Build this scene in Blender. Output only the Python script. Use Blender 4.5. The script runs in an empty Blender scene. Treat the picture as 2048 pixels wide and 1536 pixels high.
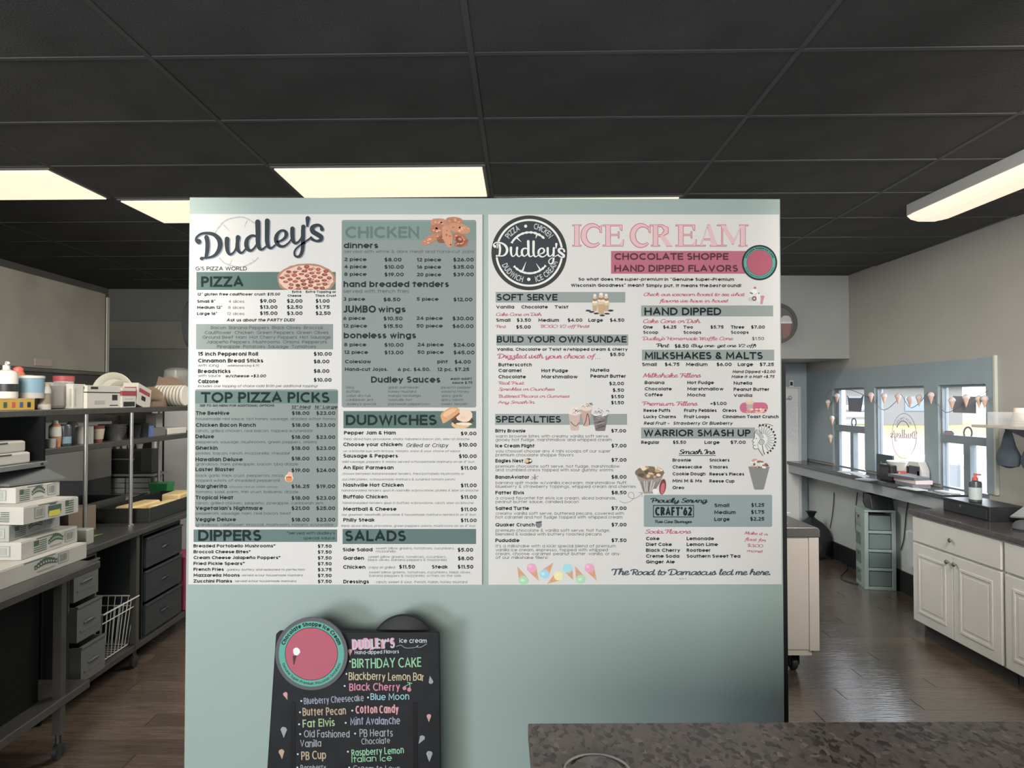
import bpy, math, random
from mathutils import Vector, Matrix
random.seed(7)
S = bpy.context.scene
COL = S.collection
PI = math.pi
# ---------------- camera, world, light, exposure ----------------
F, EYE = 1400.0, 1.75                      # focal length in pixels of the 2048 x 1536 frame, eye height
YAW, PITCH = math.radians(0.55), math.radians(1.2)
SHIFT = 13.6
cd = bpy.data.cameras.new('camera'); cam = bpy.data.objects.new('camera', cd); COL.objects.link(cam)
cd.sensor_width = 36; cd.lens = F / 2048 * 36; cd.shift_x = SHIFT / 2048; cd.clip_start = .05; cd.clip_end = 400
cam.location = (0, 0, EYE); cam.rotation_euler = (PI / 2 + PITCH, 0, -YAW)
S.camera = cam
RM = cam.rotation_euler.to_matrix()
S.view_settings.view_transform = 'Standard'; S.view_settings.look = 'None'
S.view_settings.exposure = 0.0; S.view_settings.gamma = 1; S.view_settings.use_curve_mapping = False

W = bpy.data.worlds.new('sky'); S.world = W; W.use_nodes = True
wn = W.node_tree.nodes; wn['Background'].inputs[0].default_value = (.82, .90, 1, 1); wn['Background'].inputs[1].default_value = 7.5

def lamp(name, kind, loc, energy, color, size=1, size_y=None, target=None, spread=None):
    d = bpy.data.lights.new(name, kind); d.energy = energy; d.color = color
    if kind == 'AREA':
        d.shape = 'RECTANGLE'; d.size = size; d.size_y = size_y or size
        if spread: d.spread = spread
    elif kind == 'SUN': d.angle = size
    o = bpy.data.objects.new(name, d); COL.objects.link(o); o.location = loc
    if target is not None:
        o.rotation_euler = (Vector(target) - Vector(loc)).to_track_quat('-Z', 'Y').to_euler()
    return o
lamp('sun', 'SUN', (20, -10, 30), 1.3, (1, .95, .85), math.radians(1), target=(14, 8, 0))
# daylight through the big shop windows of the dining room behind the camera
lamp('shop_window_light', 'AREA', (-.7, -3.7, 2.3), 285, (.985, .97, .945), 4.2, 1.5, target=(.1, 2.9, 1.2))
lamp('low_left_fill', 'AREA', (-3.1, -3.0, .95), 140, (.84, .92, 1), 1.3, 1.2, target=(-.1, 2.9, .8))  # low lamp added from the left for the board's shadow and lower wall
# fill lamps added out of view for both aisles and the back room
lamp('kitchen_aisle_fill', 'AREA', (-2.0, 1.6, 2.95), 36, (1, .95, .84), 1.1, .6, target=(-3.0, 5.2, 1.0), spread=math.radians(82))
lamp('counter_aisle_fill', 'AREA', (2.2, 1.6, 2.95), 46, (1, .95, .88), 1.1, .6, target=(3.2, 6.1, 1.0), spread=math.radians(82))
lamp('back_room_fill', 'AREA', (.55, 6.4, 3.0), 60, (1, .97, .90), 1.1, .5, target=(.55, 6.4, 0))
lamp('back_room_fill', 'AREA', (-.75, 5.2, 3.0), 55, (1, .97, .90), .9, .5, target=(-.75, 5.2, 0))

# ---------------- helpers ----------------
def ray(px, py):
    d = RM @ Vector(((px - 1024) / F + SHIFT / F, -(py - 768) / F, -1.0))
    return d
def P(px, py, Y):
    d = ray(px, py); t = Y / d.y; return Vector((d.x * t, Y, EYE + d.z * t))
def PXp(px, py, X):
    d = ray(px, py); t = X / d.x; return Vector((X, d.y * t, EYE + d.z * t))
def PZ(px, py, h):
    d = ray(px, py); t = (h - EYE) / d.z; return Vector((d.x * t, d.y * t, h))

def lin(c):
    c = c / 255.0
    return c / 12.92 if c <= .04045 else ((c + .055) / 1.055) ** 2.4
def disp(r, g, b, k=.78):
    return tuple(min(.95, lin(v) / k) for v in (r, g, b))
MATS = {}
def mat(name, color, rough=.6, metal=0.0, noise=0, nscale=20, bump=0, bscale=60, emit=0, alpha=None, trans=0, stretch=None, spec=None, coat=0, ior=None):
    if name in MATS: return MATS[name]
    m = bpy.data.materials.new(name); MATS[name] = m; m.use_nodes = True
    nt = m.node_tree; b = nt.nodes['Principled BSDF']
    b.inputs['Base Color'].default_value = (*color, 1); b.inputs['Roughness'].default_value = rough; b.inputs['Metallic'].default_value = metal
    if spec is not None: b.inputs['Specular IOR Level'].default_value = spec
    if coat: b.inputs['Coat Weight'].default_value = coat; b.inputs['Coat Roughness'].default_value = .17
    if ior: b.inputs['IOR'].default_value = ior
    if trans: b.inputs['Transmission Weight'].default_value = trans
    if emit:
        b.inputs['Emission Color'].default_value = (*color, 1); b.inputs['Emission Strength'].default_value = emit
    if alpha is not None: b.inputs['Alpha'].default_value = alpha
    if noise or bump:
        tc = nt.nodes.new('ShaderNodeTexCoord'); mp = nt.nodes.new('ShaderNodeMapping')
        nt.links.new(tc.outputs['Object'], mp.inputs[0])
        if stretch: mp.inputs['Scale'].default_value = stretch
        if noise:
            n = nt.nodes.new('ShaderNodeTexNoise'); n.inputs['Scale'].default_value = nscale; n.inputs['Detail'].default_value = 5
            nt.links.new(mp.outputs[0], n.inputs['Vector'])
            r = nt.nodes.new('ShaderNodeMapRange'); r.inputs['From Min'].default_value = .3; r.inputs['From Max'].default_value = .7
            r.inputs['To Min'].default_value = 1 - noise; r.inputs['To Max'].default_value = 1 + noise * .6
            nt.links.new(n.outputs['Fac'], r.inputs['Value'])
            mx = nt.nodes.new('ShaderNodeVectorMath'); mx.operation = 'SCALE'; mx.inputs[0].default_value = color
            nt.links.new(r.outputs[0], mx.inputs['Scale']); nt.links.new(mx.outputs[0], b.inputs['Base Color'])
        if bump:
            n2 = nt.nodes.new('ShaderNodeTexNoise'); n2.inputs['Scale'].default_value = bscale; n2.inputs['Detail'].default_value = 3
            nt.links.new(mp.outputs[0], n2.inputs['Vector'])
            bp = nt.nodes.new('ShaderNodeBump'); bp.inputs['Strength'].default_value = bump; bp.inputs['Distance'].default_value = .01
            nt.links.new(n2.outputs['Fac'], bp.inputs['Height']); nt.links.new(bp.outputs[0], b.inputs['Normal'])
            if coat: nt.links.new(bp.outputs[0], b.inputs['Coat Normal'])
    return m
def ink(r, g, b):
    return mat('print_%d_%d_%d' % (r, g, b), disp(r, g, b), .6, spec=.15)

def wloc(o):
    v = Vector((0, 0, 0))
    while o: v = v + o.location; o = o.parent
    return v
class MB:
    """collects vertices and faces of one object; several materials allowed"""
    def __init__(s): s.v = []; s.f = []; s.mi = []; s.ms = []
    def slot(s, m):
        if m not in s.ms: s.ms.append(m)
        return s.ms.index(m)
    def add(s, vs, fs, m=None):
        o = len(s.v); s.v += [tuple(v) for v in vs]; k = s.slot(m) if m else 0
        for f in fs: s.f.append(tuple(i + o for i in f)); s.mi.append(k)
    def box(s, x0, x1, y0, y1, z0, z1, m=None):
        s.add([(x0, y0, z0), (x1, y0, z0), (x1, y1, z0), (x0, y1, z0), (x0, y0, z1), (x1, y0, z1), (x1, y1, z1), (x0, y1, z1)],
              [(0, 3, 2, 1), (4, 5, 6, 7), (0, 1, 5, 4), (1, 2, 6, 5), (2, 3, 7, 6), (3, 0, 4, 7)], m)
    def tube(s, pts, r, n=8, m=None):
        pts = [Vector(p) for p in pts]; o = []; fs = []; k = len(pts)
        for i, p in enumerate(pts):
            t = (pts[min(i + 1, k - 1)] - pts[max(i - 1, 0)]).normalized()
            u = t.cross(Vector((0, 0, 1)))
            if u.length < .01: u = t.cross(Vector((1, 0, 0)))
            u.normalize(); w = t.cross(u); rr = r[i] if isinstance(r, (list, tuple)) else r
            o += [p + (u * math.cos(2 * PI * j / n) + w * math.sin(2 * PI * j / n)) * rr for j in range(n)]
        for i in range(k - 1):
            for j in range(n):
                a = i * n + j; b = i * n + (j + 1) % n; fs.append((a, b, b + n, a + n))
        fs.append(tuple(range(n))[::-1]); fs.append(tuple((k - 1) * n + j for j in range(n)))
        s.add(o, fs, m)
    def lathe(s, c, prof, n=20, m=None, axis='z', cap=True, sq=0):
        """prof: (radius, height) pairs"""
        o = []; fs = []; c = Vector(c)
        for r, h in prof:
            for j in range(n):
                a = 2 * PI * j / n; x, y = r * math.cos(a), r * math.sin(a)
                if axis == 'z': o.append(c + Vector((x, y, h)))
                elif axis == 'y': o.append(c + Vector((x, h, y)))
                else: o.append(c + Vector((h, x, y)))
        for i in range(len(prof) - 1):
            for j in range(n):
                a = i * n + j; b = i * n + (j + 1) % n; fs.append((a, b, b + n, a + n))
        if cap: fs.append(tuple(range(n))[::-1]); fs.append(tuple((len(prof) - 1) * n + j for j in range(n)))
        s.add(o, fs, m)
    def prism(s, poly, a0, a1, axis='y', m=None):
        """poly in the plane across axis, extruded from a0 to a1"""
        def q(p, a):
            return (p[0], a, p[1]) if axis == 'y' else ((a, p[0], p[1]) if axis == 'x' else (p[0], p[1], a))
        n = len(poly); vs = [q(p, a0) for p in poly] + [q(p, a1) for p in poly]
        fs = [tuple(range(n)), tuple(range(2 * n - 1, n - 1, -1))] + [(i, i + n, (i + 1) % n + n, (i + 1) % n) for i in range(n)]
        s.add(vs, fs, m)
    def build(s, name, m=None, parent=None, local=False, bevel=0, smooth=False, recalc=True):
        me = bpy.data.meshes.new(name)
        off = wloc(parent) if (parent and not local) else Vector((0, 0, 0))
        me.from_pydata([(v[0] - off.x, v[1] - off.y, v[2] - off.z) for v in s.v], [], s.f)
        for k in (s.ms if s.ms else [m]): me.materials.append(k)
        if s.ms: me.polygons.foreach_set('material_index', s.mi)
        if recalc:
            import bmesh
            bm = bmesh.new(); bm.from_mesh(me); bmesh.ops.recalc_face_normals(bm, faces=bm.faces); bm.to_mesh(me); bm.free()
        o = bpy.data.objects.new(name, me); COL.objects.link(o)
        if parent: o.parent = parent
        if bevel:
            b = o.modifiers.new('bevel', 'BEVEL'); b.width = bevel; b.segments = 2; b.limit_method = 'ANGLE'; b.angle_limit = .6
        if smooth:
            me.shade_smooth(); me.set_sharp_from_angle(angle=.7)
        me.update(); return o
def tag(o, label=None, cat=None, group=None, kind=None):
    if label: o['label'] = label
    if cat: o['category'] = cat
    if group: o['group'] = group
    if kind: o['kind'] = kind
    return o
def thing(name, label, cat, loc=(0, 0, 0), rz=0, group=None):
    o = bpy.data.objects.new(name, None); COL.objects.link(o); o.location = loc; o.rotation_euler = (0, 0, rz)
    o.empty_display_size = .05
    return tag(o, label, cat, group)
def part(name, m, parent, boxes, bevel=0, local=False, smooth=False):
    b = MB()
    for q in boxes: b.box(*q)
    return b.build(name, m, parent, bevel=bevel, local=local, smooth=smooth)
def struct(name, m, boxes, bevel=0, parent=None):
    o = part(name, m, parent, boxes, bevel)
    if not parent: o['kind'] = 'structure'
    return o
def copy_tree(o, parent=None):
    c = o.copy(); COL.objects.link(c)
    if parent: c.parent = parent
    for ch in list(o.children): copy_tree(ch, c)
    return c
# ---------------- lettering drawn as flat ribbons ----------------
G = {
'A': (5.6, "0,0 2.8,7 5.6,0;1,2.1 4.6,2.1"), 'B': (4, "0,0 0,7 2.2,7;@2.2,5.35,1.6,1.65,90,-90;0,3.7 2.4,3.7;@2.3,1.85,1.8,1.85,90,-90;2.4,0 0,0"),
'C': (5.2, "@3.3,3.5,3.3,3.5,50,310"), 'D': (5, "2,0 0,0 0,7 2,7;@2,3.5,3.1,3.5,90,-90"), 'E': (3.5, "3.5,7 0,7 0,0 3.5,0;0,3.6 3.2,3.6"),
'F': (3.4, "3.4,7 0,7 0,0;0,3.5 3,3.5"), 'G': (6, "@3.3,3.5,3.3,3.5,48,352;6.4,3.2 3.6,3.2"), 'H': (4.8, "0,0 0,7;4.8,0 4.8,7;0,3.6 4.8,3.6"),
'I': (0, "0,0 0,7"), 'J': (2.6, "2.6,7 2.6,1.6;@1.2,1.6,1.4,1.6,0,-160"), 'K': (4.4, "0,0 0,7;4.2,7 0,2.6;1.5,4.1 4.6,0"), 'L': (3.2, "0,7 0,0 3.2,0"),
'M': (6.2, "0,0 .3,7 3.1,1.6 5.9,7 6.2,0"), 'N': (4.9, "0,0 0,7 4.9,0 4.9,7"), 'O': (6.6, "@3.3,3.5,3.3,3.5,0,360"),
'P': (3.8, "0,0 0,7 2,7;@2,5.1,1.9,1.9,90,-90;2,3.2 0,3.2"), 'Q': (6.6, "@3.3,3.5,3.3,3.5,0,360;3.8,2 6.4,-.4"),
'R': (4.2, "0,0 0,7 2.1,7;@2.1,5.2,1.8,1.8,90,-90;2.1,3.4 0,3.4;1.8,3.4 4.3,0"), 'S': (3.8, "@1.95,5.3,1.75,1.7,35,270;@1.9,1.8,1.95,1.8,90,-150"),
'T': (4.6, "0,7 4.6,7;2.3,7 2.3,0"), 'U': (4.8, "0,7 0,2.4;@2.4,2.4,2.4,2.4,180,360;4.8,2.4 4.8,7"), 'V': (5.2, "0,7 2.6,0 5.2,7"),
'W': (7.8, "0,7 1.9,0 3.9,7 5.9,0 7.8,7"), 'X': (4.8, "0,0 4.8,7;0,7 4.8,0"), 'Y': (4.8, "0,7 2.4,3.1 4.8,7;2.4,3.1 2.4,0"), 'Z': (4.6, "0,7 4.4,7 0,0 4.6,0"),
'a': (4.4, "@2.2,2.35,2.2,2.35,0,360;4.4,4.7 4.4,0"), 'b': (4.4, "0,7 0,0;@2.2,2.35,2.2,2.35,0,360"), 'c': (3.7, "@2.3,2.35,2.3,2.35,48,312"),
'd': (4.4, "@2.2,2.35,2.2,2.35,0,360;4.4,7 4.4,0"), 'e': (4.5, "0,2.35 4.5,2.35;@2.25,2.35,2.25,2.35,0,318"), 'f': (2.5, "0,4.6 2.3,4.6;1,0 1,5.6;@2.4,5.6,1.4,1.5,180,60"),
'g': (4.4, "@2.2,2.35,2.2,2.35,0,360;4.4,4.7 4.4,-.4;@2.2,-.4,2.2,1.8,0,-150"), 'h': (3.8, "0,7 0,0;@1.9,2.8,1.9,1.9,180,0;3.8,2.8 3.8,0"),
'i': (0, "0,4.7 0,0;=0,6.9 0,8.4"), 'j': (.9, ".9,4.7 .9,-1;@0,-1,.9,1,0,-100;=.9,6.9 .9,8.4"), 'k': (3.5, "0,7 0,0;3.3,4.7 0,1.8;1.2,2.8 3.6,0"),
'l': (0, "0,7 0,0"), 'm': (6.4, "0,4.7 0,0;@1.6,3.1,1.6,1.6,180,0;3.2,3.1 3.2,0;@4.8,3.1,1.6,1.6,180,0;6.4,3.1 6.4,0"),
'n': (3.8, "0,4.7 0,0;@1.9,2.8,1.9,1.9,180,0;3.8,2.8 3.8,0"), 'o': (4.6, "@2.3,2.35,2.3,2.35,0,360"), 'p': (4.4, "0,4.7 0,-2.2;@2.2,2.35,2.2,2.35,0,360"),
'q': (4.4, "4.4,4.7 4.4,-2.2;@2.2,2.35,2.2,2.35,0,360"), 'r': (2, "0,4.7 0,0;@1.7,2.8,1.7,1.9,180,75"), 's': (2.9, "@1.5,3.45,1.3,1.25,30,270;@1.45,1.1,1.45,1.1,90,-150"),
't': (2.4, "1.1,6.2 1.1,0;0,4.6 2.4,4.6"), 'u': (3.8, "0,4.7 0,1.9;@1.9,1.9,1.9,1.9,180,360;3.8,4.7 3.8,0"), 'v': (3.8, "0,4.7 1.9,0 3.8,4.7"),
'w': (5.8, "0,4.7 1.45,0 2.9,4.7 4.35,0 5.8,4.7"), 'x': (3.6, "0,0 3.6,4.7;0,4.7 3.6,0"), 'y': (3.8, "0,4.7 1.95,.2;3.8,4.7 1,-2.2"), 'z': (3.4, "0,4.7 3.4,4.7 0,0 3.5,0"),
'0': (4.2, "@2.1,3.5,2.1,3.5,0,360"), '1': (1.4, "0,5.8 1.4,7 1.4,0"), '2': (3.8, "@1.9,5.1,1.9,1.9,160,-35;3.4,4 0,0 3.9,0"),
'3': (3.6, "@1.7,5.3,1.6,1.7,150,-90;@1.7,1.8,1.9,1.85,90,-150"), '4': (4.2, "3.1,0 3.1,7 0,2 4.2,2"), '5': (3.8, "3.4,7 .6,7 .3,3.8;@1.6,2.2,2.1,2.2,130,-140"),
'6': (4, "@2,2.1,2,2.1,0,360;2.7,7 .3,3.2"), '7': (3.8, "0,7 3.8,7 1.2,0"), '8': (3.8, "@1.9,5.3,1.6,1.7,0,360;@1.9,1.85,1.9,1.85,0,360"), '9': (4, "@2,4.9,2,2.1,0,360;1.3,0 3.7,3.8"),
'$': (3.8, "@1.95,5.2,1.7,1.55,35,270;@1.9,1.9,1.9,1.75,90,-150;1.9,8 1.9,-1"), '.': (.2, "0,0 0,.15"), ',': (.4, ".4,.3 0,-1.2"), '!': (0, "0,7 0,2.6;0,0 0,.1"),
"'": (0, "=0,8 0,5.6"), '"': (1.9, "=0,8 0,5.8;=1.9,8 1.9,5.8"), '-': (2.2, "0,2.6 2.2,2.6"), '/': (2.8, "0,-.8 2.8,7.4"), '&': (4.6, "@1.9,5.5,1.3,1.5,-40,220;.9,4.6 4.6,0;@1.8,1.8,1.8,1.8,120,390"),
'(': (1.3, "@3,3,3,4.6,130,230"), ')': (1.3, "@-1.6,3,3,4.6,50,-50"), ':': (0, "0,0 0,.1;0,3.9 0,4"), '*': (2.2, "0,6 2.2,6;.5,5 1.7,7;1.7,5 .5,7"), '?': (3, "@1.5,5.5,1.5,1.5,170,-60;2,4 1.5,3 1.5,2;1.5,0 1.5,.1"),
'+': (2.6, "0,3 2.6,3;1.3,1.7 1.3,4.3"), '@': (.6, ".3,2.4 .3,2.5"), 'ñ': (3.8, "0,4.7 0,0;@1.9,2.8,1.9,1.9,180,0;3.8,2.8 3.8,0;.8,6 1.6,6.5 2.4,5.9 3.2,6.4"),
}
# brush script letters (smooth curves, joined by exit strokes)
GS = {
'a': (4.0, "~3.5,3.6 2.4,4.4 .8,3.6 .1,1.8 .6,.3 1.8,.3 3.3,2.4;~3.8,4.5 3.3,1.4 3.6,.2 4.4,.3 5.2,1.4"),
'b': (3.6, "~0,1.4 1.2,4.6 1.5,7 .6,7 .2,3.4 .4,.8 1.6,0 3,.9 3.4,2.8 2.6,4.2 1,3.4;~3,3.4 4.4,3.2"), 'c': (3.2, "~3,3.6 2.4,4.5 .9,3.8 .1,1.9 .7,.3 2,.1 3.8,1.4"),
'd': (4.1, "~3.5,3.6 2.4,4.4 .8,3.6 .1,1.8 .6,.3 1.8,.3 3.3,2.4;~4.2,7.3 3.6,3 3.5,.8 4.2,.1 5.2,1.2"), 'e': (3.1, "~.2,1.6 1.8,2.3 2.6,3.6 1.9,4.5 .7,3.8 .1,1.9 .7,.3 2,.1 3.9,1.4"),
'f': (2.6, "~3.6,6.4 2.8,7.3 1.9,6 1.3,1 .8,-1.8 -.2,-2.2;~.2,4.1 3.2,4.3"), 'g': (4, "~3.5,3.6 2.4,4.4 .8,3.6 .1,1.8 .6,.3 1.8,.3 3.3,2.4;~3.8,4.5 3.2,0 2.4,-2.2 .8,-2.4 .3,-1.4 2,-.2 5,1.3"),
'h': (4, "~0,1.4 1.3,5 1.6,7.2 .9,7 .5,3 .3,0;~.5,2.2 1.8,4.3 3,4 2.9,2 3,.3 3.9,.2 4.8,1.4"), 'i': (1.6, "~-.2,1.6 .7,4.5;~.8,4.5 .5,1.3 .9,.1 1.7,.4 2.5,1.4;~1,6 1.1,6.5"),
'j': (1.8, "~.9,4.5 .6,0 -.2,-2.2 -1.4,-2.3;~1,6 1.1,6.5"), 'k': (3.8, "~0,1.4 1.3,5 1.6,7.2 .9,7 .5,3 .3,0;~.6,2.2 2.2,4.5 3,3.6 1.2,2.3 2.4,.3 3.4,.2 4.4,1.4"),
'l': (1.8, "~-.2,1.4 1.1,5 1.3,7.2 .6,7 .4,3 .6,.4 1.5,.1 2.6,1.4"), 'm': (6.2, "~.6,4.5 .2,0;~.4,2.2 1.6,4.3 2.7,4 2.5,0;~2.6,2.2 3.9,4.3 5.1,4 5,2 5.1,.3 6,.2 6.9,1.4"),
'n': (4, "~.6,4.5 .2,0;~.4,2.2 1.7,4.3 3,4 2.9,2 3,.3 3.9,.2 4.8,1.4"), 'o': (3.8, "~2.6,4.2 .9,3.9 .1,2 .8,.2 2.4,.3 3.3,2.2 2.8,4.1 2.4,4.4;~3,3.6 4.6,3.4"),
'p': (3.9, "~.8,4.5 .3,0 -.3,-2.6;~.5,2.6 1.9,4.5 3.3,3.7 3.2,1.4 1.9,0 .6,.8;~3,1 4.6,1.4"), 'q': (4, "~3.5,3.6 2.4,4.4 .8,3.6 .1,1.8 .6,.3 1.8,.3 3.3,2.4;~3.8,4.5 3.2,-2.4"),
'r': (2.8, "~-.2,1.6 1,4.8 1.2,3.8 2.4,3.7 2,1.4 2.4,.1 3.6,1.4"), 's': (2.8, "~-.2,1.4 1.8,4.9 2.2,3.2 2.5,1.2 1.4,0 .1,.7;~2.2,.4 3.6,1.4"),
't': (2.2, "~1.7,6.8 .8,2.6 .8,.4 1.6,.1 2.9,1.4;~0,4.3 2.8,4.5"), 'u': (4, "~.6,4.5 .2,1.4 .8,.1 2,.4 3.2,2.6;~3.6,4.5 3.1,1.4 3.5,.1 4.3,.3 5,1.4"),
'v': (3.4, "~.2,4.4 .5,1 1,.1 2.4,1.6 3.2,4.4;~3.1,3.9 4.2,3.6"), 'w': (5.4, "~.4,4.4 .3,1 1,.1 2.4,1.8 2.7,4.4 2.6,1 3.4,.1 4.7,1.8 5,4.4;~5,3.9 6,3.6"),
'x': (3.6, "~0,4 1,4.3 2.4,.3 3.6,.4;~3.4,4.3 .2,.1"), 'y': (3.9, "~.6,4.5 .2,1.4 .8,.1 2,.4 3.2,2.6;~3.7,4.5 3,-.6 2.2,-2.3 .8,-2.4 .4,-1.4 2,-.2 4.7,1.3"),
'z': (3.6, "~.4,4 1.6,4.5 2.8,4 1.4,2.4 2.6,1.4 2.2,-1.6 .6,-2.3 .2,-1.4 4.2,1.3"),
'B': (4.2, "~-.8,5.4 -.2,6.8 2.6,7.2 4,6 3,4 1,3.8;~1,3.8 3.6,3.8 4.3,2 3,.1 .2,.2;~1.4,6.6 .9,.2"), 'C': (4.4, "~4.4,5.6 3.8,7.1 1.6,6.4 .1,3.4 .9,.5 3,.1 4.8,1.6"),
'D': (5, "~-1,5 -.6,6.6 2,7.4 4.6,6.2 5,3.4 3.6,.7 .8,0 -.2,.5;~1.4,6 .9,.2"), 'F': (3.6, "~-.8,5.2 -.2,6.8 2.4,6.7 4.8,7.1;~1.9,6.6 1.3,1.2 .2,0;~.8,3.6 3.6,3.8"),
'G': (4.6, "~4.4,5.6 3.8,7.1 1.6,6.4 .1,3.4 .9,.5 2.6,.1 4,1.4;~2.8,3.2 4.4,3.2 4.1,0"), 'H': (4.8, "~-.9,5.4 -.1,6.9 1.4,6.6 1,0;~4.8,7.1 4.2,.6 5.2,.2;~1,3.5 4.4,3.6"),
'I': (1.8, "~-1,5.2 -.3,6.9 1.4,6.8 1,1.2 0,0"), 'J': (3, "~0,6 1.2,7 3,6.8 2.6,1 1,-.3"), 'M': (6, "~-.4,.4 .6,.6 1.8,7 3,1.4 5.2,7 5.2,.6 6,.3"), 'N': (4.8, "~-.4,.4 .6,.6 1.6,7 4,.4 5,7"),
'P': (4, "~-1,5 -.4,6.7 2.6,7.2 4.2,5.6 3.2,3.4 1.2,3;~1.4,6.4 .9,0"), 'R': (4.4, "~-1,5 -.4,6.7 2.6,7.2 4.2,5.6 3.2,3.8 1.2,3.6;~1.4,6.4 .9,0;~2.2,3.6 3.4,.4 4.8,.3"),
'S': (3.8, "~3.9,5.8 3.2,7.1 1.2,6.4 1.2,4.6 3.3,3 3.1,.9 1.2,0 -.2,1.2"), 'T': (4.4, "~-.9,5.2 -.2,6.8 2.4,6.7 5,7.1;~2.3,6.6 1.7,.6 .8,0"), 'W': (6.2, "~-.8,5.4 -.1,6.9 1,6 1.2,.2 3.6,6 3.8,.2 6.4,7"),
}
for k in ('A', 'E', 'K', 'L', 'O', 'U', 'V', 'Y'): GS[k] = G[k]
GS['.'] = (.8, "=.3,-.3 .3,1.1")

def catmull(pts, n=5):
    if len(pts) < 3: return list(pts)
    q = [pts[0]] + list(pts) + [pts[-1]]; out = []
    for i in range(1, len(q) - 2):
        p0, p1, p2, p3 = q[i - 1], q[i], q[i + 1], q[i + 2]
        for j in range(n):
            t = j / n; t2 = t * t; t3 = t2 * t
            out.append(tuple(.5 * (2 * p1[k] + (p2[k] - p0[k]) * t + (2 * p0[k] - 5 * p1[k] + 4 * p2[k] - p3[k]) * t2 + (3 * p1[k] - p0[k] - 3 * p2[k] + p3[k]) * t3) for k in range(len(p1))))
    out.append(tuple(pts[-1])); return out
def strokes(spec, step=24, ext=0):
    out = []
    for s in spec.split(';'):
        if s[0] == '@':
            cx, cy, rx, ry, a0, a1 = map(float, s[1:].split(','))
            n = max(3, int(abs(a1 - a0) / step))
            out.append([(cx + rx * math.cos(math.radians(a0 + (a1 - a0) * i / n)), cy + ry * math.sin(math.radians(a0 + (a1 - a0) * i / n))) for i in range(n + 1)])
        else:
            p = [tuple(map(float, q.split(','))) for q in s.lstrip('~=').split(' ')]
            if s[0] == '~': p = catmull(p, 4 if step > 15 else 7)
            elif s[0] != '=' and ext and p[0] != p[-1]:      # square ends half a stroke beyond the centre line
                for i, j in ((0, 1), (-1, -2)):
                    dx, dy = p[i][0] - p[j][0], p[i][1] - p[j][1]; l = math.hypot(dx, dy) or 1
                    e = ext * (1 if abs(dx) < .2 * l or abs(dy) < .2 * l else .35); p[i] = (p[i][0] + dx / l * e, p[i][1] + dy / l * e)
            out.append(p)
    return out
def ribbon(pts, w, pen=None, cap=0):
    """quad strip along pts (2-D, y down), width w; pen=(k): horizontals thinner by k"""
    n = len(pts); closed = n > 3 and abs(pts[0][0] - pts[-1][0]) + abs(pts[0][1] - pts[-1][1]) < 1e-6
    L = []; R = []
    for i in range(n):
        a = pts[i - 1] if i else (pts[-2] if closed else None); b = pts[i]; c = pts[i + 1] if i < n - 1 else (pts[1] if closed else None)
        d = []
        for u, v in ((a, b), (b, c)):
            if u is None or v is None: continue
            dx, dy = v[0] - u[0], v[1] - u[1]; l = math.hypot(dx, dy)
            if l > 1e-9: d.append((dx / l, dy / l))
        if not d: return []
        nx = sum(-q[1] for q in d); ny = sum(q[0] for q in d); l = math.hypot(nx, ny) or 1; nx /= l; ny /= l
        c_ = max(.45, abs(nx * -d[0][1] + ny * d[0][0]))
        ww = w[i] if isinstance(w, (list, tuple)) else w
        if pen: ww *= 1 - pen * abs(d[0][0])
        h = ww / 2 / c_; L.append((b[0] + nx * h, b[1] + ny * h)); R.append((b[0] - nx * h, b[1] - ny * h))
    out = []
    for i in range(n - 1):
        q = [L[i], L[i + 1], R[i + 1], R[i]]
        cr = [(q[(j + 1) % 4][0] - q[j][0]) * (q[(j + 2) % 4][1] - q[(j + 1) % 4][1]) - (q[(j + 1) % 4][1] - q[j][1]) * (q[(j + 2) % 4][0] - q[(j + 1) % 4][0]) for j in range(4)]
        if min(cr) < 0 < max(cr):
            cx = sum(p[0] for p in q) / 4; cy = sum(p[1] for p in q) / 4; q.sort(key=lambda p: math.atan2(p[1] - cy, p[0] - cx))
        out.append(tuple(q))
    return out
STY = {'b': (.235, 0, 0), 'h': (.215, 0, 0), 'r': (.13, 0, 0), 'm': (.15, 0, 0), 'i': (.135, .22, 0), 'bi': (.21, .22, 0), 's': (.225, .16, 1), 'sb': (.24, .16, 1), 'sn': (.17, .2, 1)}
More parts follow.
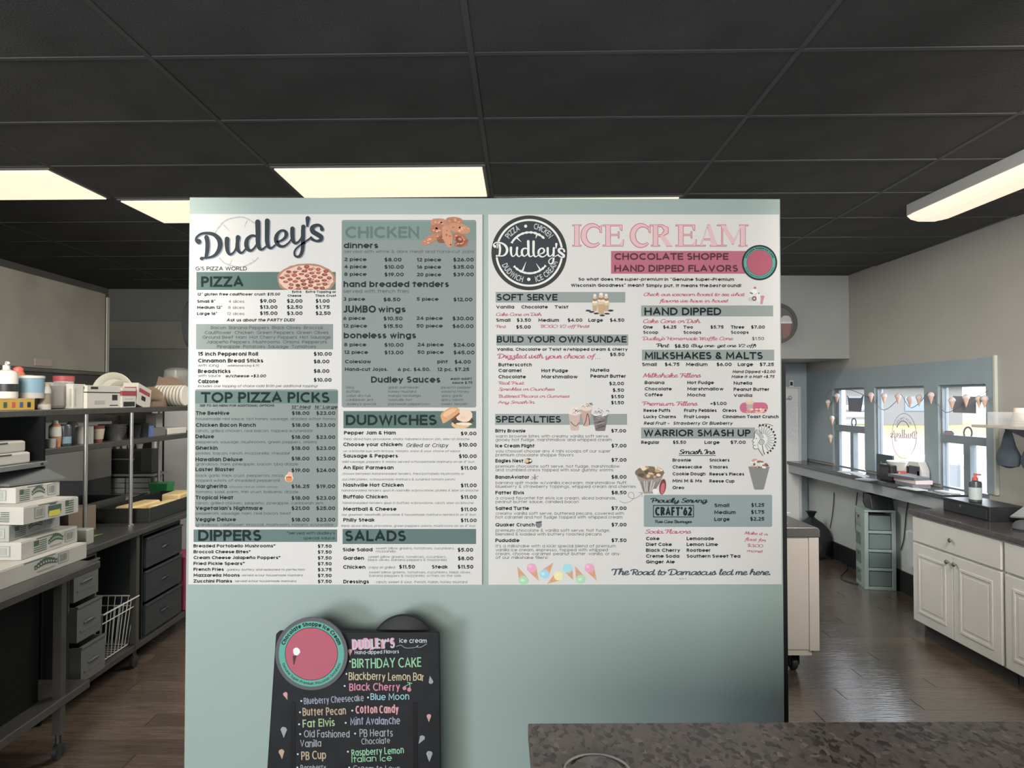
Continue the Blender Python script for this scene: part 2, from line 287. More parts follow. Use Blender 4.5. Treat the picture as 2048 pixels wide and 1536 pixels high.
def text_polys(txt, x0, y, x1, cap, sty, rot=0, jit=0, tr=1.0, wk=None):
    wr, sh, scr = STY[sty]; w = cap * (wk or wr); s = (cap - w) / 7.0; tab = GS if scr else G
    chars = []; tot = 0; nw = 0; gap = (.2 if scr else .85) * s * tr
    for ch in txt:
        if ch == ' ': chars.append((None, 2.1 * s if not scr else 2.4 * s)); tot += chars[-1][1] + gap; continue
        g = tab.get(ch) or G.get(ch)
        if not g: continue
        chars.append(((g[0], g[1], ch.islower()), g[0] * s)); tot += g[0] * s + gap; nw += 1
    tot -= gap; ww = 0 if scr else w
    if scr and x1 is not None: x1 -= .2 * cap
    k = 1 if x1 is None else ((x1 - x0) - nw * ww) / max(tot, 1e-6)
    x = x0; out = []; step = 24 if cap < 14 else (15 if cap < 25 else 9)
    cr, sr = math.cos(rot), math.sin(rot)
    for g, adv in chars:
        if g is None: x += (adv + gap) * k; continue
        jy = random.uniform(-jit, jit) * cap; js = 1 + random.uniform(-jit, jit); low = (not scr) and g[2]
        for st in strokes(g[1], step, 0 if scr else .5 * w / s):
            pts = []
            for (gx, gy) in st:
                if low and gy > 0: gy = gy * 1.1 if gy <= 4.7 else (5.17 + (gy - 4.7) * (.796 if gy > 6 else 1))
                X = x + ww / 2 + gx * s * k * js + sh * gy * s; Y = -(w / 2 + gy * s * js) + jy
                pts.append((x0 + (X - x0) * cr - Y * sr, y + (X - x0) * sr + Y * cr))
            out += ribbon(pts, w, .45 if scr else None)
        x += (adv + gap) * k + ww
    return out
def ell(cx, cy, rx, ry, rot=0, n=20, a0=0, a1=360):
    c, s = math.cos(math.radians(rot)), math.sin(math.radians(rot)); m = n if a1 - a0 == 360 else n + 1
    return [(cx + rx * math.cos(t) * c - ry * math.sin(t) * s, cy + rx * math.cos(t) * s + ry * math.sin(t) * c) for t in [math.radians(a0 + (a1 - a0) * i / n) for i in range(m)]]
def rrect(x0, y0, x1, y1, r=0, n=4):
    if not r: return [(x0, y0), (x1, y0), (x1, y1), (x0, y1)]
    o = []
    for cx, cy, a in ((x1 - r, y0 + r, -90), (x1 - r, y1 - r, 0), (x0 + r, y1 - r, 90), (x0 + r, y0 + r, 180)):
        o += [(cx + r * math.cos(math.radians(a + 90 * i / n)), cy + r * math.sin(math.radians(a + 90 * i / n))) for i in range(n + 1)]
    return o
def ring(cx, cy, r, w, a0=0, a1=360, n=40, rx=None):
    p = ell(cx, cy, rx or r, r, 0, n, a0, a1)
    if a1 - a0 == 360: p.append(p[0])
    return ribbon(p, w)
def arc_text(txt, cx, cy, r, a0, a1, cap, sty='b', inward=False, kx=1.0, wk=None):
    """text along a circle; angles in degrees clockwise from the top, letters upright outward (or readable at the bottom when inward)"""
    flat = text_polys(txt, 0, 0, None, cap, sty, wk=wk)
    xs = [p[0] for q in flat for p in q]; lo, hi = min(xs), max(xs); out = []
    for q in flat:
        nq = []
        for (x, y) in q:
            t = (x - lo) / (hi - lo); a = math.radians(a0 + (a1 - a0) * t); rr = r + y if inward else r - y
            nq.append((cx + kx * rr * math.sin(a), cy - rr * math.cos(a)))
        out.append(nq)
    return out
class Flat:
    """flat print on a plane; fn maps picture-frame coordinates onto that plane, nrm is its normal towards the room"""
    def __init__(s, fn, nrm, step=.00045): s.fn = fn; s.n = Vector(nrm); s.step = step; s.mb = MB(); s.k = 0
    def polys(s, ps, rgb, layer=1):
        m = rgb if not isinstance(rgb, tuple) else ink(*rgb)
        prev = None
        for p in ps:
            if not (prev is not None and len(p) == 4 and len(prev) == 4 and p[0] == prev[1]): s.k = (s.k + 1) % 19
            prev = p; vs = [s.fn(q[0], q[1]) + s.n * (s.step * layer + s.k * 9e-6) for q in p]
            s.mb.add(vs, [tuple(range(len(vs)))], m)
        return s
    def build(s, name, parent, label=None):
        if not s.mb.v: return None
        o = s.mb.build(name, None, parent, recalc=False); 
        if label: o['label'] = label
        s.mb = MB(); return o
# ---------------- the room ----------------
WY = 2.9                     # depth of the menu wall
CH = EYE + 1.294             # ceiling height
XR, XL, YB, YF = 3.68, -4.6, 8.3, -4.0
m_floor = [None] * 4
def wood(i, c):
    m = mat('floor_wood_%d' % i, c, .21, noise=.32, nscale=5, bump=.25, bscale=9, stretch=(1, 9, 1), spec=.6, coat=.9); return m
m_floor = [wood(0, (.115, .082, .062)), wood(1, (.098, .070, .053)), wood(2, (.132, .096, .073)), wood(3, (.108, .080, .062))]
floor = struct('floor', mat('floor_base', (.02, .016, .013), .8), [(XL, XR, YF, YB, -.08, -.004)])
pm = []
for k in range(4):
    b = MB(); b.box(0, 1.215, 0, .1485, -.003, .0); me = b.build('floor_plank', m_floor[k]); pm.append(me.data); bpy.data.objects.remove(me)
r = 0; y = 2.6
while y < YB - .1:
    x = XL + .01 - (r * .37) % 1.0; 
    while x < XR:
        if x + 1.215 > XL and not (-1.2 < x and x + 1.2 < 1.3 and y > 3.3):
            o = bpy.data.objects.new('plank', pm[random.randrange(4)]); COL.objects.link(o); o.parent = floor
            x0 = max(x, XL); x1 = min(x + 1.215, XR); o.location = (x0, y, 0); o.scale = ((x1 - x0) / 1.215, 1, 1)
        x += 1.22
    y += .15; r += 1
m_front = mat('floor_front', (.11, .08, .06), .35, noise=.3, nscale=5, stretch=(1, 9, 1))
part('front_boards', m_front, floor, [(XL, XR, YF, 2.598, -.004, 0)])['kind'] = 'stuff'

# ceiling: painted 2 x 4 ft tiles in a metal grid, turned a little against the walls
m_tile = mat('ceiling_tile', (.062, .062, .063), .85, noise=.25, nscale=3, bump=.3, bscale=120)
m_rail = mat('ceiling_rail', (.07, .071, .072), .55)
ceil = struct('ceiling', mat('ceiling_void', (.01, .01, .01), .9), [(XL - .15, XR + .16, YF - .15, YB + .15, CH + .012, CH + .2)])
GA = math.radians(-1.9); ga, gb = math.cos(GA), math.sin(GA); GO = PZ(974.5, 326, CH)
def gpt(u, v): return Vector((GO.x + ga * u - gb * v, GO.y + gb * u + ga * v, 0))
TU, TV = 1.22, .61
lights_at = {(-1, 0), (0, 1), (-2, 1), (-3, 0)}
tm = MB(); tm.box(.004, TU - .004, .004, TV - .004, 0, .01); tme = tm.build('ceiling_tile', m_tile); tdata = tme.data; bpy.data.objects.remove(tme)
for i in range(-4, 4):
    for j in range(-3, 8):
        if (i, j) in lights_at: continue
        c = gpt(i * TU, j * TV)
        if c.x > XR or c.x + TU < XL or c.y > YB: continue
        o = bpy.data.objects.new('ceiling_tile', tdata); COL.objects.link(o); o.parent = ceil
        sx = min(1, (XR - .02 - c.x) / TU); sy = min(1, (YB + .15 - c.y) / TV)
        o.location = (c.x, c.y, CH + random.uniform(-.001, .001)); o.rotation_euler = (0, 0, GA); o.scale = (sx, sy, 1)
for i in range(-3, 4):
    a, b = gpt(i * TU, -3 * TV), gpt(i * TU, 8 * TV)
    q = MB(); w = .011; n = Vector((ga, gb, 0)) * w
    q.add([a - n + Vector((0, 0, CH - .004)), a + n + Vector((0, 0, CH - .004)), b + n + Vector((0, 0, CH - .004)), b - n + Vector((0, 0, CH - .004)),
           a - n + Vector((0, 0, CH + .01)), a + n + Vector((0, 0, CH + .01)), b + n + Vector((0, 0, CH + .01)), b - n + Vector((0, 0, CH + .01))], [(0, 1, 2, 3), (0, 4, 5, 1), (1, 5, 6, 2), (2, 6, 7, 3), (3, 7, 4, 0)])
    q.build('grid_rail', m_rail, ceil)
for j in range(-2, 9):
    a, b = gpt(-3.3 * TU, j * TV), gpt(3 * TU, j * TV)
    q = MB(); n = Vector((-gb, ga, 0)) * .011
    q.add([a - n + Vector((0, 0, CH - .003)), a + n + Vector((0, 0, CH - .003)), b + n + Vector((0, 0, CH - .003)), b - n + Vector((0, 0, CH - .003)),
           a - n + Vector((0, 0, CH + .01)), a + n + Vector((0, 0, CH + .01)), b + n + Vector((0, 0, CH + .01)), b - n + Vector((0, 0, CH + .01))], [(0, 1, 2, 3), (0, 4, 5, 1), (1, 5, 6, 2), (2, 6, 7, 3), (3, 7, 4, 0)])
    q.build('grid_rail', m_rail, ceil)
m_glow = mat('light_diffuser', (.92, .84, .62), .5, emit=1.0)
m_lframe = mat('light_frame', (.10, .10, .09), .5)
for (i, j), lab in zip(((-1, 0), (0, 1), (-2, 1), (-3, 0)), ('glowing ceiling panel above the left half of the menu wall', 'glowing ceiling panel just peeking over the right half of the menu wall', 'glowing ceiling panel half hidden by the left end of the menu wall', 'glowing ceiling panel cut off by the left edge over the kitchen')):
    c = gpt(i * TU, j * TV); t = thing('ceiling_light', lab, 'ceiling light', (c.x, c.y, CH), GA, 'flat ceiling light panels')
    b = MB()
    for q in ((.012, TU - .012, .012, .032), (.012, TU - .012, TV - .032, TV - .012), (.012, .032, .032, TV - .032), (TU - .032, TU - .012, .032, TV - .032)): b.box(*q, -.012, .008)
    b.build('frame', m_lframe, t, local=True)
    part('diffuser', m_glow, t, [(.03, TU - .03, .03, TV - .03, -.018, .004)], local=True)
# wrap-round fluorescent fixture by the right wall
t = thing('ceiling_light', 'long rounded fluorescent ceiling light beside the right wall', 'ceiling light', (2.72, 3.2, CH))
part('housing', mat('fixture_metal', (.42, .42, .40), .4), t, [(0, .27, 0, 1.42, -.075, 0)], bevel=.006, local=True)
pf = [(.0, -.075), (.0, -.085), (.03, -.108), (.08, -.12), (.19, -.12), (.24, -.108), (.27, -.085), (.27, -.075)]
b = MB(); b.prism(pf, .0, 1.36, 'y')
b.prism([(.004, -.076), (.03, -.10), (.08, -.113), (.19, -.113), (.24, -.1), (.266, -.076)], 1.36, 1.42, 'y')
b.build('lens', mat('lens_glow', (.98, .73, .57), .4, emit=1.0), t, local=True)

# walls
m_up = mat('wall_beige', (.40, .385, .35), .6, noise=.05, nscale=2, bump=.1, bscale=90)
m_back = mat('wall_kitchen', (.20, .195, .175), .6, noise=.1, nscale=2)
m_slate = mat('slate_paint', (.29, .35, .375), .5, noise=.06, nscale=4)
m_low = mat('wall_low', (.50, .54, .54), .6, noise=.05, nscale=3)
struct('wall_left', m_back, [(XL - .15, XL, YF, YB, 0, CH + .01)])
wb_ = struct('wall_back', mat('wall_back_paint', (.20, .20, .185), .6, noise=.08, nscale=2), [(XL, XR, YB, YB + .15, 0, CH + .01)])
struct('wall_front', m_up, [(XL, XR, YF - .15, YF, 0, CH + .01)])
yw = lambda px: PXp(px, 800, XR).y
wins = [(yw(1732), yw(1668)), (yw(1852), yw(1752)), (yw(1976), yw(1880))]
Z0, Z1 = 1.0, 1.862
bs = [(XR, XR + .07, YF, YB + .15, 0, Z0), (XR, XR + .07, YF, YB + .15, Z1, CH + .01), (XR, XR + .07, YF, wins[2][0], Z0, Z1), (XR, XR + .07, wins[2][1], wins[1][0], Z0, Z1), (XR, XR + .07, wins[1][1], wins[0][0], Z0, Z1), (XR, XR + .07, wins[0][1], YB + .15, Z0, Z1)]
struct('wall_right', m_up, bs)
ye = yw(1992)
tr = struct('trim_1', m_slate, [(XR - .018, XR, ye, YB, Z1, 2.06), (XR - .018, XR, ye, wins[2][0], 1.04, Z1), (XR - .018, XR, wins[2][1], wins[1][0], 1.04, Z1), (XR - .018, XR, wins[1][1], wins[0][0], 1.04, Z1), (XR - .018, XR, wins[0][1], YB, 1.04, Z1)])
tr['label'] = 'slate grey boarding around the three windows'
struct('trim_2', mat('pale_bead', (.5, .52, .44), .5), [(XR - .022, XR, ye - .02, ye, 1.04, 2.07)])
struct('trim_3', m_low, [(XR - .012, XR, 5.3, YB, .19, .98)])
struct('baseboard_right', mat('black_base', (.012, .012, .013), .5), [(XR - .03, XR, 5.3, YB, 0, .19)])
struct('trim_4', mat('soffit_paint', (.31, .32, .315), .6, noise=.05, nscale=3), [(.5, XR, 7.3, YB, 2.17, CH)])
struct('trim_5', m_slate, [(.5, XR - .02, YB - .02, YB, .19, 2.17)])
# boards on the kitchen back wall
bw = struct('trim_6', mat('board_grey', (.17, .18, .17), .6, noise=.08, nscale=2), [(-4.6, -2.6, YB - .02, YB, 2.67, CH)])
struct('trim_7', mat('board_light', (.24, .235, .21), .6, noise=.08, nscale=2), [(-4.6, -2.6, YB - .02, YB, 2.34, 2.655)])
struct('trim_8', mat('board_low', (.19, .185, .165), .6, noise=.08, nscale=2), [(-4.6, -2.6, YB - .02, YB, .1, 2.325)])
# windows
m_sash = mat('sash_paint', (.20, .24, .265), .45)
m_glass = mat('window_glass', (1, 1, 1), .0, trans=1, ior=1.01, spec=.2)
def window(n, y0, y1, bars):
    t = bpy.data.objects.new('window_%d' % n, None); COL.objects.link(t); t.location = (XR + .05, y0, Z0); t['kind'] = 'structure'
    f = .022; x0, x1 = XR + .004, XR + .05
    part('window_frame', m_sash, t, [(x0, x1, y0, y1, Z0, Z0 + .03), (x0, x1, y0, y1, Z1 - .02, Z1), (x0, x1, y0, y0 + f, Z0 + .03, Z1 - .02), (x0, x1, y1 - f, y1, Z0 + .03, Z1 - .02)])
    for q in bars: part('sash_bar', m_sash, t, [(x0 - .005, x1, *q)])
    part('window_pane', m_glass, t, [(XR + .028, XR + .031, y0 + f, y1 - f, Z0 + .03, Z1 - .02)])
    return t
zb = 1.44
(y0, y1) = wins[0]; w1 = window(1, y0, y1, [(y0, y1, zb - .04, zb + .03), (yw(1706), yw(1700), Z0, zb - .04)])
part('inner_stile', m_sash, w1, [(XR + .01, XR + .04, yw(1676), y1, Z0, Z1)])
window(2, *wins[1], [])
(y0, y1) = wins[2]; window(3, y0, y1, [(y0, y1, zb - .05, zb + .015), (yw(1939), yw(1926), Z0, zb - .05)])
# ledge below the windows
lg = struct('trim_9', mat('ledge_laminate', (.06, .065, .07), .18, noise=.15, nscale=30), [(3.38, XR - .02, 5.3, YB - .02, .985, 1.02)], bevel=.004)
struct('trim_10', mat('ledge_apron', (.30, .33, .34), .5), [(3.40, 3.43, 5.3, YB - .02, .89, .985)])

# outside
m_con = mat('concrete', (.150, .110, .102), .9, noise=.12, nscale=.6); m_gr = mat('lawn', (.155, .13, .045), .9, noise=.3, nscale=1.5); m_road = mat('road', (.165, .105, .085), .9, noise=.1, nscale=.4)
gnd = struct('ground', m_con, [(XR + .08, 60, -10, 90, -.3, -.05)])
part('lawn', m_gr, gnd, [(8.2, 60, 12, 22, -.06, -.03)]); part('lawn', m_gr, gnd, [(6.2, 8.0, 10, 13.5, -.06, -.03)]); part('road', m_road, gnd, [(8, 60, 22, 34, -.06, -.035)])
part('lawn', m_gr, gnd, [(10, 60, 34, 60, -.06, -.03)])
b = thing('far_house', 'pale low house far outside the windows', 'house', (26, 50, 0))
part('wall', mat('house_wall', (.16,.155,.15), .8), b, [(22, 32, 48, 56, -.05, 2.6)]); mb = MB(); mb.prism([(21.6, 2.6), (32.4, 2.6), (27, 4.2)], 47.6, 56.4, 'y'); mb.build('roof', mat('house_roof', (.30, .27, .27), .8), b)
part('window', mat('house_glass', (.15, .18, .22), .2), b, [(24, 25.4, 47.96, 48, .9, 1.9)]); part('window', mat('house_glass', (.15, .18, .22), .2), b, [(28, 29.4, 47.96, 48, .9, 1.9)])
# ---------------- the free-standing menu wall ----------------
teal = mat('teal_paint', disp(147, 163, 157), .42, bump=.08, bscale=220, spec=.4)
dark_trim = mat('black_trim', (.012, .013, .014), .5)
wa = P(379.5, 395, WY); wb = P(1558, 402, WY)
wl, wr = wa.x, wb.x + .004
mw = struct('wall_menu', teal, [(wl, wr, WY, WY + .13, 0, wa.z)]); mw['label'] = 'free-standing sage teal partition wall carrying the two menus'
struct('trim_11', dark_trim, [(wr - .01, wr + .022, WY + .01, WY + .12, 0, 1.9)])
# ---------------- the menu wall and its two printed boards ----------------
CR = {'A': (380, 420, 6.4), 'B': (380, 640, 6.4), 'C': (380, 860, 4.8), 'D': (670, 420, 6.4), 'E': (670, 640, 6.4), 'F': (670, 860, 4.8),
      'G': (970, 420, 6.4), 'H': (970, 640, 6.4), 'I': (970, 860, 4.8), 'J': (1260, 420, 6.4), 'K': (1260, 640, 6.4), 'L': (1260, 860, 4.8), 'M': (530, 1200, 4.57)}
INK = (38, 44, 46); DIM = (100, 104, 103); HEAD = (27, 41, 41); BAND = (90, 112, 105); BOX = (134, 142, 138); BOXR = (144, 151, 147)
PINK = (181, 98, 116); PAPER = (207, 204, 199)
def cv(c, pts):
    ox, oy, s = CR[c]; return [(ox + x / s, oy + y / s) for x, y in pts]
def cps(c, polys): return [cv(c, p) for p in polys]
def T(fl, c, x0, y, x1, cap, sty, txt, rgb=INK, layer=3, **kw):
    ox, oy, s = CR[c]
    fl.polys(text_polys(txt, ox + x0 / s, oy + y / s, None if x1 is None else ox + x1 / s, cap / s, sty, **kw), rgb, layer)
def wallp(x, y): return P(x, y, WY - .012)
def board(label, corners):
    t = thing('menu_board', label, 'menu board', P((corners[0][0] + corners[1][0]) / 2, corners[2][1], WY), group='printed menu boards on the teal wall')
    a = [P(x, y, WY - .0005) for x, y in corners]; b = [P(x, y, WY - .012) for x, y in corners]
    m = MB(); m.add(a + b, [(0, 1, 2, 3), (7, 6, 5, 4), (0, 4, 5, 1), (1, 5, 6, 2), (2, 6, 7, 3), (3, 7, 4, 0)])
    m.build('panel', mat('menu_paper', disp(*PAPER), .5, spec=.2), t)
    return t
LB = board('white printed menu headed by the black script logo, pizza and chicken prices', [(380.5, 428), (965, 429), (964, 1169.5), (377, 1169)])
RB = board('white printed menu headed ICE CREAM in pink letters with round black logo', [(976.5, 429), (1558.5, 429), (1564, 1168.5), (977, 1169.5)])
fl = Flat(wallp, (0, -1, 0))
def band(par, c, x0, y0, x1, y1, rgb, r=0, name='heading_band', layer=1):
    fl.polys([cv(c, rrect(x0, y0, x1, y1, r))], rgb, layer); fl.build(name, par)

LOGO = [  # brush-script wordmark: (points with width)
 [(112, 405, 70), (85, 388, 44), (88, 350, 30), (140, 308, 30), (215, 297, 36), (300, 312, 46), (365, 365, 60), (388, 440, 62), (368, 520, 54), (315, 582, 38), (240, 610, 26), (190, 612, 24), (150, 622, 46)],
 [(212, 350, 56), (226, 420, 56), (222, 520, 52), (205, 610, 40)],
 [(476, 372, 60), (474, 440, 58), (482, 520, 48), (505, 565, 34), (540, 560, 26), (580, 515, 26), (604, 450, 40), (616, 350, 58)],
 [(608, 430, 50), (612, 500, 48), (638, 542, 36), (672, 545, 26), (712, 500, 22)],
 [(842, 335, 30), (792, 330, 34), (738, 372, 48), (722, 440, 56), (740, 500, 50), (780, 520, 32), (822, 490, 26), (856, 440, 26)],
 [(868, 155, 66), (872, 300, 62), (872, 420, 58), (890, 490, 46), (925, 505, 28), (970, 470, 22)],
 [(990, 140, 62), (988, 300, 58), (988, 400, 56), (1004, 468, 46), (1040, 488, 28), (1090, 450, 22)],
 [(1100, 408, 24), (1165, 395, 26), (1222, 350, 40), (1232, 300, 46), (1205, 265, 32), (1155, 272, 32), (1110, 330, 48), (1104, 400, 52), (1140, 455, 42), (1200, 465, 30), (1265, 420, 22), (1300, 370, 20)],
 [(1312, 240, 56), (1312, 330, 54), (1326, 405, 46), (1362, 425, 30), (1410, 385, 26), (1436, 330, 30), (1452, 215, 56)],
 [(1448, 260, 54), (1446, 400, 50), (1440, 510, 46), (1415, 580, 40), (1375, 600, 30), (1342, 580, 26), (1340, 530, 24), (1375, 480, 22), (1450, 425, 22), (1530, 370, 24), (1552, 350, 26)],
 [(1508, 108, 58), (1506, 150, 44), (1502, 205, 28)],
 [(1690, 248, 50), (1672, 205, 34), (1620, 195, 40), (1568, 225, 56), (1572, 275, 60), (1625, 310, 60), (1676, 345, 60), (1672, 385, 46), (1620, 398, 30), (1565, 375, 40)],
]
def logo(mapf, ws):
    out = []
    for st in LOGO:
        sm = catmull(st, 6); out += ribbon([mapf(p[0], p[1]) for p in sm], [p[2] * ws for p in sm])
        for e in (st[0], st[-1]):
            c = mapf(e[0], e[1]); out.append(ell(c[0], c[1], e[2] * ws / 2, e[2] * ws / 2, 0, 12))
    return out
# left board, logo and slice mark
gr = (176, 173, 172)
o_ = []
for a0, a1 in ((-72, 48), (128, 232)):
    pts = [(622 + 318 * math.sin(math.radians(a)) + 3 * math.sin(a), 410 - 318 * math.cos(math.radians(a)) + 4 * math.sin(a * .9), 16 + 7 * math.sin(a * .55)) for a in range(a0, a1, 6)]
    o_ += ribbon([p[:2] for p in pts], [p[2] for p in pts])
for a, b in (((430, 190), (515, 275)), ((730, 140), (695, 225)), ((500, 715), (545, 625)), ((825, 665), (795, 630))): o_ += ribbon([a, b], [16, 2])
fl.polys(cps('A', o_), gr, 2); fl.build('emblem', LB, 'pale grey pizza slice circle behind the script logo')
fl.polys(cps('A', logo(lambda x, y: (x + 12, y + 9), 1)), (140, 142, 160), 3)
fl.polys(cps('A', logo(lambda x, y: (x, y), 1)), (52, 60, 64), 4); fl.build('logo', LB, 'charcoal brush script shop name with grey shadow')

band(LB, 'A', 82, 793, 1865, 1023, BAND)
fl.polys([cv('B', rrect(78, 52, 1832, 376))], BOX, 1); fl.build('topping_box', LB)
ox = CR['B']
fl.polys([rrect(390, 778.5, 676, 1054.5, 4)], BOX, 1); fl.build('menu_box', LB)
band(LB, 'B', 66, 908, 1893, 1068, (100, 121, 116), layer=2)
band(LB, 'C', 35, 955, 1413, 1074, (98, 119, 118))
fl.polys([rrect(683.5, 440, 952.5, 815, 4)], BOX, 1); fl.build('menu_box', LB)
band(LB, 'D', 96, 160, 1806, 388, (122, 140, 133), layer=2)
band(LB, 'E', 108, 1166, 1806, 1386, BAND); band(LB, 'F', 73, 950, 1354, 1094, (94, 115, 112))
t = lambda *a, **k: T(fl, *a, **k)
# headings
def heads(par, lst):
    for a in lst: t(*a[:5], 'h', *a[5:]); fl.build('heading_word', par)
heads(LB, [('A', 145, 985, 685, 135, 'PIZZA', HEAD), ('B', 145, 1058, 1785, 135, 'TOP PIZZA PICKS', HEAD), ('C', 80, 1064, 685, 106, 'DIPPERS', HEAD), ('D', 132, 362, 1078, 150, 'CHICKEN', (96, 116, 112)), ('E', 138, 1346, 1300, 133, 'DUDWICHES', HEAD), ('F', 96, 1068, 680, 104, 'SALADS', HEAD)])
# pizza section
t('A', 72, 775, 728, 50, 'm', "G'S PIZZA WORLD")
t('A', 92, 1096, 1150, 36, 'bi', '12" gluten free cauliflower crust: $15.00')
for x0, y, x1, s in ((1308, 1062, 1425, 'Extra'), (1250, 1112, 1425, 'Cheese'), (1483, 1062, 1870, 'Extra Topping or'), (1605, 1112, 1870, 'Thick Crust')): t('A', x0, y, x1, 30, 'b', s)
for y, a, x1, b, bx, p, q, r in ((1188, 'Small 8"', 328, '4 slices', 495, '$9.00', '$2.00', '$1.00'), (1266, 'Medium 12"', 415, '8 slices', 490, '$13.00', '$2.50', '$1.75'), (1345, 'Large 16"', 350, '12 slices', 475, '$15.00', '$3.00', '$2.50')):
    t('A', 92, y, x1, 38, 'b', a); t('A', bx, y, 697, 36, 'r', b, DIM)
    t('A', 895, y, 1100 if p == '$9.00' else 1120, 46, 'b', p); t('A', 1240, y, 1440, 46, 'b', q); t('A', 1607, y, 1800 if r == '$2.50' else 1788, 46, 'b', r)
t('A', 470, 1428, 1335, 40, 'bi', 'Ask us about the PARTY DUD!')
for y, x0, x1, s in ((118, 255, 1697, '@Bacon @Banana Peppers @Black Olives @Broccoli'), (180, 175, 1772, '@Cauliflower @Chicken @Green Peppers @Green Olives'), (240, 148, 1800, '@Ground Beef @Ham @Hot Cherry Peppers @Hot Sausage'),
                     (300, 200, 1748, '@Jalapeño Peppers @Mushrooms @Onions @Pepperoni'), (360, 335, 1612, '@Pineapple @Potatoes @Sausage @Tomatoes')): t('B', x0, y, x1, 40, 'r', s, (70, 80, 80))
for y, x1, s, py, px1, p in ((458, 872, '15 inch Pepperoni Roll', 458, 1815, '$10.00'), (545, 938, 'Cinnamon Bread Sticks', 555, 1785, '$8.00'), (680, 520, 'Breadsticks', 677, 1785, '$8.00'), (810, 365, 'Calzone', 790, 1812, '$10.00')):
    t('B', 104, y, x1, 50, 'b', s); t('B', 1583, py, px1, 47, 'b', p)
t('B', 102, 598, 368, 36, 'r', 'with icing', DIM); t('B', 478, 596, 882, 26, 'i', 'additional icing $.75', DIM); t('B', 104, 730, 395, 36, 'r', 'with sauce', DIM); t('B', 452, 735, 970, 38, 'bi', 'w/cheese +$3.00')
t('B', 102, 860, 1632, 32, 'i', 'includes one topping of choice (add $1.00 per additional topping)', DIM)
fl.build('lettering', LB, 'small dark pizza price lettering')
t('B', 122, 1110, 1078, 30, 'bi', 'SEE TO GO MENU FOR ADDITIONAL OPTIONS'); t('B', 1300, 1132, 1538, 38, 'bi', '12" Med'); t('B', 1592, 1132, 1885, 38, 'bi', '16" Large')
for a, b in ((1296, 1535), (1590, 1882)): fl.polys([cv('B', rrect(a, 1138, b, 1143))], INK, 3)
D2 = (78, 88, 88)
for y, x1, s, y2, x2, d in ((1215, 505, 'The BeeHive', 1282, 1868, 'housemade red sauce, hot honey sausage, drizzled w/hot honey'), (1368, 845, 'Chicken Bacon Ranch', 1435, 1578, 'ranch, grilled chicken, real bacon, topped w/cheddar')):
    t('B', 76, y, x1, 48, 'b', s); t('B', 76, y2, x2, 36, 'r', d, D2)
    t('B', 1304, y, 1530, 46, 'b', '$18.00'); t('B', 1616, y, 1860, 46, 'b', '$23.00')
for y, x1, s, y2, x2, d, py, p, q in (
    (80, 232, 'Deluxe', 128, 1218, 'pepperoni, sausage, mushrooms, green peppers, onions', 86, '$18.00', '$23.00'), (190, 266, 'Gherkin', 236, 962, 'pickles, bacon, ranch, mozzarella, cheddar', 192, '$18.00', '$23.00'),
    (300, 505, 'Hawaiian Deluxe', 340, 1040, 'grandioso, ham, pineapple, bacon, bbq drizzle', 292, '$18.00', '$23.00'), (396, 428, 'Laster Blaster', 450, 905, 'black garlic thick crust, pepperoni, mozz,', 404, '$19.00', '$24.00'),
    (558, 355, 'Margherita', 606, 1040, 'tomato, basil, parm, thin crust, balsamic drizzle', 558, '$16.25', '$19.00'), (666, 415, 'Tropical Heat', 714, 1282, 'ranch, grilled chicken, jalapeño, pineapple, caribbean jerk', 670, '$18.00', '$23.00'),
    (768, 698, "Vegetarian's Nightmare", 812, 968, 'pepperoni, sausage, ham, real bacon, beef', 768, '$21.00', '$25.00'), (876, 442, 'Veggie Deluxe', 922, 1382, 'grandioso, cauliflower, broccoli, mushroom, tomato w/cheddar', 878, '$18.00', '$23.00')):
    t('C', 54, y, x1, 37, 'b', s); t('C', 56, y2, x2, 27, 'r', d, D2); t('C', 974, py, 1148, 35, 'b', p); t('C', 1212, py, 1396, 35, 'b', q)
t('C', 56, 497, 862, 27, 'r', 'topped w/lots of shredded pepperoni!', D2); t('C', 372, 556, 845, 22, 'i', '(choose red or white sauce)', DIM)
fl.build('lettering', LB, 'dark lettering of the pizza list in the grey box')
t('C', 932, 1002, 1392, 28, 'r', "*served with dudley's", HEAD); t('C', 1090, 1050, 1392, 28, 'r', 'special sauce', HEAD)
for i, (x1, s, p) in enumerate(((820, 'Breaded Portobello Mushrooms*', '$7.50'), (582, 'Broccoli Cheese Bites*', '$7.50'), (868, 'Cream Cheese Jalapeño Poppers*', '$7.50'), (525, 'Fried Pickle Spears*', '$7.50'),
                                (325, 'French Fries', '$3.75'), (478, 'Mazzarella Moons', '$7.50'), (405, 'Zucchini Planks', '$7.50'))):
    y = 1127 + 56.3 * i; t('C', 35, y, x1, 31, 'b', s); t('C', 1226, y + 4, 1360, 32, 'b', p)
t('C', 355, 1350, 1100, 21, 'i', 'garlicky, buttery and seasoned to perfection!', DIM); t('C', 495, 1404, 1080, 21, 'i', 'served w/our housemade marinara', DIM); t('C', 430, 1460, 1018, 21, 'i', 'served w/our housemade marinara', DIM)
fl.build('lettering', LB, 'dark lettering of the dippers list')
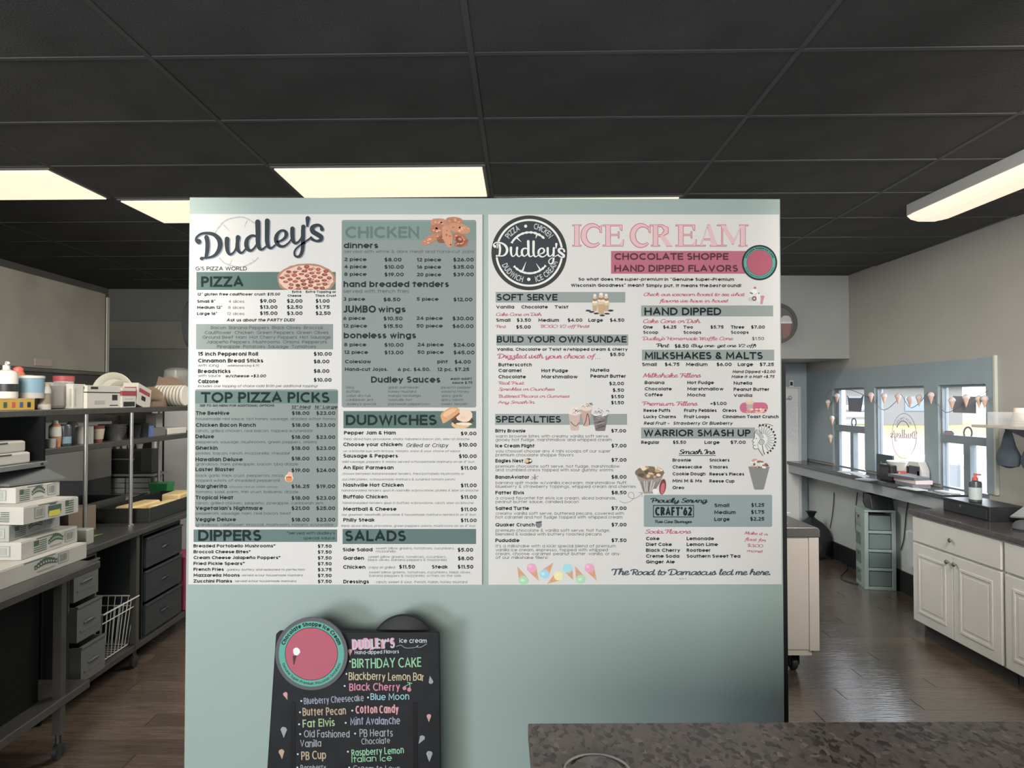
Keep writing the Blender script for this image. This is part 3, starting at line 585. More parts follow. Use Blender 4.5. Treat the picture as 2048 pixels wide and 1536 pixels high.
# chicken
t('D', 112, 490, 553, 72, 'b', 'dinners'); t('D', 118, 550, 1780, 38, 'r', 'served with white & dark meat and hand-cut jojos', D2)
for y, a, p, b, q in ((655, '2 piece', '$8.00', '12 piece', '$26.00'), (748, '4 piece', '$10.00', '16 piece', '$35.00'), (845, '8 piece', '$19.00', '20 piece', '$39.00')):
    t('D', 120, y, 403, 45, 'b', a); t('D', 632, y + 5, 852 if p == '$8.00' else 880, 47, 'b', p); t('D', 1048, y + 5, 1358, 45, 'b', b); t('D', 1512, y + 5, 1776, 47, 'b', q)
t('D', 110, 988, 1458, 78, 'b', 'hand breaded tenders'); t('D', 108, 1062, 948, 46, 'r', 'served with french fries', D2)
t('D', 108, 1163, 385, 45, 'b', '3 piece'); t('D', 620, 1170, 837, 47, 'b', '$8.50'); t('D', 1045, 1163, 1325, 45, 'b', '5 piece'); t('D', 1515, 1170, 1758, 47, 'b', '$12.00')
t('D', 108, 1315, 525, 92, 'b', 'JUMBO'); t('D', 555, 1310, 905, 76, 'b', 'wings')
for c, y, a, p, b, q in (('D', 1408, '6 piece', '$10.50', '24 piece', '$30.00'), ('E', 98, '12 piece', '$15.50', '50 piece', '$60.00'), ('E', 338, '8 piece', '$10.00', '24 piece', '$24.00'), ('E', 435, '12 piece', '$13.00', '50 piece', '$45.00')):
    dx = 12 if y > 200 and c == 'E' else 0
    t(c, 106 + dx, y, 388 + dx if len(a) < 8 else 410 + dx, 45, 'b', a); t(c, 620 + dx, y + 5, 865 + dx, 47, 'b', p); t(c, 1043 + dx, y, 1378 + dx, 45, 'b', b); t(c, 1503 + dx, y + 5, 1773 + dx, 47, 'b', q)
t('E', 112, 236, 1038, 78, 'b', 'boneless wings')
t('E', 128, 555, 460, 45, 'b', 'Coleslaw'); t('E', 1310, 555, 1442, 45, 'b', 'pint'); t('E', 1530, 560, 1738, 47, 'b', '$4.00')
t('E', 128, 653, 678, 45, 'b', 'Hand-cut Jojos.'); t('E', 803, 655, 1222, 45, 'b', '6 pc. $4.50.'); t('E', 1310, 655, 1718, 45, 'b', '12 pc. $7.25')
t('E', 462, 803, 1348, 80, 'b', 'Dudley Sauces'); t('E', 1480, 768, 1745, 32, 'bi', "each addt'l"); t('E', 1498, 818, 1755, 32, 'bi', 'sauce $.75')
for x, rows in ((132, (('bbq', 240), ('buffalo', 318), ('cajun dry rub', 458), ('caribbean jerk', 490), ("dudley's special", 522))), (670, (('garlic parmesan', 1072), ('honey mustard', 1035), ('mango ha-bango', 1100), ('nashville hot', 982), ('parmesan peppercorn', 1213))),
                (1348, (("peach'n pepper", 1740), ('sriracha honey', 1712), ('spicy garlic', 1632), ('spicy ranch', 1638), ('sweet teriyaki', 1690)))):
    for i, (s, x1) in enumerate(rows): t('E', x, 878 + 53 * i, x1, 32, 'i', '@' + s, D2)
fl.build('lettering', LB, 'dark lettering of the chicken list')
# dudwiches
t('E', 116, 1466, 778, 46, 'b', 'Pepper Jam & Ham'); t('E', 1608, 1476, 1810, 46, 'b', '$9.00')
D3 = (118, 120, 122)
for y, x1, s, p in ((156, 650, 'Choose your chicken:', '$10.00'), (265, 603, 'Sausage & Peppers', '$10.00'), (378, 562, 'An Epic Parmesan', '$11.00'), (545, 658, 'Nashville Hot Chicken', '$11.00'), (657, 505, 'Buffalo Chicken', '$11.00'), (775, 590, 'Meatball & Cheese', '$11.00'), (880, 380, 'Philly Steak', '$11.00')):
    t('F', 80, y, x1, 35, 'b', s); t('F', 1188 if p == '$10.00' else 1206, y + 4, 1360, 35, 'b', p)
t('F', 682, 165, 1085, 38, 'i', 'Grilled or Crispy')
for y, x0, x1, s in ((97, 80, 1290, 'thinly sliced ham, provolone, smoky habanero bacon jam, slaw on brioche'), (213, 78, 1200, 'on a brioche bun with lettuce, tomato, onion & your choice of sauce'), (315, 70, 1338, 'mild sausage, peppers & onions served w/housemade marinara on an 8" bun'),
                     (430, 68, 1240, 'choose between hand-breaded tenders, fried portobello mushrooms or'), (484, 68, 1152, 'zucchini planks, w/housemade marinara & sundried tomato pesto'), (590, 62, 1375, 'hand-breaded tenders spun in nashville w/provolone, pickles & slaw on brioche'),
                     (710, 72, 1328, 'hand-breaded tenders spun in buffalo w/provolone, ranch, slaw on brioche'), (823, 62, 1350, 'our gourmet meatballs, provolone & housemade marinara nestled in an 8" bun'), (930, 58, 1348, 'thinly sliced ribeye, provolone, green peppers onions, mushrooms on an 8" bun')):
    t('F', x0, y, x1, 22, 'i', s, D3)
t('F', 74, 1165, 360, 35, 'b', 'Side Salad'); t('F', 80, 1246, 278, 35, 'b', 'Garden'); t('F', 78, 1332, 292, 35, 'b', 'Chicken'); t('F', 80, 1472, 326, 35, 'b', 'Dressings')
t('F', 1176, 1168, 1326, 36, 'b', '$5.00'); t('F', 1178, 1250, 1328, 36, 'b', '$8.00'); t('F', 615, 1330, 767, 35, 'b', '$11.50'); t('F', 930, 1330, 1082, 35, 'b', 'Steak'); t('F', 1176, 1330, 1328, 35, 'b', '$11.50')
for y, x0, x1, s in ((1146, 392, 1148, 'sweet pillow greens, tomatoes, cucumbers,'), (1175, 392, 582, 'mozzarella'), (1228, 318, 1070, 'sweet pillow greens, tomatoes, cucumbers,'), (1257, 318, 1072, 'black olives, banana peppers & mozzarella'),
                     (1376, 328, 1305, 'sweet pillow greens, tomatoes, cucumbers, black olives,'), (1409, 328, 1210, 'banana peppers & mozzarella, w/fries on the side')): t('F', x0, y, x1, 23, 'r', s, D3)
t('F', 318, 1330, 573, 24, 'i', 'crispy or grilled', D3); t('F', 395, 1470, 1268, 24, 'i', 'ranch, sweet & sour, french, italian, honey mustard', D3)
fl.build('lettering', LB, 'dark lettering of the sandwich and salad lists')

# food pictures
def blobs(c, lst, layer0=4):
    for i, b in enumerate(lst):
        k = b[5] if len(b) > 5 else 0
        fl.polys([cv(c, ell(b[0], b[1], b[2], b[3], k, 18))], b[4], layer0 + i * .25)
def jagged(cx, cy, rx, ry, n=36, j=.04, a0=0, a1=360):
    return [(cx + rx * math.cos(a) * (1 + random.uniform(-j, j)), cy + ry * math.sin(a) * (1 + random.uniform(-j, j))) for a in [math.radians(a0 + (a1 - a0) * i / n) for i in range(n)]]
def clipy(p, ymax): return [(x, min(y, ymax)) for x, y in p]
fl.polys([cv('A', clipy(jagged(1490, 890, 375, 205, 44, .02), 1022))], (168, 128, 108), 4)
fl.polys([cv('A', clipy(jagged(1490, 890, 345, 180, 44, .03), 1022))], (216, 184, 166), 4.3)
for i in range(95):
    a = random.uniform(0, 6.28); r = math.sqrt(random.random()); x, y = 1490 + 325 * r * math.cos(a), 888 + 168 * r * math.sin(a)
    fl.polys([cv('A', clipy(jagged(x, y, random.uniform(10, 26), random.uniform(5, 13), 8, .3), 1022))], random.choice([(196, 150, 132), (228, 204, 186), (176, 122, 106), (205, 165, 140)]), 4.4 + i * .004)
for i in range(40):
    a = i * 2.4; r = math.sqrt((i + .6) / 40.); x, y = 1492 + 315 * r * math.cos(a), 885 + 165 * r * math.sin(a)
    fl.polys([cv('A', clipy(jagged(x, y, random.uniform(28, 38), random.uniform(15, 22), 14, .12), 1022))], random.choice([(142, 76, 68), (160, 90, 78), (130, 70, 62)]), 5.2)
    fl.polys([cv('A', clipy(jagged(x + 3, y - 3, 14, 7, 9, .2), 1022))], (184, 118, 104), 5.5)
fl.build('pizza_picture', LB, 'printed pepperoni pizza half sunk into its band')
def wing(pts, w, col, hi, c='D', L=4):
    sm = catmull([(x, y, w_) for (x, y), w_ in zip(pts, w)], 5); fl.polys(cps(c, ribbon([p[:2] for p in sm], [p[2] for p in sm])), col, L)
    for e in (0, -1): fl.polys([cv(c, jagged(pts[e][0], pts[e][1], w[e] / 2, w[e] / 2, 14, .06))], col, L)
    for i in range(9):
        q = random.choice(sm); fl.polys([cv(c, jagged(q[0] + random.uniform(-.25, .25) * q[2], q[1] + random.uniform(-.25, .25) * q[2], q[2] * .14, q[2] * .09, 8, .4))], random.choice([hi, (214, 160, 130), (160, 104, 82)]), L + .2)
for i, (p, w, col) in enumerate(((((1270, 160), (1360, 170), (1430, 190)), (95, 120, 90), (184, 132, 108)), (((1460, 140), (1530, 135), (1590, 150)), (90, 90, 95), (178, 124, 100)), (((1270, 250), (1330, 240), (1400, 260)), (110, 130, 110), (170, 116, 94)),
    (((1500, 220), (1600, 240), (1690, 260)), (100, 130, 90), (190, 138, 108)), (((1150, 420), (1230, 370), (1320, 335)), (80, 100, 70), (182, 126, 100)), (((1350, 380), (1390, 370), (1400, 330)), (90, 100, 80), (140, 88, 72)),
    (((1410, 240), (1440, 340), (1465, 440)), (80, 130, 80), (196, 142, 112)), (((1560, 340), (1610, 380), (1650, 410)), (110, 150, 110), (172, 108, 88)), (((1560, 440), (1620, 440), (1690, 390)), (60, 60, 30), (150, 90, 74)))):
    wing(p, w, col, (228, 182, 154), L=4 + i * .3)
blobs('D', [(1590, 380, 50, 40, (120, 70, 62), 20), (1600, 375, 26, 18, (196, 132, 116), 20)], 7)
fl.build('chicken_wings_picture', LB, 'printed heap of fried chicken wings')
fl.polys([cv('E', jagged(1610, 1330, 120, 62, 26, .03))], (214, 180, 140), 4); fl.polys([cv('E', jagged(1635, 1290, 140, 60, 26, .06))], (86, 66, 58), 4.3)
fl.polys([cv('E', jagged(1650, 1330, 105, 20, 22, .1))], (226, 214, 190), 4.5); fl.polys([cv('E', jagged(1760, 1340, 35, 22, 16, .2))], (96, 110, 80), 4.1)
fl.polys([cv('E', jagged(1650, 1220, 110, 85, 26, .05))], (226, 200, 178), 4.7); fl.polys([cv('E', jagged(1640, 1240, 75, 50, 22, .08))], (208, 146, 124), 5)
fl.polys([cv('E', jagged(1640, 1250, 36, 20, 16, .1))], (232, 186, 166), 5.2)
fl.polys([cv('E', [(1350, 1230), (1365, 1190), (1450, 1130), (1490, 1115), (1560, 1120), (1598, 1150), (1590, 1185), (1480, 1270), (1400, 1322), (1378, 1320)])], (206, 158, 116), 5.5)
fl.polys([cv('E', [(1380, 1225), (1400, 1185), (1500, 1130), (1560, 1135), (1540, 1165), (1420, 1245)])], (222, 180, 140), 5.7)
fl.polys([cv('E', [(1480, 1270), (1590, 1185), (1600, 1200), (1500, 1290)])], (120, 84, 66), 5.6)
fl.build('burger_picture', LB, 'printed open burger with tilted bun')
blobs('C', [(952, 462, 40, 38, (238, 214, 196)), (952, 470, 32, 28, (206, 132, 92)), (962, 428, 26, 28, (226, 176, 150)), (950, 452, 30, 8, (176, 100, 70))])
fl.build('shaker_picture', LB)

# ---------------- right board ----------------
DK = (64, 66, 64)
cx, cy = 566, 549
fl.polys([cv('G', ell(cx, cy, 484, 479, 0, 64))], (62, 62, 58), 2); fl.polys([cv('G', ell(cx, cy, 425, 425, 0, 56))], (58, 64, 68), 2.3)
WH = (222, 220, 214)
fl.polys(cps('G', ring(cx, cy, 420, 26, 188, 352, 40)) + cps('G', ring(cx, cy, 420, 26, 8, 172, 40)), WH, 3)
for a0, a1 in ((-62, 48), (128, 232)):
    pts = [(cx + 5 + 262 * math.sin(math.radians(a)), cy + 262 * -math.cos(math.radians(a)), 26 + 9 * math.sin(a * .5)) for a in range(a0, a1, 6)]
    fl.polys(cps('G', ribbon([p[:2] for p in pts], [p[2] for p in pts])), WH, 3)
for a, b in (((400, 350), (465, 410)), ((665, 315), (648, 365)), ((480, 780), (525, 665)), ((710, 770), (655, 685))): fl.polys(cps('G', ribbon([a, b], [24, 3])), WH, 3)
LG = (188, 188, 186)
for s, a0, a1, inv in (('PIZZA', -55, -22, 0), ('CHICKEN', 10, 54, 0)): fl.polys(cps('G', arc_text(s, cx, cy, 310, a0, a1, 76, 'm', wk=.17)), LG, 3)
for s, a0, a1 in (('DUDWICH', 246, 193), ('ICE CREAM', 167, 108)): fl.polys(cps('G', arc_text(s, cx, cy, 386, a0, a1, 76, 'm', True, wk=.17)), LG, 3)
fl.polys([cv('G', ell(520, 208, 20, 20)), cv('G', ell(560, 888, 22, 22))], WH, 3)
gm = lambda x, y: (102 + (x - 66) * .562, 600 + (y + .172 * (x - 200) - 634) * .54)
fl.polys(cps('G', logo(gm, .78)), (58, 64, 68), 4); fl.polys(cps('G', logo(gm, .52)), WH, 5)
fl.build('round_logo', RB, 'black round logo with white script shop name and ring')
def serif(x, y, ch, w, h=275, q=10):
    """outlined serif capitals of the ICE CREAM heading; returns filled polygons"""
    st = 60; th = 16; sf = 14; P_ = []
    bar = lambda a, b, c, d: P_.append([(x + a, y - d), (x + c, y - d), (x + c, y - b), (x + a, y - b)])
    def ser(cxx, yy, up): P_.append([(x + cxx - 55, yy - sf / 2), (x + cxx + 55, yy - sf / 2), (x + cxx + 55, yy + sf / 2), (x + cxx - 55, yy + sf / 2)])
    if ch == 'I': bar(w / 2 - 30, 0, w / 2 + 30, h); ser(w / 2, y - 7, 0); ser(w / 2, y - h + 7, 0)
    if ch == 'C':
        pts = [(x + w * .5 + w * .5 * math.cos(math.radians(a)), y - h / 2 - h / 2 * .95 * math.sin(math.radians(a)), 14 + 52 * abs(math.sin(math.radians((a - 40) * .64)))) for a in range(38, 325, 12)]
        P_.extend([('R', [p[:2] for p in pts], [p[2] for p in pts])]); P_.append([(x + w - 30, y - h * .9), (x + w - 8, y - h), (x + w - 5, y - h * .62), (x + w - 28, y - h * .66)])
    if ch == 'E':
        bar(45, 0, 105, h); bar(10, 0, w - 10, th); bar(10, h - th, w - 20, h); bar(100, h * .5, w - 60, h * .5 + th)
        P_.append([(x + w - 50, y - th), (x + w - 10, y), (x + w, y - 85), (x + w - 14, y - 85)]); P_.append([(x + w - 60, y - h + th), (x + w - 20, y - h), (x + w - 22, y - h + 75), (x + w - 36, y - h + 72)]); P_.append([(x + w - 72, y - h * .38), (x + w - 58, y - h * .38), (x + w - 58, y - h * .68), (x + w - 72, y - h * .68)])
    if ch == 'R':
        bar(40, 0, 100, h); ser(70, y - 7, 0); bar(0, h - th, 100, h)
        P_.append(('R', [(x + 90, y - h + 10), (x + 150, y - h + 12), (x + 205, y - h + 50), (x + 205, y - h + 95), (x + 150, y - h * .5), (x + 90, y - h * .48)], [16, 22, 55, 52, 22, 16])); P_.append([(x + 125, y - h * .5), (x + 185, y - h * .5), (x + 285, y), (x + 205, y)])
    if ch == 'A':
        P_.append([(x + w * .45, y - h), (x + w * .58, y - h), (x + w - 25, y), (x + w - 95, y)]); P_.append([(x + w * .45, y - h), (x + w * .5, y - h), (x + 50, y), (x + 30, y)]); bar(85, 80, w - 100, 80 + th); ser(45, y - 7, 0); ser(w - 60, y - 7, 0)
    if ch == 'M':
        bar(45, 0, 62, h); P_.append([(x + 30, y - h), (x + 90, y - h), (x + 215, y - 70), (x + 180, y - 25)]); P_.append([(x + 290, y - h), (x + 308, y - h), (x + 205, y - 25), (x + 180, y - 25)]); bar(285, 0, 350, h); ser(55, y - 7, 0); ser(320, y - 7, 0); ser(330, y - h + 7, 0); ser(45, y - h + 7, 0)
    return P_
LPK, EPK = (214, 178, 180), (178, 104, 116)
for c, x, ch, w in (('G', 1095, 'I', 160), ('G', 1262, 'C', 235), ('G', 1500, 'E', 275), ('J', 34, 'C', 232), ('J', 255, 'R', 300), ('J', 575, 'E', 275), ('J', 865, 'A', 275), ('J', 1125, 'M', 385)):
    for sh in serif(x, 465, ch, w):
        if sh[0] == 'R':
            fl.polys(cps(c, ribbon(sh[1], [q + 13 for q in sh[2]])), EPK, 2); fl.polys(cps(c, ribbon(sh[1], [max(3, q - 5) for q in sh[2]])), LPK, 3)
        else:
            mx = sum(p[0] for p in sh) / len(sh); my = sum(p[1] for p in sh) / len(sh)
            sc = lambda e: [(p[0] + (e if p[0] > mx else -e), p[1] + (e if p[1] > my else -e)) for p in sh]
            fl.polys([cv(c, sc(4))], EPK, 2); fl.polys([cv(c, sc(-3))], LPK, 3)
    fl.build('heading_letter', RB, 'pale pink outlined serif letter')
fl.polys([rrect(1222, 502, 1520, 547.5)], (176, 104, 120), 1); fl.build('heading_band', RB, 'deep pink band')
heads(RB, [('J', -200, 640, 1255, 88, 'CHOCOLATE SHOPPE', (82, 52, 62)), ('J', -200, 792, 1380, 88, 'HAND DIPPED FLAVORS', (82, 52, 62))])
def cow_badge(c, x, y, r, par, name, lab, L=6, rim=(46, 56, 58)):
    q = lambda ps: cps(c, ps)
    fl.k = 0
    fl.polys(q([ell(x, y, r, r, 0, 48)]), rim, L); fl.polys(q([ell(x, y, r * .9, r * .9, 0, 48)]), (96, 158, 144), L + .4); fl.polys(q([ell(x, y, r * .73, r * .73, 0, 40)]), (40, 48, 50), L + .7); fl.polys(q([ell(x, y, r * .715, r * .715, 0, 40)]), (170, 92, 106), L + 1)
    fl.polys(q(arc_text('Chocolate Shoppe Ice Cream', x, y, r * .77, -72, 72, r * .11, 'b')), (36, 46, 48), L + 1); fl.polys(q(arc_text('Genuine Super-Premium Wisconsin Goodness', x, y, r * .85, 252, 108, r * .075, 'm', True)), (36, 46, 48), L + 1)
    if name: fl.build(name, par, lab)
cow_badge('J', 1655, 675, 226, RB, 'round_badge', 'round teal and pink ice cream badge')
for c, x0, y0, x1, y1 in (('G', 136, 1050, 1795, 1185), ('H', 146, 186, 1832, 328), ('H', 130, 1202, 1818, 1342), ('J', 142, 1222, 1832, 1362), ('K', 152, 380, 1845, 520), ('K', 142, 1376, 1600, 1516)): band(RB, c, x0, y0, x1, y1, BOXR)
heads(RB, [('G', 148, 1160, 925, 86, 'SOFT SERVE', HEAD), ('H', 152, 290, 1808, 84, 'BUILD YOUR OWN SUNDAE', HEAD), ('H', 135, 1314, 972, 86, 'SPECIALTIES', HEAD), ('J', 185, 1348, 1165, 98, 'HAND DIPPED', HEAD), ('K', 190, 502, 1697, 92, 'MILKSHAKES & MALTS', HEAD), ('K', 175, 1490, 1540, 88, 'WARRIOR SMASH UP', HEAD)])
t('G', 1195, 906, 1770, 40, 'b', 'So what does the'); t('J', -75, 906, 418, 40, 'bi', 'super-premium'); t('J', 440, 908, 1330, 40, 'b', 'in "Genuine Super-Premium')
t('G', 1100, 985, 1800, 42, 'b', 'Wisconsin Goodness"'); t('G', 1828, 985, 2035, 42, 'b', 'mean?'); t('J', 205, 988, 1000, 42, 'b', 'Simply put, it means the'); t('J', 1015, 988, 1155, 42, 'bi', 'best'); t('J', 1172, 988, 1420, 42, 'b', 'around!')
t('G', 142, 1262, 373, 42, 'b', 'Vanilla'); t('G', 465, 1262, 802, 42, 'b', 'Chocolate'); t('G', 892, 1262, 1065, 42, 'b', 'Twist')
for x0, x1, s in ((142, 325, 'Small'), (405, 588, '$3.50'), (683, 947, 'Medium'), (1056, 1246, '$4.00'), (1322, 1508, 'Large'), (1597, 1782, '$4.50')): t('G', x0, 1432, x1, 44, 'b', s)
t('G', 398, 1520, 585, 44, 'b', '$5.00')
t('H', 152, 395, 1825, 40, 'b', 'Vanilla, Chocolate or Twist w/whipped cream & cherry'); t('H', 1598, 463, 1784, 44, 'b', '$5.50')
for x, y, x1, s in ((172, 594, 598, 'Butterscotch'), (172, 668, 463, 'Caramel'), (172, 748, 522, 'Chocolate'), (722, 670, 1062, 'Hot Fudge'), (722, 748, 1185, 'Marshmallow'), (1350, 663, 1588, 'Nutella'), (1350, 740, 1805, 'Peanut Butter')): t('H', x, y, x1, 44, 'b', s)
for y, x, s in ((835, 1588, '$2.00'), (920, 1632, '$.50'), (1002, 1612, '$1.50'), (1080, 1612, '$1.50')): t('H', x, y, 1778, 44, 'b', s)
t('H', 132, 1440, 518, 44, 'b', 'Bitty Brownie'); t('H', 1613, 1440, 1805, 44, 'b', '$7.00')
for y, x1, s, p in ((168, 475, 'Ice Cream Flight', '$7.00'), (312, 367, 'Eagles Nest', '$7.00'), (468, 425, 'BananAviator', '$8.00'), (618, 375, 'Fatter Elvis', '$8.50'), (768, 422, 'Salted Turtle', '$7.00'), (926, 475, 'Quaker Crunch', '$7.00'), (1076, 330, 'Pududdle', '$7.50')):
    t('I', 100, y, x1, 34, 'b', s); t('I', 1212, y if y != 312 else 305, 1358, 35, 'b', p)
fl.build('lettering', RB, 'dark lettering of the soft serve and specialties column')
for y, x1, s in ((73, 1192, 'warm brownie bites with creamy vanilla soft serve,'), (107, 1215, 'gooey hot fudge, marshmallow and whipped cream'), (216, 1205, 'you choose! choose any 4 mini scoops of our super'), (253, 848, 'premium chocolate shoppe flavors'),
                 (362, 1290, 'premium chocolate soft serve, hot fudge, marshmallow'), (397, 1232, 'and crumbled oreos topped with sour gummy worms'), (520, 1365, 'banana split made w/vanilla icecream, marshmallow fluff,'), (556, 1447, 'blueberry & strawberry toppings, whipped cream and cherries'),
                 (667, 1258, 'a crowd favorite! fat elvis ice cream, sliced bananas,'), (702, 898, 'peanut butter sauce, candied bacon'), (814, 1333, 'creamy vanilla soft serve, buttered pecans, covered with'), (850, 1318, 'hot caramel and hot fudge topped with whipped cream'),
                 (977, 1200, 'premium chocolate & vanilla soft serve, hot fudge,'), (1013, 1120, 'blended & loaded with buttery roasted pecans'), (1127, 1252, "it's a milkshake with a kick! special blend of premium"), (1164, 1180, 'vanilla ice cream, espresso, topped with whipped'),
                 (1201, 1292, 'cream, choose @caramel @peanut butter @vanilla, or any'), (1238, 600, 'of our milkshake fillers!')): t('I', 102, y, x1, 29, 'r', s, (98, 102, 104))
fl.build('lettering', RB, 'thin grey description lettering')
SP = (176, 98, 116)
for c, x0, y, x1, cap, s in (('G', 142, 1360, 728, 48, 'Cake Cone or Dish'), ('G', 145, 1515, 270, 44, 'Pint'), ('G', 712, 1512, 1335, 46, 'BOGO 1/2 off Pints!'), ('H', 168, 498, 1408, 68, 'Drizzled with your choice of'), ('H', 175, 830, 500, 46, 'Real Fruit'), ('H', 175, 908, 895, 46, 'Sprinkles or Crunchies'),
                             ('H', 175, 998, 1086, 46, 'Buttered Pecans or Gummies'), ('H', 165, 1075, 637, 46, 'Any Smash-In'), ('J', 175, 1106, 1468, 50, 'Check our icecream board to see what'), ('J', 378, 1188, 1255, 50, 'flavors we have in house!'), ('J', 168, 1452, 903, 58, 'Cake Cone or Dish'),
                             ('K', 165, 262, 1322, 50, "Dudley's Homemade Waffle Cone"), ('K', 165, 742, 910, 64, 'Milkshake Fillers'), ('K', 165, 1102, 865, 62, 'Premium Fillers'), ('L', 145, 998, 588, 46, 'Soda Flavors')): t(c, x0, y, x1, cap, 's', s, SP)
t('H', 1410, 498, 1475, 40, 'b', '...', SP)
for x0, y, x1, s in ((1098, 1012, 1322, 'Make it a'), (1100, 1072, 1305, 'float for'), (1124, 1130, 1278, '$3.00'), (1120, 1182, 1270, 'more!')): t('L', x0, y - 8, x1, 34, 's', s, SP, rot=math.radians(3))
fl.build('lettering', RB, 'pink script lettering')
for x0, x1, s in ((168, 290, 'One'), (422, 593, '$4.25'), (683, 805, 'Two'), (1027, 1197, '$5.75'), (1290, 1460, 'Three'), (1547, 1725, '$7.00')): t('K', x0, 112, x1, 42, 'b', s)
for x0, x1, s in ((168, 360, 'Scoop'), (683, 910, 'Scoops'), (1290, 1517, 'Scoops')): t('K', x0, 178, x1, 40, 'b', s)
t('K', 1560, 257, 1715, 40, 'm', '$1.50'); t('K', 345, 355, 503, 58, 'sb', 'Pint'); t('K', 570, 357, 750, 46, 'b', '$8.50'); t('K', 785, 352, 1615, 48, 'sb', '(Buy one- get one 1/2 off!)')
for x0, x1, s in ((152, 342, 'Small'), (443, 632, '$4.75'), (717, 990, 'Medium'), (1105, 1300, '$6.00'), (1378, 1572, 'Large'), (1657, 1840, '$7.25')): t('K', x0, 590, x1, 44, 'b', s)
t('K', 1312, 680, 1855, 38, 'bi', 'Hand Dipped +$2.00'); t('K', 1297, 744, 1845, 38, 'bi', 'Make it a Malt +$.75')
for x, y, x1, s in ((188, 822, 438, 'Banana'), (188, 902, 533, 'Chocolate'), (188, 978, 417, 'Coffee'), (732, 822, 1072, 'Hot Fudge'), (732, 902, 1195, 'Marshmallow'), (732, 980, 962, 'Mocha'), (1325, 828, 1562, 'Nutella'), (1325, 908, 1783, 'Peanut Butter'), (1325, 985, 1563, 'Vanilla'),
                    (1028, 1090, 1235, '+$1.00'), (173, 1178, 515, 'Reese Puffs'), (173, 1258, 587, 'Lucky Charms'), (692, 1178, 1107, 'Fruity Pebbles'), (692, 1258, 1017, 'Fruit Loops'), (1183, 1178, 1362, 'Oreos'), (1183, 1258, 1900, 'Cinnamon Toast Crunch')): t('K', x, y, x1, 42, 'b', s)
t('K', 175, 1342, 500, 42, 'bi', 'Real Fruit -'); t('K', 550, 1342, 1310, 42, 'bi', 'Strawberry Or Blueberry')
for x0, x1, s in ((107, 283, 'Regular'), (410, 537, '$5.50'), (714, 858, 'Large'), (962, 1110, '$7.00')): t('L', x0, 134, x1, 32, 'b', s)
t('L', 470, 236, 820, 52, 'sb', 'Smash Ins'); fl.polys([cv('L', rrect(468, 241, 824, 247))], INK, 3)
for x, y, x1, s in ((408, 304, 585, 'Brownie'), (408, 370, 690, 'Cheesecake'), (408, 436, 723, 'Cookie Dough'), (408, 503, 690, 'Mini M & Ms'), (408, 568, 520, 'Oreo'), (762, 304, 955, 'Snickers'), (762, 370, 938, "S'mores"), (762, 438, 1095, "Reese's Pieces"), (762, 505, 1002, 'Reese Cup')): t('L', x, y, x1, 31, 'b', s)
for x, y, x1, s in ((153, 1058, 282, 'Coke'), (153, 1114, 400, 'Diet Coke'), (153, 1170, 480, 'Black Cherry'), (153, 1226, 472, 'Creme Soda'), (153, 1281, 428, 'Ginger Ale'), (543, 1058, 805, 'Lemonade'), (543, 1114, 842, 'Lemon Lime'), (543, 1170, 773, 'Rootbeer'), (543, 1226, 1058, 'Southern Sweet Tea')): t('L', x, y, x1, 33, 'b', s)
fl.build('lettering', RB, 'dark lettering of the hand dipped and milkshake column')
fl.polys([cv('L', rrect(132, 622, 1364, 930, 16))], (140, 152, 152), 1); fl.build('menu_box', RB)
t('L', 205, 702, 745, 52, 'sb', 'Proudly Serving', HEAD); t('L', 240, 822, 595, 84, 'h', "CRAFT'62", HEAD); t('L', 240, 896, 595, 34, 's', 'Pure Cane Beverages', HEAD)
fl.polys(cps('L', ribbon([(224, 724), (609, 724), (609, 834), (224, 834), (224, 724)], 7)), HEAD, 3)
for y, x1, s, px, p in ((740, 952, 'Small', 1162, '$1.25'), (807, 1013, 'Medium', 1160, '$1.75'), (873, 955, 'Large', 1152, '$2.25')): t('L', 808, y, x1, 35, 'b', s); t('L', px, y - 2, 1288, 36, 'b', p)
fl.build('lettering', RB, 'dark lettering in the grey drinks box')
SL = (70, 84, 94)
t('I', 1222, 1398, 1390, 72, 'sb', 'The', SL); t('L', 14, 1398, 352, 66, 'sb', 'Road to', SL); t('L', 376, 1398, 832, 66, 'sb', 'Damascus', SL); t('L', 856, 1398, 992, 66, 'sb', 'led', SL); t('L', 1012, 1398, 1132, 66, 'sb', 'me', SL); t('L', 1148, 1398, 1358, 66, 'sb', 'here.', SL); t('L', 470, 1434, 538, 14, 'i', 'Acts 9', DIM)
fl.build('lettering', RB, 'slate blue script motto')
# pictures of the right board
def cup(c, x, y0, y1, w0, w1, col, L=5):
    fl.polys([cv(c, [(x - w0 / 2, y0), (x + w0 / 2, y0), (x + w1 / 2, y1 - 8), (x + w1 / 2 - 12, y1), (x - w1 / 2 + 12, y1), (x - w1 / 2, y1 - 8)])], col, L)
for x, dy, w in ((1405, 25, 70), (1550, 20, 72), (1485, 0, 95)):
    cup('G', x, 1180 + dy / 2, 1318 - dy + (20 if dy == 0 else 0), w, w * .72, (186, 160, 128), 4.6 + (.8 if dy == 0 else 0)); 
    for k in range(5):
        fl.polys([cv('G', jagged(x, 1190 - k * 28 + dy * .6, w * (.56 - .07 * k), 19, 16, .05))], ((206, 186, 160), (226, 216, 202), (160, 118, 92))[k % 3], 4.8 + .1 * k + (.8 if dy == 0 else 0))
for x, y in ((1320, 1288), (1365, 1305), (1425, 1325), (1500, 1350), (1560, 1328), (1610, 1288)): fl.polys([cv('G', jagged(x, y, 34, 12, 12, .15))], (64, 60, 54), 4.3)
fl.build('soft_serve_picture', RB, 'printed soft serve cones on cookies')
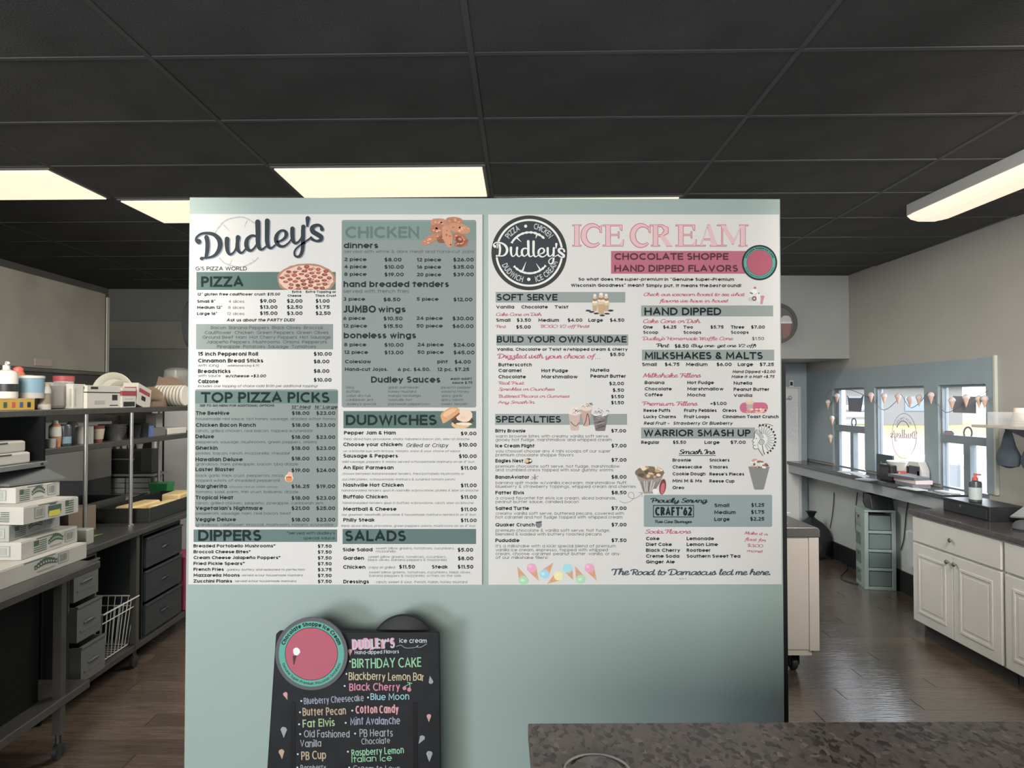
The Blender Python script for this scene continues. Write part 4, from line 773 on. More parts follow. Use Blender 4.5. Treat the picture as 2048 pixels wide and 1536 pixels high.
for x, y0, y1, w0, w1, col, top in ((1145, 1190, 1415, 155, 100, (196, 172, 160), (222, 206, 196)), (1295, 1135, 1360, 140, 72, (186, 160, 146), (214, 200, 184)), (1475, 1205, 1420, 200, 125, (120, 112, 110), (210, 206, 204))):
    cup('H', x, y0, y1, w0, w1, col, 5)
    fl.polys([cv('H', jagged(x, y0 - 12, w0 * .53, 42, 20, .06))], top, 5.3); fl.polys([cv('H', jagged(x, y0 - 45, w0 * .34, 40, 18, .08))], top, 5.4)
    for i in range(12):
        a = random.uniform(-.4, .4) * w0; b = y0 - 60 + random.uniform(0, 70); fl.polys(cps('H', ribbon(catmull([(x + a, b), (x + a + 15, b - 18), (x + a + 34, b + 6)], 3), [5, 9, 4][0])), random.choice([(70, 58, 56), (120, 90, 80), (228, 222, 216)]), 5.6)
fl.polys(cps('H', ribbon(catmull([(1095, 1300), (1125, 1335), (1165, 1355), (1205, 1310)], 5), 8) + ribbon(catmull([(1262, 1350), (1290, 1290), (1308, 1200), (1330, 1250), (1335, 1345)], 5), 9)), (96, 68, 62), 5.6)
for i in range(14): fl.polys(cps('H', ribbon([(1430 + random.uniform(-40, 20), 1240 + i * 12), (1500 + random.uniform(-20, 40), 1215 + i * 12)], 7)), random.choice([(70, 64, 64), (160, 152, 150)]), 5.5)
fl.build('milkshake_picture', RB, 'three printed milkshakes with chocolate swirls')
for i, (x, y, hx, hy, col) in enumerate(((365, 1435, 310, 1310, (168, 206, 170)), (450, 1330, 515, 1448, (226, 160, 182)), (575, 1375, 655, 1270, (158, 202, 216)), (700, 1405, 595, 1478, (236, 220, 166)), (795, 1335, 845, 1440, (160, 208, 216)), (915, 1425, 862, 1305, (168, 208, 172)), (1005, 1330, 1072, 1445, (226, 160, 182)))):
    dx, dy = hx - x, hy - y; l = math.hypot(dx, dy); ux, uy = dx / l, dy / l; nx, ny = -uy, ux
    fl.polys([cv('I', [(x + nx * 44, y + ny * 44), (hx, hy), (x - nx * 44, y - ny * 44)])], (206, 162, 130), 4); fl.polys([cv('I', jagged(x - ux * 8, y - uy * 8, 46, 43, 20, .06))], col, 4.4)
    fl.polys([cv('I', jagged(x - ux * 16 - 10, y - uy * 16 - 8, 20, 15, 12, .2))], tuple(min(245, v + 22) for v in col), 4.7)
    for k in (-1, 1): fl.polys(cps('I', ribbon([(x + ux * 44 + nx * 22 * k, y + uy * 44 + ny * 22 * k), (x + ux * 85 - nx * 6 * k, y + uy * 85 - ny * 6 * k)], 2.5)), (176, 130, 100), 4.6)
fl.build('cone_picture', RB, 'row of seven small printed ice cream cones')
blobs('I', [(415, 298, 38, 27, (70, 60, 50)), (400, 296, 22, 19, (206, 180, 140)), (436, 294, 12, 11, (226, 222, 214))]); fl.build('bird_picture', RB)
fl.polys(cps('I', ribbon([(440, 475), (515, 440)], 6) + ribbon([(445, 447), (505, 470)], 6) + ribbon([(478, 425), (478, 478)], 9)), (130, 122, 128), 4); fl.build('plane_picture', RB)
fl.polys([cv('I', jagged(516, 908, 30, 30, 14, .12))], (124, 126, 128), 4); fl.polys(cps('I', ribbon([(488, 888), (545, 880)], 12)), (70, 74, 76), 4.3); fl.build('hat_picture', RB)
fl.polys(cps('I', ribbon(catmull([(1290, 680), (1340, 700), (1400, 680), (1430, 640), (1415, 600), (1380, 605), (1378, 640), (1420, 660), (1470, 640), (1505, 605)], 5), 4) + ribbon([(1475, 602), (1508, 600), (1505, 640)], 4)), (128, 122, 122), 4); fl.build('arrow_picture', RB)
blobs('J', [(1560, 1070, 42, 50, (214, 210, 204)), (1590, 1040, 35, 30, (222, 222, 220)), (1597, 997, 16, 14, (176, 96, 90)), (1550, 1065, 25, 10, (110, 120, 116), 20), (1545, 1140, 38, 26, (196, 186, 172)), (1588, 1134, 31, 31, (126, 98, 98)), (1588, 1134, 12, 12, (214, 200, 196)), (1640, 1110, 26, 70, (216, 214, 208)), (1645, 1066, 10, 8, (100, 104, 92))])
fl.polys([cv('J', [(1665, 1100), (1700, 1095), (1722, 1110), (1705, 1140), (1692, 1205), (1665, 1205), (1675, 1140)])], (190, 132, 150), 6); fl.build('sundae_picture', RB, 'tiny printed sundae, donut and pink dipper')
fl.polys([cv('K', rrect(1402, 1055, 1765, 1190, 66))], (190, 106, 130), 4); cup('K', 1530, 1070, 1165, 90, 70, (180, 164, 154), 4.6)
blobs('K', [(1530, 1055, 55, 26, (214, 186, 166)), (1525, 1030, 32, 22, (222, 196, 180))], 5)
for i in range(22): fl.polys([cv('K', jagged(1490 + random.uniform(0, 250), 1165 + random.uniform(-30, 20), 22, 11, 9, .25))], random.choice([(220, 170, 140), (204, 132, 112), (232, 204, 180)]), 5.4)
fl.build('pudding_cup_picture', RB, 'small printed dessert cup on a pink oval')
# feathered headdress emblem in line art
ln = (56, 62, 64); wh = (216, 214, 208)
C0 = (1690, 1530)
fan = [(C0[0] + r * 1.0 * math.sin(math.radians(a)), C0[1] - r * 1.1 * math.cos(math.radians(a))) for a, r in [(-22 + 13.5 * i, 180 + (6 if i % 2 else -4)) for i in range(15)]]
fl.polys([cv('K', [(1622, 1400), (1640, 1372)] + fan[1:] + [(1665, 1640), (1640, 1560), (1650, 1450)])], wh, 4.2)
fl.polys([cv('K', [(1622, 1400), (1592, 1450), (1588, 1505), (1560, 1552), (1580, 1566), (1568, 1590), (1576, 1612), (1572, 1632), (1600, 1652), (1640, 1650), (1668, 1690), (1690, 1600), (1680, 1470)])], wh, 4.4)
for i in range(13):
    a = math.radians(-16 + i * 13.8); b = a + .17
    q = lambda r, t: (C0[0] + r * math.sin(t), C0[1] - r * 1.1 * math.cos(t))
    fl.polys(cps('K', ribbon(catmull([q(66, a), q(130, a - .02), q(178, a + .05)], 4), 5)), ln, 5); fl.polys([cv('K', [q(164, a + .02), q(184, a + .07), q(180, b - .02), q(150, b + .01)])], ln, 5.2)
    fl.polys(cps('K', ribbon([q(78, (a + b) / 2), q(140, (a + b) / 2)], 2.5)), (140, 144, 144), 5)
fl.polys(cps('K', ribbon(catmull([(1640, 1372), (1700, 1338), (1765, 1332), (1830, 1358)], 5), 6)), ln, 5)
fl.polys(cps('K', ribbon(catmull([(1622, 1400), (1594, 1450), (1590, 1503), (1562, 1550), (1582, 1564), (1570, 1588), (1580, 1610), (1573, 1632), (1602, 1652), (1640, 1648), (1665, 1690), (1700, 1738)], 5), 7)), ln, 5)
fl.polys(cps('K', ribbon(catmull([(1614, 1428), (1660, 1462), (1688, 1520)], 5), 30)), (176, 178, 176), 4.8); fl.polys(cps('K', ribbon(catmull([(1604, 1446), (1646, 1476), (1668, 1530)], 5), 5) + ribbon(catmull([(1626, 1404), (1678, 1446), (1708, 1510)], 5), 5)), ln, 5)
fl.polys(cps('K', ring(1682, 1562, 32, 7, rx=32) + ring(1682, 1562, 14, 6, rx=14) + ribbon([(1600, 1518), (1626, 1512)], 7) + ribbon([(1584, 1606), (1610, 1602)], 6) + ribbon(catmull([(1690, 1600), (1700, 1660), (1720, 1720)], 4), 9) + ribbon(catmull([(1640, 1560), (1632, 1610), (1648, 1640)], 4), 4)), ln, 5.3)
fl.build('headdress_emblem', RB, 'line drawn feathered headdress emblem')
# glass sundae and shake cup
fl.polys([cv('L', [(48, 400), (326, 400), (300, 480), (220, 610), (130, 612), (110, 560)])], (150, 142, 134), 4); fl.polys([cv('L', jagged(188, 410, 138, 62, 24, .05))], (122, 106, 90), 4.4)
for i in range(26): fl.polys([cv('L', jagged(188 + random.uniform(-105, 110), 405 + random.uniform(-55, 45), random.uniform(14, 36), random.uniform(9, 20), 10, .2))], random.choice([(206, 184, 150), (222, 206, 178), (150, 104, 92), (96, 82, 70), (190, 160, 120)]), 4.6 + .01 * i)
for i in range(9): fl.polys(cps('L', ribbon([(85 + i * 25, 480 + random.uniform(0, 20)), (120 + i * 14, 590)], 6)), random.choice([(96, 92, 90), (206, 202, 196), (70, 66, 64)]), 4.6)
fl.polys([cv('L', ell(312, 545, 32, 76, 8))], (120, 66, 68), 5); fl.polys([cv('L', ell(312, 560, 20, 55, 8))], (190, 110, 112), 5.2); fl.polys([cv('L', jagged(245, 590, 30, 28, 12, .2))], (226, 220, 214), 5.1)
fl.build('glass_sundae_picture', RB, 'printed glass bowl sundae with a strawberry')
cup('L', 1236, 350, 572, 205, 95, (132, 132, 130), 4.5); fl.polys([cv('L', jagged(1236, 352, 112, 48, 24, .05))], (206, 204, 200), 4.8)
for i in range(20): fl.polys([cv('L', jagged(1236 + random.uniform(-80, 80), 325 + random.uniform(-45, 40), random.uniform(10, 22), random.uniform(8, 14), 9, .2))], random.choice([(206, 150, 124), (150, 100, 84), (226, 222, 216), (90, 84, 80)]), 5 + .01 * i)
fl.build('smash_up_picture', RB, 'printed cup of blended ice cream with toppings')
# ---------------- right side: cabinets, counter, freezer ----------------
m_cab = mat('cabinet_white', (.58, .57, .54), .45, noise=.04, nscale=3)
m_cabd = mat('cabinet_gap', (.05, .05, .05), .7)
m_lam = mat('counter_laminate', (.085, .075, .075), .13, noise=.25, nscale=25)
m_chrome = mat('brushed_nickel', (.45, .44, .42), .3, metal=1)
m_black = mat('black_plastic', (.015, .016, .018), .45)
m_steel = mat('stainless', (.42, .41, .39), .33, metal=.9, noise=.1, nscale=3)
m_dsteel = mat('dull_steel', (.13, .126, .118), .38, metal=.75, noise=.15, nscale=3)
m_white = mat('white_plastic', (.66, .66, .63), .5)
m_cream = mat('cream_card', (.62, .58, .50), .7)
XF = 3.11
def door_panel(t, x, y0, y1, z0, z1):
    b = MB(); f = .055; tt = .018
    b.box(x - tt, x, y0, y1, z0, z1)
    d = b.build('door', m_cab, t, bevel=.003)
    # raised arch-less centre panel with a moulded border
    q = MB(); g = .07
    for a0, a1, c0, c1 in ((y0 + g, y1 - g, z0 + g, z0 + g + .018), (y0 + g, y1 - g, z1 - g - .018, z1 - g), (y0 + g, y0 + g + .018, z0 + g + .018, z1 - g - .018), (y1 - g - .018, y1 - g, z0 + g + .018, z1 - g - .018)):
        q.box(x - tt - .006, x - tt, a0, a1, c0, c1)
    q.build('moulding', m_cab, d, bevel=.002)
    part('raised_panel', m_cab, d, [(x - tt - .004, x - tt, y0 + g + .04, y1 - g - .04, z0 + g + .04, z1 - g - .04)], bevel=.003)
    return d
def knob(par, x, y, z):
    b = MB(); b.lathe((x, y, z), [(.005, 0), (.005, -.012), (.014, -.016), (.016, -.022), (.011, -.028), (.001, -.029)], 14, None, 'x'); return b.build('knob', m_chrome, par, smooth=True)
def cabinet(y0, y1, lab, two=True):
    t = thing('base_cabinet', lab, 'cabinet', (XF, y0, 0), group='white base cabinets along the right wall')
    part('carcass', m_cab, t, [(XF + .002, XR - .02, y0, y1, .10, .885)]); part('toe_kick', m_cabd, t, [(XF + .07, XR - .02, y0, y1, 0, .10)])
    d = part('drawer', m_cab, t, [(XF - .018, XF, y0 + .012, y1 - .012, .695, .872)], bevel=.003); ym = (y0 + y1) / 2
    knob(d, XF - .018, ym, .785)
    for k, (a, c) in enumerate(((y0 + .012, ym - .003), (ym + .003, y1 - .012)) if two else ((y0 + .012, y1 - .012),)):
        dd = door_panel(t, XF, a, c, .11, .68); knob(dd, XF - .018, (c - .035) if k == 0 else a + .035, .63)
    return t
cabinet(4.29, 5.23, 'white two-door base cabinet nearest the windows with a wide drawer')
cabinet(3.35, 4.28, 'white base cabinet cut off by the right edge of the photo')
ct = struct('countertop', None, []) if False else None
b = MB(); b.box(XF - .03, XR - .021, 2.9, 5.26, .886, .922)
tag(b.build('countertop', m_lam, bevel=.005), 'dark glossy laminate worktop over the white base cabinets', 'countertop')

# cash drawer, bottle, terminal
t = thing('cash_drawer', 'black metal cash drawer box on the right worktop', 'cash drawer', (3.30, 4.69, .922))
bd = part('body', m_black, t, [(3.30, 3.56, 4.69, 5.18, .922, 1.02)], bevel=.004); 
b = MB(); b.lathe((3.30, 4.98, .985), [(.011, 0), (.011, -.006), (.002, -.008)], 14, None, 'x'); b.build('lock', m_chrome, t, smooth=True)
part('drawer_front', mat('drawer_black', (.022, .024, .028), .4), t, [(3.294, 3.30, 4.71, 5.16, .932, 1.0)], bevel=.002)
def cdp(x, y): return PXp(x, y, 3.293)
fl = Flat(cdp, (-1, 0, 0)); fl.polys(text_polys('Cashier', 1934, 1030, 1958, 6, 's', rot=.12), (90, 98, 106), 1); fl.mb = MB()
m_cap = mat('red_cap', (.55, .10, .08), .45); m_lab = mat('bottle_label', (.42, .50, .48), .5)
t = thing('bottle', 'dark squeeze bottle with a red cap standing on the black cash drawer', 'bottle', (3.37, 4.93, 1.02))
b = MB(); b.lathe((3.37, 4.93, 1.02), [(.036, 0), (.04, .004), (.04, .135), (.036, .145), (.014, .155)], 20); b.build('body', mat('bottle_dark', (.05, .06, .065), .35), t, smooth=True)
b = MB(); b.lathe((3.37, 4.93, 1.04), [(.0408, 0), (.0408, .085)], 20, cap=False); b.build('label', m_lab, t, smooth=True)
b = MB(); b.lathe((3.37, 4.93, 1.172), [(.018, 0), (.018, .02), (.010, .024), (.008, .05), (.001, .051)], 14); b.tube([(3.37, 4.93, 1.215), (3.39, 4.90, 1.215)], .006); b.build('cap', m_cap, t, smooth=True)
t = thing('card_terminal', 'grey tablet till tilted on a stand at the right edge of the worktop', 'till', (3.44, 4.62, .922))
b = MB(); b.prism([(4.42, .923), (4.66, .923), (4.62, 1.0), (4.45, 1.03)], 3.50, 3.62, 'x'); b.build('stand', mat('till_grey', (.10, .11, .12), .5), t, bevel=.004)
b = MB(); b.add([(3.42, 4.38, .99), (3.56, 4.38, 1.065), (3.56, 4.64, 1.065), (3.42, 4.66, .955), (3.415, 4.38, 1.0), (3.555, 4.38, 1.075), (3.555, 4.64, 1.075), (3.415, 4.66, .965)], [(0, 3, 2, 1), (4, 5, 6, 7), (0, 1, 5, 4), (1, 2, 6, 5), (2, 3, 7, 6), (3, 0, 4, 7)])
b.build('tablet', mat('tablet_pale', (.34, .36, .36), .35), t)
b = MB(); b.lathe((3.32, 4.40, .922), [(.06, 0), (.07, .01), (.065, .03), (.05, .05), (.03, .06), (.002, .065)], 24)
tag(b.build('cloth_cap', mat('charcoal_fabric', (.07, .08, .085), .9), smooth=True), 'dark rounded cloth heap beside the till on the worktop', 'cloth')
def cup_stack(x, y, z, n, r=.045, h=.085, st=.014, lab='', up=True, grp=None):
    t = thing('cup_stack', lab, 'cups', (x, y, z), group=grp)
    for k in range(n):
        b = MB(); zz = z + k * st
        pr = [(r, 0), (r * 1.02, .006), (r * .97, .008), (r * .76, h), (r * .72, h)] if not up else [(r * .72, 0), (r * .74, .002), (r * .97, h - .008), (r * 1.04, h - .006), (r * 1.04, h), (r * .95, h), (r * .70, .004)]
        b.lathe((x, y, zz), pr, 20, cap=False if up else True); b.build('cup', mat('foam_white', (.66, .60, .52), .6), t, smooth=True)
    return t
# wall shelf with cups
t = thing('wall_shelf', 'pale shelf board high on the wall right of the windows', 'shelf', (3.3, 3.6, 1.555))
part('board', mat('shelf_board', (.50, .44, .38), .5), t, [(3.30, XR - .002, 3.6, 4.86, 1.552, 1.570)], bevel=.003)
for yy in (4.72, 3.8):
    b = MB(); b.prism([(3.42, 1.552), (XR, 1.552), (XR, 1.45), (XR - .03, 1.45), (3.45, 1.54)], yy, yy + .015, 'y'); b.build('bracket', mat('bracket_purple', (.18, .16, .22), .5), t)
cup_stack(3.40, 4.52, 1.570, 3, .058, .088, .016, 'short upside-down stack of white foam cups on the wall shelf', False)
cup_stack(3.50, 4.46, 1.570, 9, .052, .12, .014, 'tall leaning stack of white foam cups on the wall shelf', True)
m_clear = mat('clear_plastic', (.8, .8, .8), .12, alpha=.28)
t = thing('acrylic_box', 'clear acrylic box around the foam cups on the wall shelf', 'box', (3.33, 4.3, 1.57))
part('side', m_clear, t, [(3.33, 3.333, 4.36, 4.74, 1.570, 1.66)]); part('side', m_clear, t, [(3.33, 3.62, 4.737, 4.74, 1.570, 1.66)]); part('side', m_clear, t, [(3.33, 3.62, 4.36, 4.363, 1.570, 1.66)])
# bags hanging under the shelf
m_bag = mat('slate_bag', (.075, .10, .12), .8, noise=.2, nscale=12)
for k, (x, y, w, lab) in enumerate(((3.50, 4.78, .085, 'slate fabric pouch hanging under the wall shelf nearest the window'), (3.50, 4.55, .085, 'darker slate fabric pouch hanging under the wall shelf beside the other pouch'))):
    t = thing('hanging_pouch', lab, 'pouch', (x, y, 1.3), group='pouches hanging under the wall shelf')
    b = MB(); n = 20; pr = [(.02, .20), (.035, .16), (.055, .09), (w, .03), (w * 1.05, -.01), (w * .85, -.045), (.02, -.06)]
    b.lathe((0, 0, 0), pr, n); b.v = [(x + v[0] * .55, y + v[1] * 1.15, 1.335 + v[2]) for v in b.v]
    b.build('bag', m_bag, t, smooth=True)
    b = MB(); b.tube([(x, y - .02, 1.52), (x - .015, y, 1.555), (x, y + .02, 1.52)], .006); b.build('loop', m_bag, t, smooth=True)
pp = PXp(2040, 900, XR)
m_paper = mat('paper', (.52, .54, .54), .8)
tag(part('wall_notice', mat('notice_grey', (.26, .28, .28), .7, noise=.15, nscale=30), None, [(XR - .006, XR - .001, 4.2, 4.55, 1.22, 1.44)]), 'grey printed notice on the wall below the cup shelf', 'notice')

# chest freezer on castors
fx, fy, FW = 2.035, 4.43, 1.2
t = thing('chest_freezer', 'cream chest freezer on castors with a steel lid beside the menu wall', 'freezer', (fx - FW, fy, 0))
m_frz = mat('freezer_cream', (.52, .47, .42), .45, noise=.06, nscale=2)
part('body', m_frz, t, [(fx - FW, fx - .012, fy + .012, 6.3, .16, .87)], bevel=.006)
part('side_panel', m_frz, t, [(fx - .07, fx - .008, fy + .002, fy + .012, .16, .87)]); part('skirt', m_frz, t, [(fx - FW, fx - .05, fy + .02, 6.28, .125, .16)])
b = MB(); b.prism([(fx - FW, .872), (fx, .872), (fx, .915), (fx - .01, .93), (fx - .03, .937), (fx - FW, .937)], fy - .004, 6.32, 'y'); b.build('lid', mat('steel_lid', (.30, .285, .27), .3, metal=.85, noise=.1, nscale=4), t, bevel=.006)
for x, y in ((fx - .13, fy + .12), (fx - .06, 6.1), (fx - FW + .1, fy + .12), (fx - FW + .1, 6.1)):
    b = MB(); b.box(x - .04, x + .04, y - .04, y + .04, .115, .125); b.box(x - .032, x - .026, y - .03, y + .03, .04, .115); b.box(x + .026, x + .032, y - .03, y + .03, .04, .115)
    b.lathe((x, y, .045), [(.038, -.02), (.045, -.014), (.045, .014), (.038, .02)], 20, None, 'x'); b.build('castor', m_black, t, smooth=True)
tag(part('tablet', mat('dark_screen', (.05, .05, .055), .3), None, [(1.78, 1.93, 4.72, 4.86, .937, .947)], bevel=.003), 'thin dark folder lying on the freezer lid', 'folder')
for k, (x, y, r, lab) in enumerate(((1.93, 5.05, .5, 'white paper sheet farther back on the freezer lid'), (1.86, 4.62, -.3, 'small crumpled receipt at the front of the freezer lid'))):
    b = MB(); s = .10 if k == 0 else .04; b.box(-s, s, -s * 1.4, s * 1.4, 0, .003); o = b.build('paper', m_paper); o.location = (x, y, .937); o.rotation_euler = (0, 0, r); tag(o, lab, 'paper')

# whiteboard door on the back wall, switch, black bag
t = thing('whiteboard', 'tall white board with handwritten lists leaning at the back wall', 'whiteboard', (3.0, 8.2, .25))
part('panel', mat('board_white', (.62, .63, .63), .35), t, [(2.6, 3.52, 8.19, 8.22, .27, 1.87)]); 
part('frame', mat('board_frame', (.50, .52, .53), .4), t, [(3.52, 3.545, 8.175, 8.225, .25, 1.89), (2.6, 3.52, 8.175, 8.225, 1.87, 1.89)])
fl = Flat(lambda x, y: P(x, y, 8.188), (0, -1, 0), .001)
for i in range(26):
    y = 806 + i * 3.1; x = 1564 + random.uniform(0, 3)
    fl.polys(text_polys(random.choice(['illi nmt', 'lumi tit', 'nimul ti', 'tuli nn']), x, y, x + random.uniform(14, 30), 2.2, 'r'), (128, 146, 164), 1)
fl.polys(text_polys('Specials', 1564, 800, 1582, 5, 'sb'), (96, 112, 124), 1); fl.polys(ring(1580, 796, 3.6, 1.6, n=14), (110, 130, 128), 1)
fl.build('handwriting', t, 'faint blue marker handwriting')
t = thing('switch_plate', 'small white framed switch on the slate wall above the whiteboard', 'switch', (3.47, YB - .02, 1.9))
part('plate', m_white, t, [(3.45, 3.50, YB - .03, YB - .02, 1.89, 1.965)]); part('toggle', m_black, t, [(3.46, 3.49, YB - .034, YB - .03, 1.905, 1.95)])
b = MB(); b.lathe((0, 0, 0), [(.13, 0), (.17, .04), (.19, .13), (.185, .22), (.16, .31), (.11, .38), (.05, .42), (.025, .44), (.045, .49), (.06, .50), (.01, .48)], 20)
b.v = [(3.47 + v[0] * q_, 7.75 + v[1] * q_, v[2] + .001) for v in b.v for q_ in (1 + .09 * math.cos(5 * math.atan2(v[1], v[0]) + 9 * v[2]) + .07 * math.sin(3 * math.atan2(v[1], v[0]) - 14 * v[2]),)]
tag(b.build('rubbish_bag', mat('bin_bag', (.010, .011, .013), .5, bump=.8, bscale=9), smooth=True), 'tied black rubbish bag on the floor by the whiteboard', 'bag')
# round ice cream sign high on the soffit
t = thing('round_sign', 'round dark plaque showing an ice cream cone, half hidden by the menu wall', 'sign', P(1553, 647, 7.29))
c = P(1553, 647, 7.29); Rr = .21
b = MB(); b.lathe(c, [(Rr, 0), (Rr, -.03), (Rr - .01, -.035), (Rr - .035, -.035), (Rr - .04, -.025)], 40, None, 'y'); b.build('rim', mat('sign_rim', (.10, .10, .095), .5), t, smooth=True)
b = MB(); b.lathe(c, [(Rr - .04, -.026), (Rr - .04, -.028)], 40, None, 'y'); b.build('face', mat('sign_face', (.13, .12, .13), .6), t)
fl = Flat(lambda x, y: P(x, y, 7.258), (0, -1, 0), .001)
fl.polys([jagged(1572, 641, 11, 10, 16, .06)], (172, 174, 172), 1); fl.polys([[(1562, 646), (1583, 646), (1578, 678), (1566, 678)]], (128, 100, 96), 1); fl.polys([rrect(1561, 643, 1584, 647)], (190, 192, 190), 2)
fl.build('cone_picture', t)

# mint drawer tower with a speaker, bin and cables
tx0, tx1, ty0, ty1, tz = 3.36, 3.625, 6.42, 6.70, .71
m_mint = mat('mint_plastic', (.30, .385, .37), .4); m_mintd = mat('mint_clear', (.17, .225, .22), .25)
t = thing('drawer_tower', 'pale mint plastic tower of four drawers under the window ledge', 'drawers', (tx0, ty0, 0), math.radians(-12))
part('frame', m_mint, t, [(tx0, tx0 + .035, ty0, ty1, 0, tz), (tx1 - .035, tx1, ty0, ty1, 0, tz), (tx0 + .035, tx1 - .035, ty1 - .01, ty1, 0, tz), (tx0 + .035, tx1 - .035, ty0, ty1 - .01, 0, .03)] + [(tx0 + .035, tx1 - .035, ty0, ty0 + .03, .17 * k + .005, .17 * k + .03) for k in (1, 2, 3)], bevel=.004)
part('top', m_mint, t, [(tx0 - .004, tx1, ty0 - .004, ty1, tz, tz + .018)], bevel=.004)
for k in range(4):
    z = .17 * k + .034; d = part('drawer', m_mintd, t, [(tx0 + .04, tx1 - .04, ty0 + .008, ty1 - .02, z, z + .134)], bevel=.004)
    part('side_slot', m_mintd, t, [(tx0 - .004, tx0, ty0 + .10, ty0 + .26, z + .01, z + .125)]); part('vent', m_cabd, t, [(tx0 - .006, tx0 - .004, ty0 + .15, ty0 + .19, z + .09, z + .112)])
t = thing('speaker', 'black tapered speaker box standing on the mint drawer tower', 'speaker', (3.5, 6.5, tz + .018))
b = MB(); z = tz + .018; b.add([(3.43, 6.42, z), (3.63, 6.40, z), (3.645, 6.55, z), (3.445, 6.58, z), (3.42, 6.44, z + .14), (3.62, 6.42, z + .14), (3.635, 6.54, z + .14), (3.435, 6.57, z + .14)], [(0, 3, 2, 1), (4, 5, 6, 7), (0, 1, 5, 4), (1, 2, 6, 5), (2, 3, 7, 6), (3, 0, 4, 7)])
b.build('cabinet', m_black, t, bevel=.008); part('grille', mat('speaker_mesh', (.03, .032, .034), .9, bump=.5, bscale=300), t, [(3.45, 3.61, 6.398, 6.402, z + .02, z + .03)])
t = thing('waste_bin', 'white bin with a plastic liner at the end of the base cabinets', 'bin', (3.44, 5.6, 0))
b = MB(); b.add([(3.42, 5.45, 0), (3.60, 5.45, 0), (3.60, 5.70, 0), (3.42, 5.70, 0), (3.375, 5.40, .62), (3.635, 5.40, .62), (3.635, 5.76, .62), (3.375, 5.76, .62)], [(0, 3, 2, 1), (0, 1, 5, 4), (1, 2, 6, 5), (2, 3, 7, 6), (3, 0, 4, 7)])
b.build('bucket', mat('bin_grey', (.26, .30, .31), .5), t); b = MB()
for k, (z, e) in enumerate(((.50, .006), (.60, .012), (.68, .02), (.70, .03))): pass
ps = lambda e, z: [(3.375 - e, 5.40 - e, z), (3.635 + e, 5.40 - e, z), (3.635 + e, 5.76 + e, z), (3.375 - e, 5.76 + e, z)]
b.add(ps(.004, .38) + ps(.012, .66) + ps(-.01, .67) + ps(-.02, .5), [(i + 4 * r_, (i + 1) % 4 + 4 * r_, (i + 1) % 4 + 4 * r_ + 4, i + 4 * r_ + 4) for r_ in range(3) for i in range(4)])
b.build('liner', mat('bin_liner', (.55, .58, .58), .4, bump=.5, bscale=20), t)
m_cord = mat('black_cord', (.03, .032, .034), .6)
def cord(name, pts, lab, r=.005, X=XR - .022):
    sm = catmull(pts, 5); b = MB(); b.tube([PXp(x, y, X) for x, y in sm], r, 6); return tag(b.build(name, m_cord, smooth=True), lab, 'cord', 'black cords hanging below the window ledge')
cord('power_cord', [(1668, 985), (1667, 1010), (1664, 1035), (1660, 1056)], 'thin cord leftmost on the wall under the ledge')
cord('power_cord', [(1715, 985), (1712, 1010), (1711, 1050), (1714, 1078)], 'dark cord running down behind the left edge of the mint tower')
cord('power_cord', [(1727, 985), (1727, 1003), (1731, 1014), (1730, 1022)], 'short wavy cord ending at the mint tower top')
cord('power_cord', [(1744, 985), (1743, 1005), (1746, 1022)], 'short straight cord ending beside the speaker')
cord('power_cord', [(1768, 966), (1773, 990), (1773, 999)], 'cord plugged into the top of the speaker', X=3.52)
cord('power_cord', [(1817, 1000), (1812, 1030), (1808, 1075), (1802, 1100)], 'cord hanging on the wall left of the white bin')
b = MB(); b.tube([PZ(x, y, .006) for x, y in catmull([(1668, 1120), (1690, 1128), (1694, 1138), (1683, 1150), (1684, 1158), (1700, 1164), (1716, 1168)], 5)], .006, 6); tag(b.build('floor_cord', m_cord, smooth=True), 'brown cord looping on the floor left of the mint tower', 'cord')

# things on the ledge
LZ = 1.02
def on(px, py, z=LZ): v = PZ(px, py, z); return v
for k, (px, py, w, d, r, lab) in enumerate(((1700, 945, .12, .20, .3, 'white sheet lying on the ledge below the left window'), (1722, 951, .10, .16, -.2, 'white folded leaflet on the ledge left of the black box'), (1733, 960, .12, .14, .4, 'grey tray of papers on the ledge beside the black box'), (1825, 978, .10, .22, .1, 'loose white papers on the ledge below the middle window'), (1895, 985, .07, .2, .05, 'white slip on the ledge below the right window'))):
    v = on(px, py); b = MB(); b.box(-w / 2, w / 2, -d / 2, d / 2, 0, .006 + .004 * (k == 2)); o = b.build('paper', m_paper if k != 2 else mat('grey_card', (.25, .27, .28), .6)); o.location = (min(v.x, 3.58), v.y, LZ); o.rotation_euler = (0, 0, r); tag(o, lab, 'paper')
t = thing('black_box', 'upright black box on the window ledge in front of the middle window', 'box', (3.52, 6.5, LZ))
yb0 = PXp(1781, 950, 3.44).y; yb1 = PXp(1758, 950, 3.44).y
part('casing', m_black, t, [(3.44, 3.50, yb0, yb1, LZ, 1.165)], bevel=.01); part('vent', m_cabd, t, [(3.438, 3.44, yb0 + .03, yb1 - .03, 1.08, 1.14)])
t = thing('price_sign', 'dark chalk sign leaning in the lower left of the middle window', 'sign', (3.62, 6.6, LZ))
ya, yb_ = PXp(1786, 900, 3.62).y, PXp(1754, 900, 3.62).y
part('panel', mat('slate_sign', (.055, .08, .085), .6), t, [(3.615, 3.63, ya, yb_, LZ, 1.225)])
fl = Flat(lambda x, y: PXp(x, y, 3.614), (-1, 0, 0), .001); fl.polys(text_polys('lu rol', 1760, 931, 1781, 8, 's', rot=.05), (126, 138, 140), 1); fl.build('lettering', t)
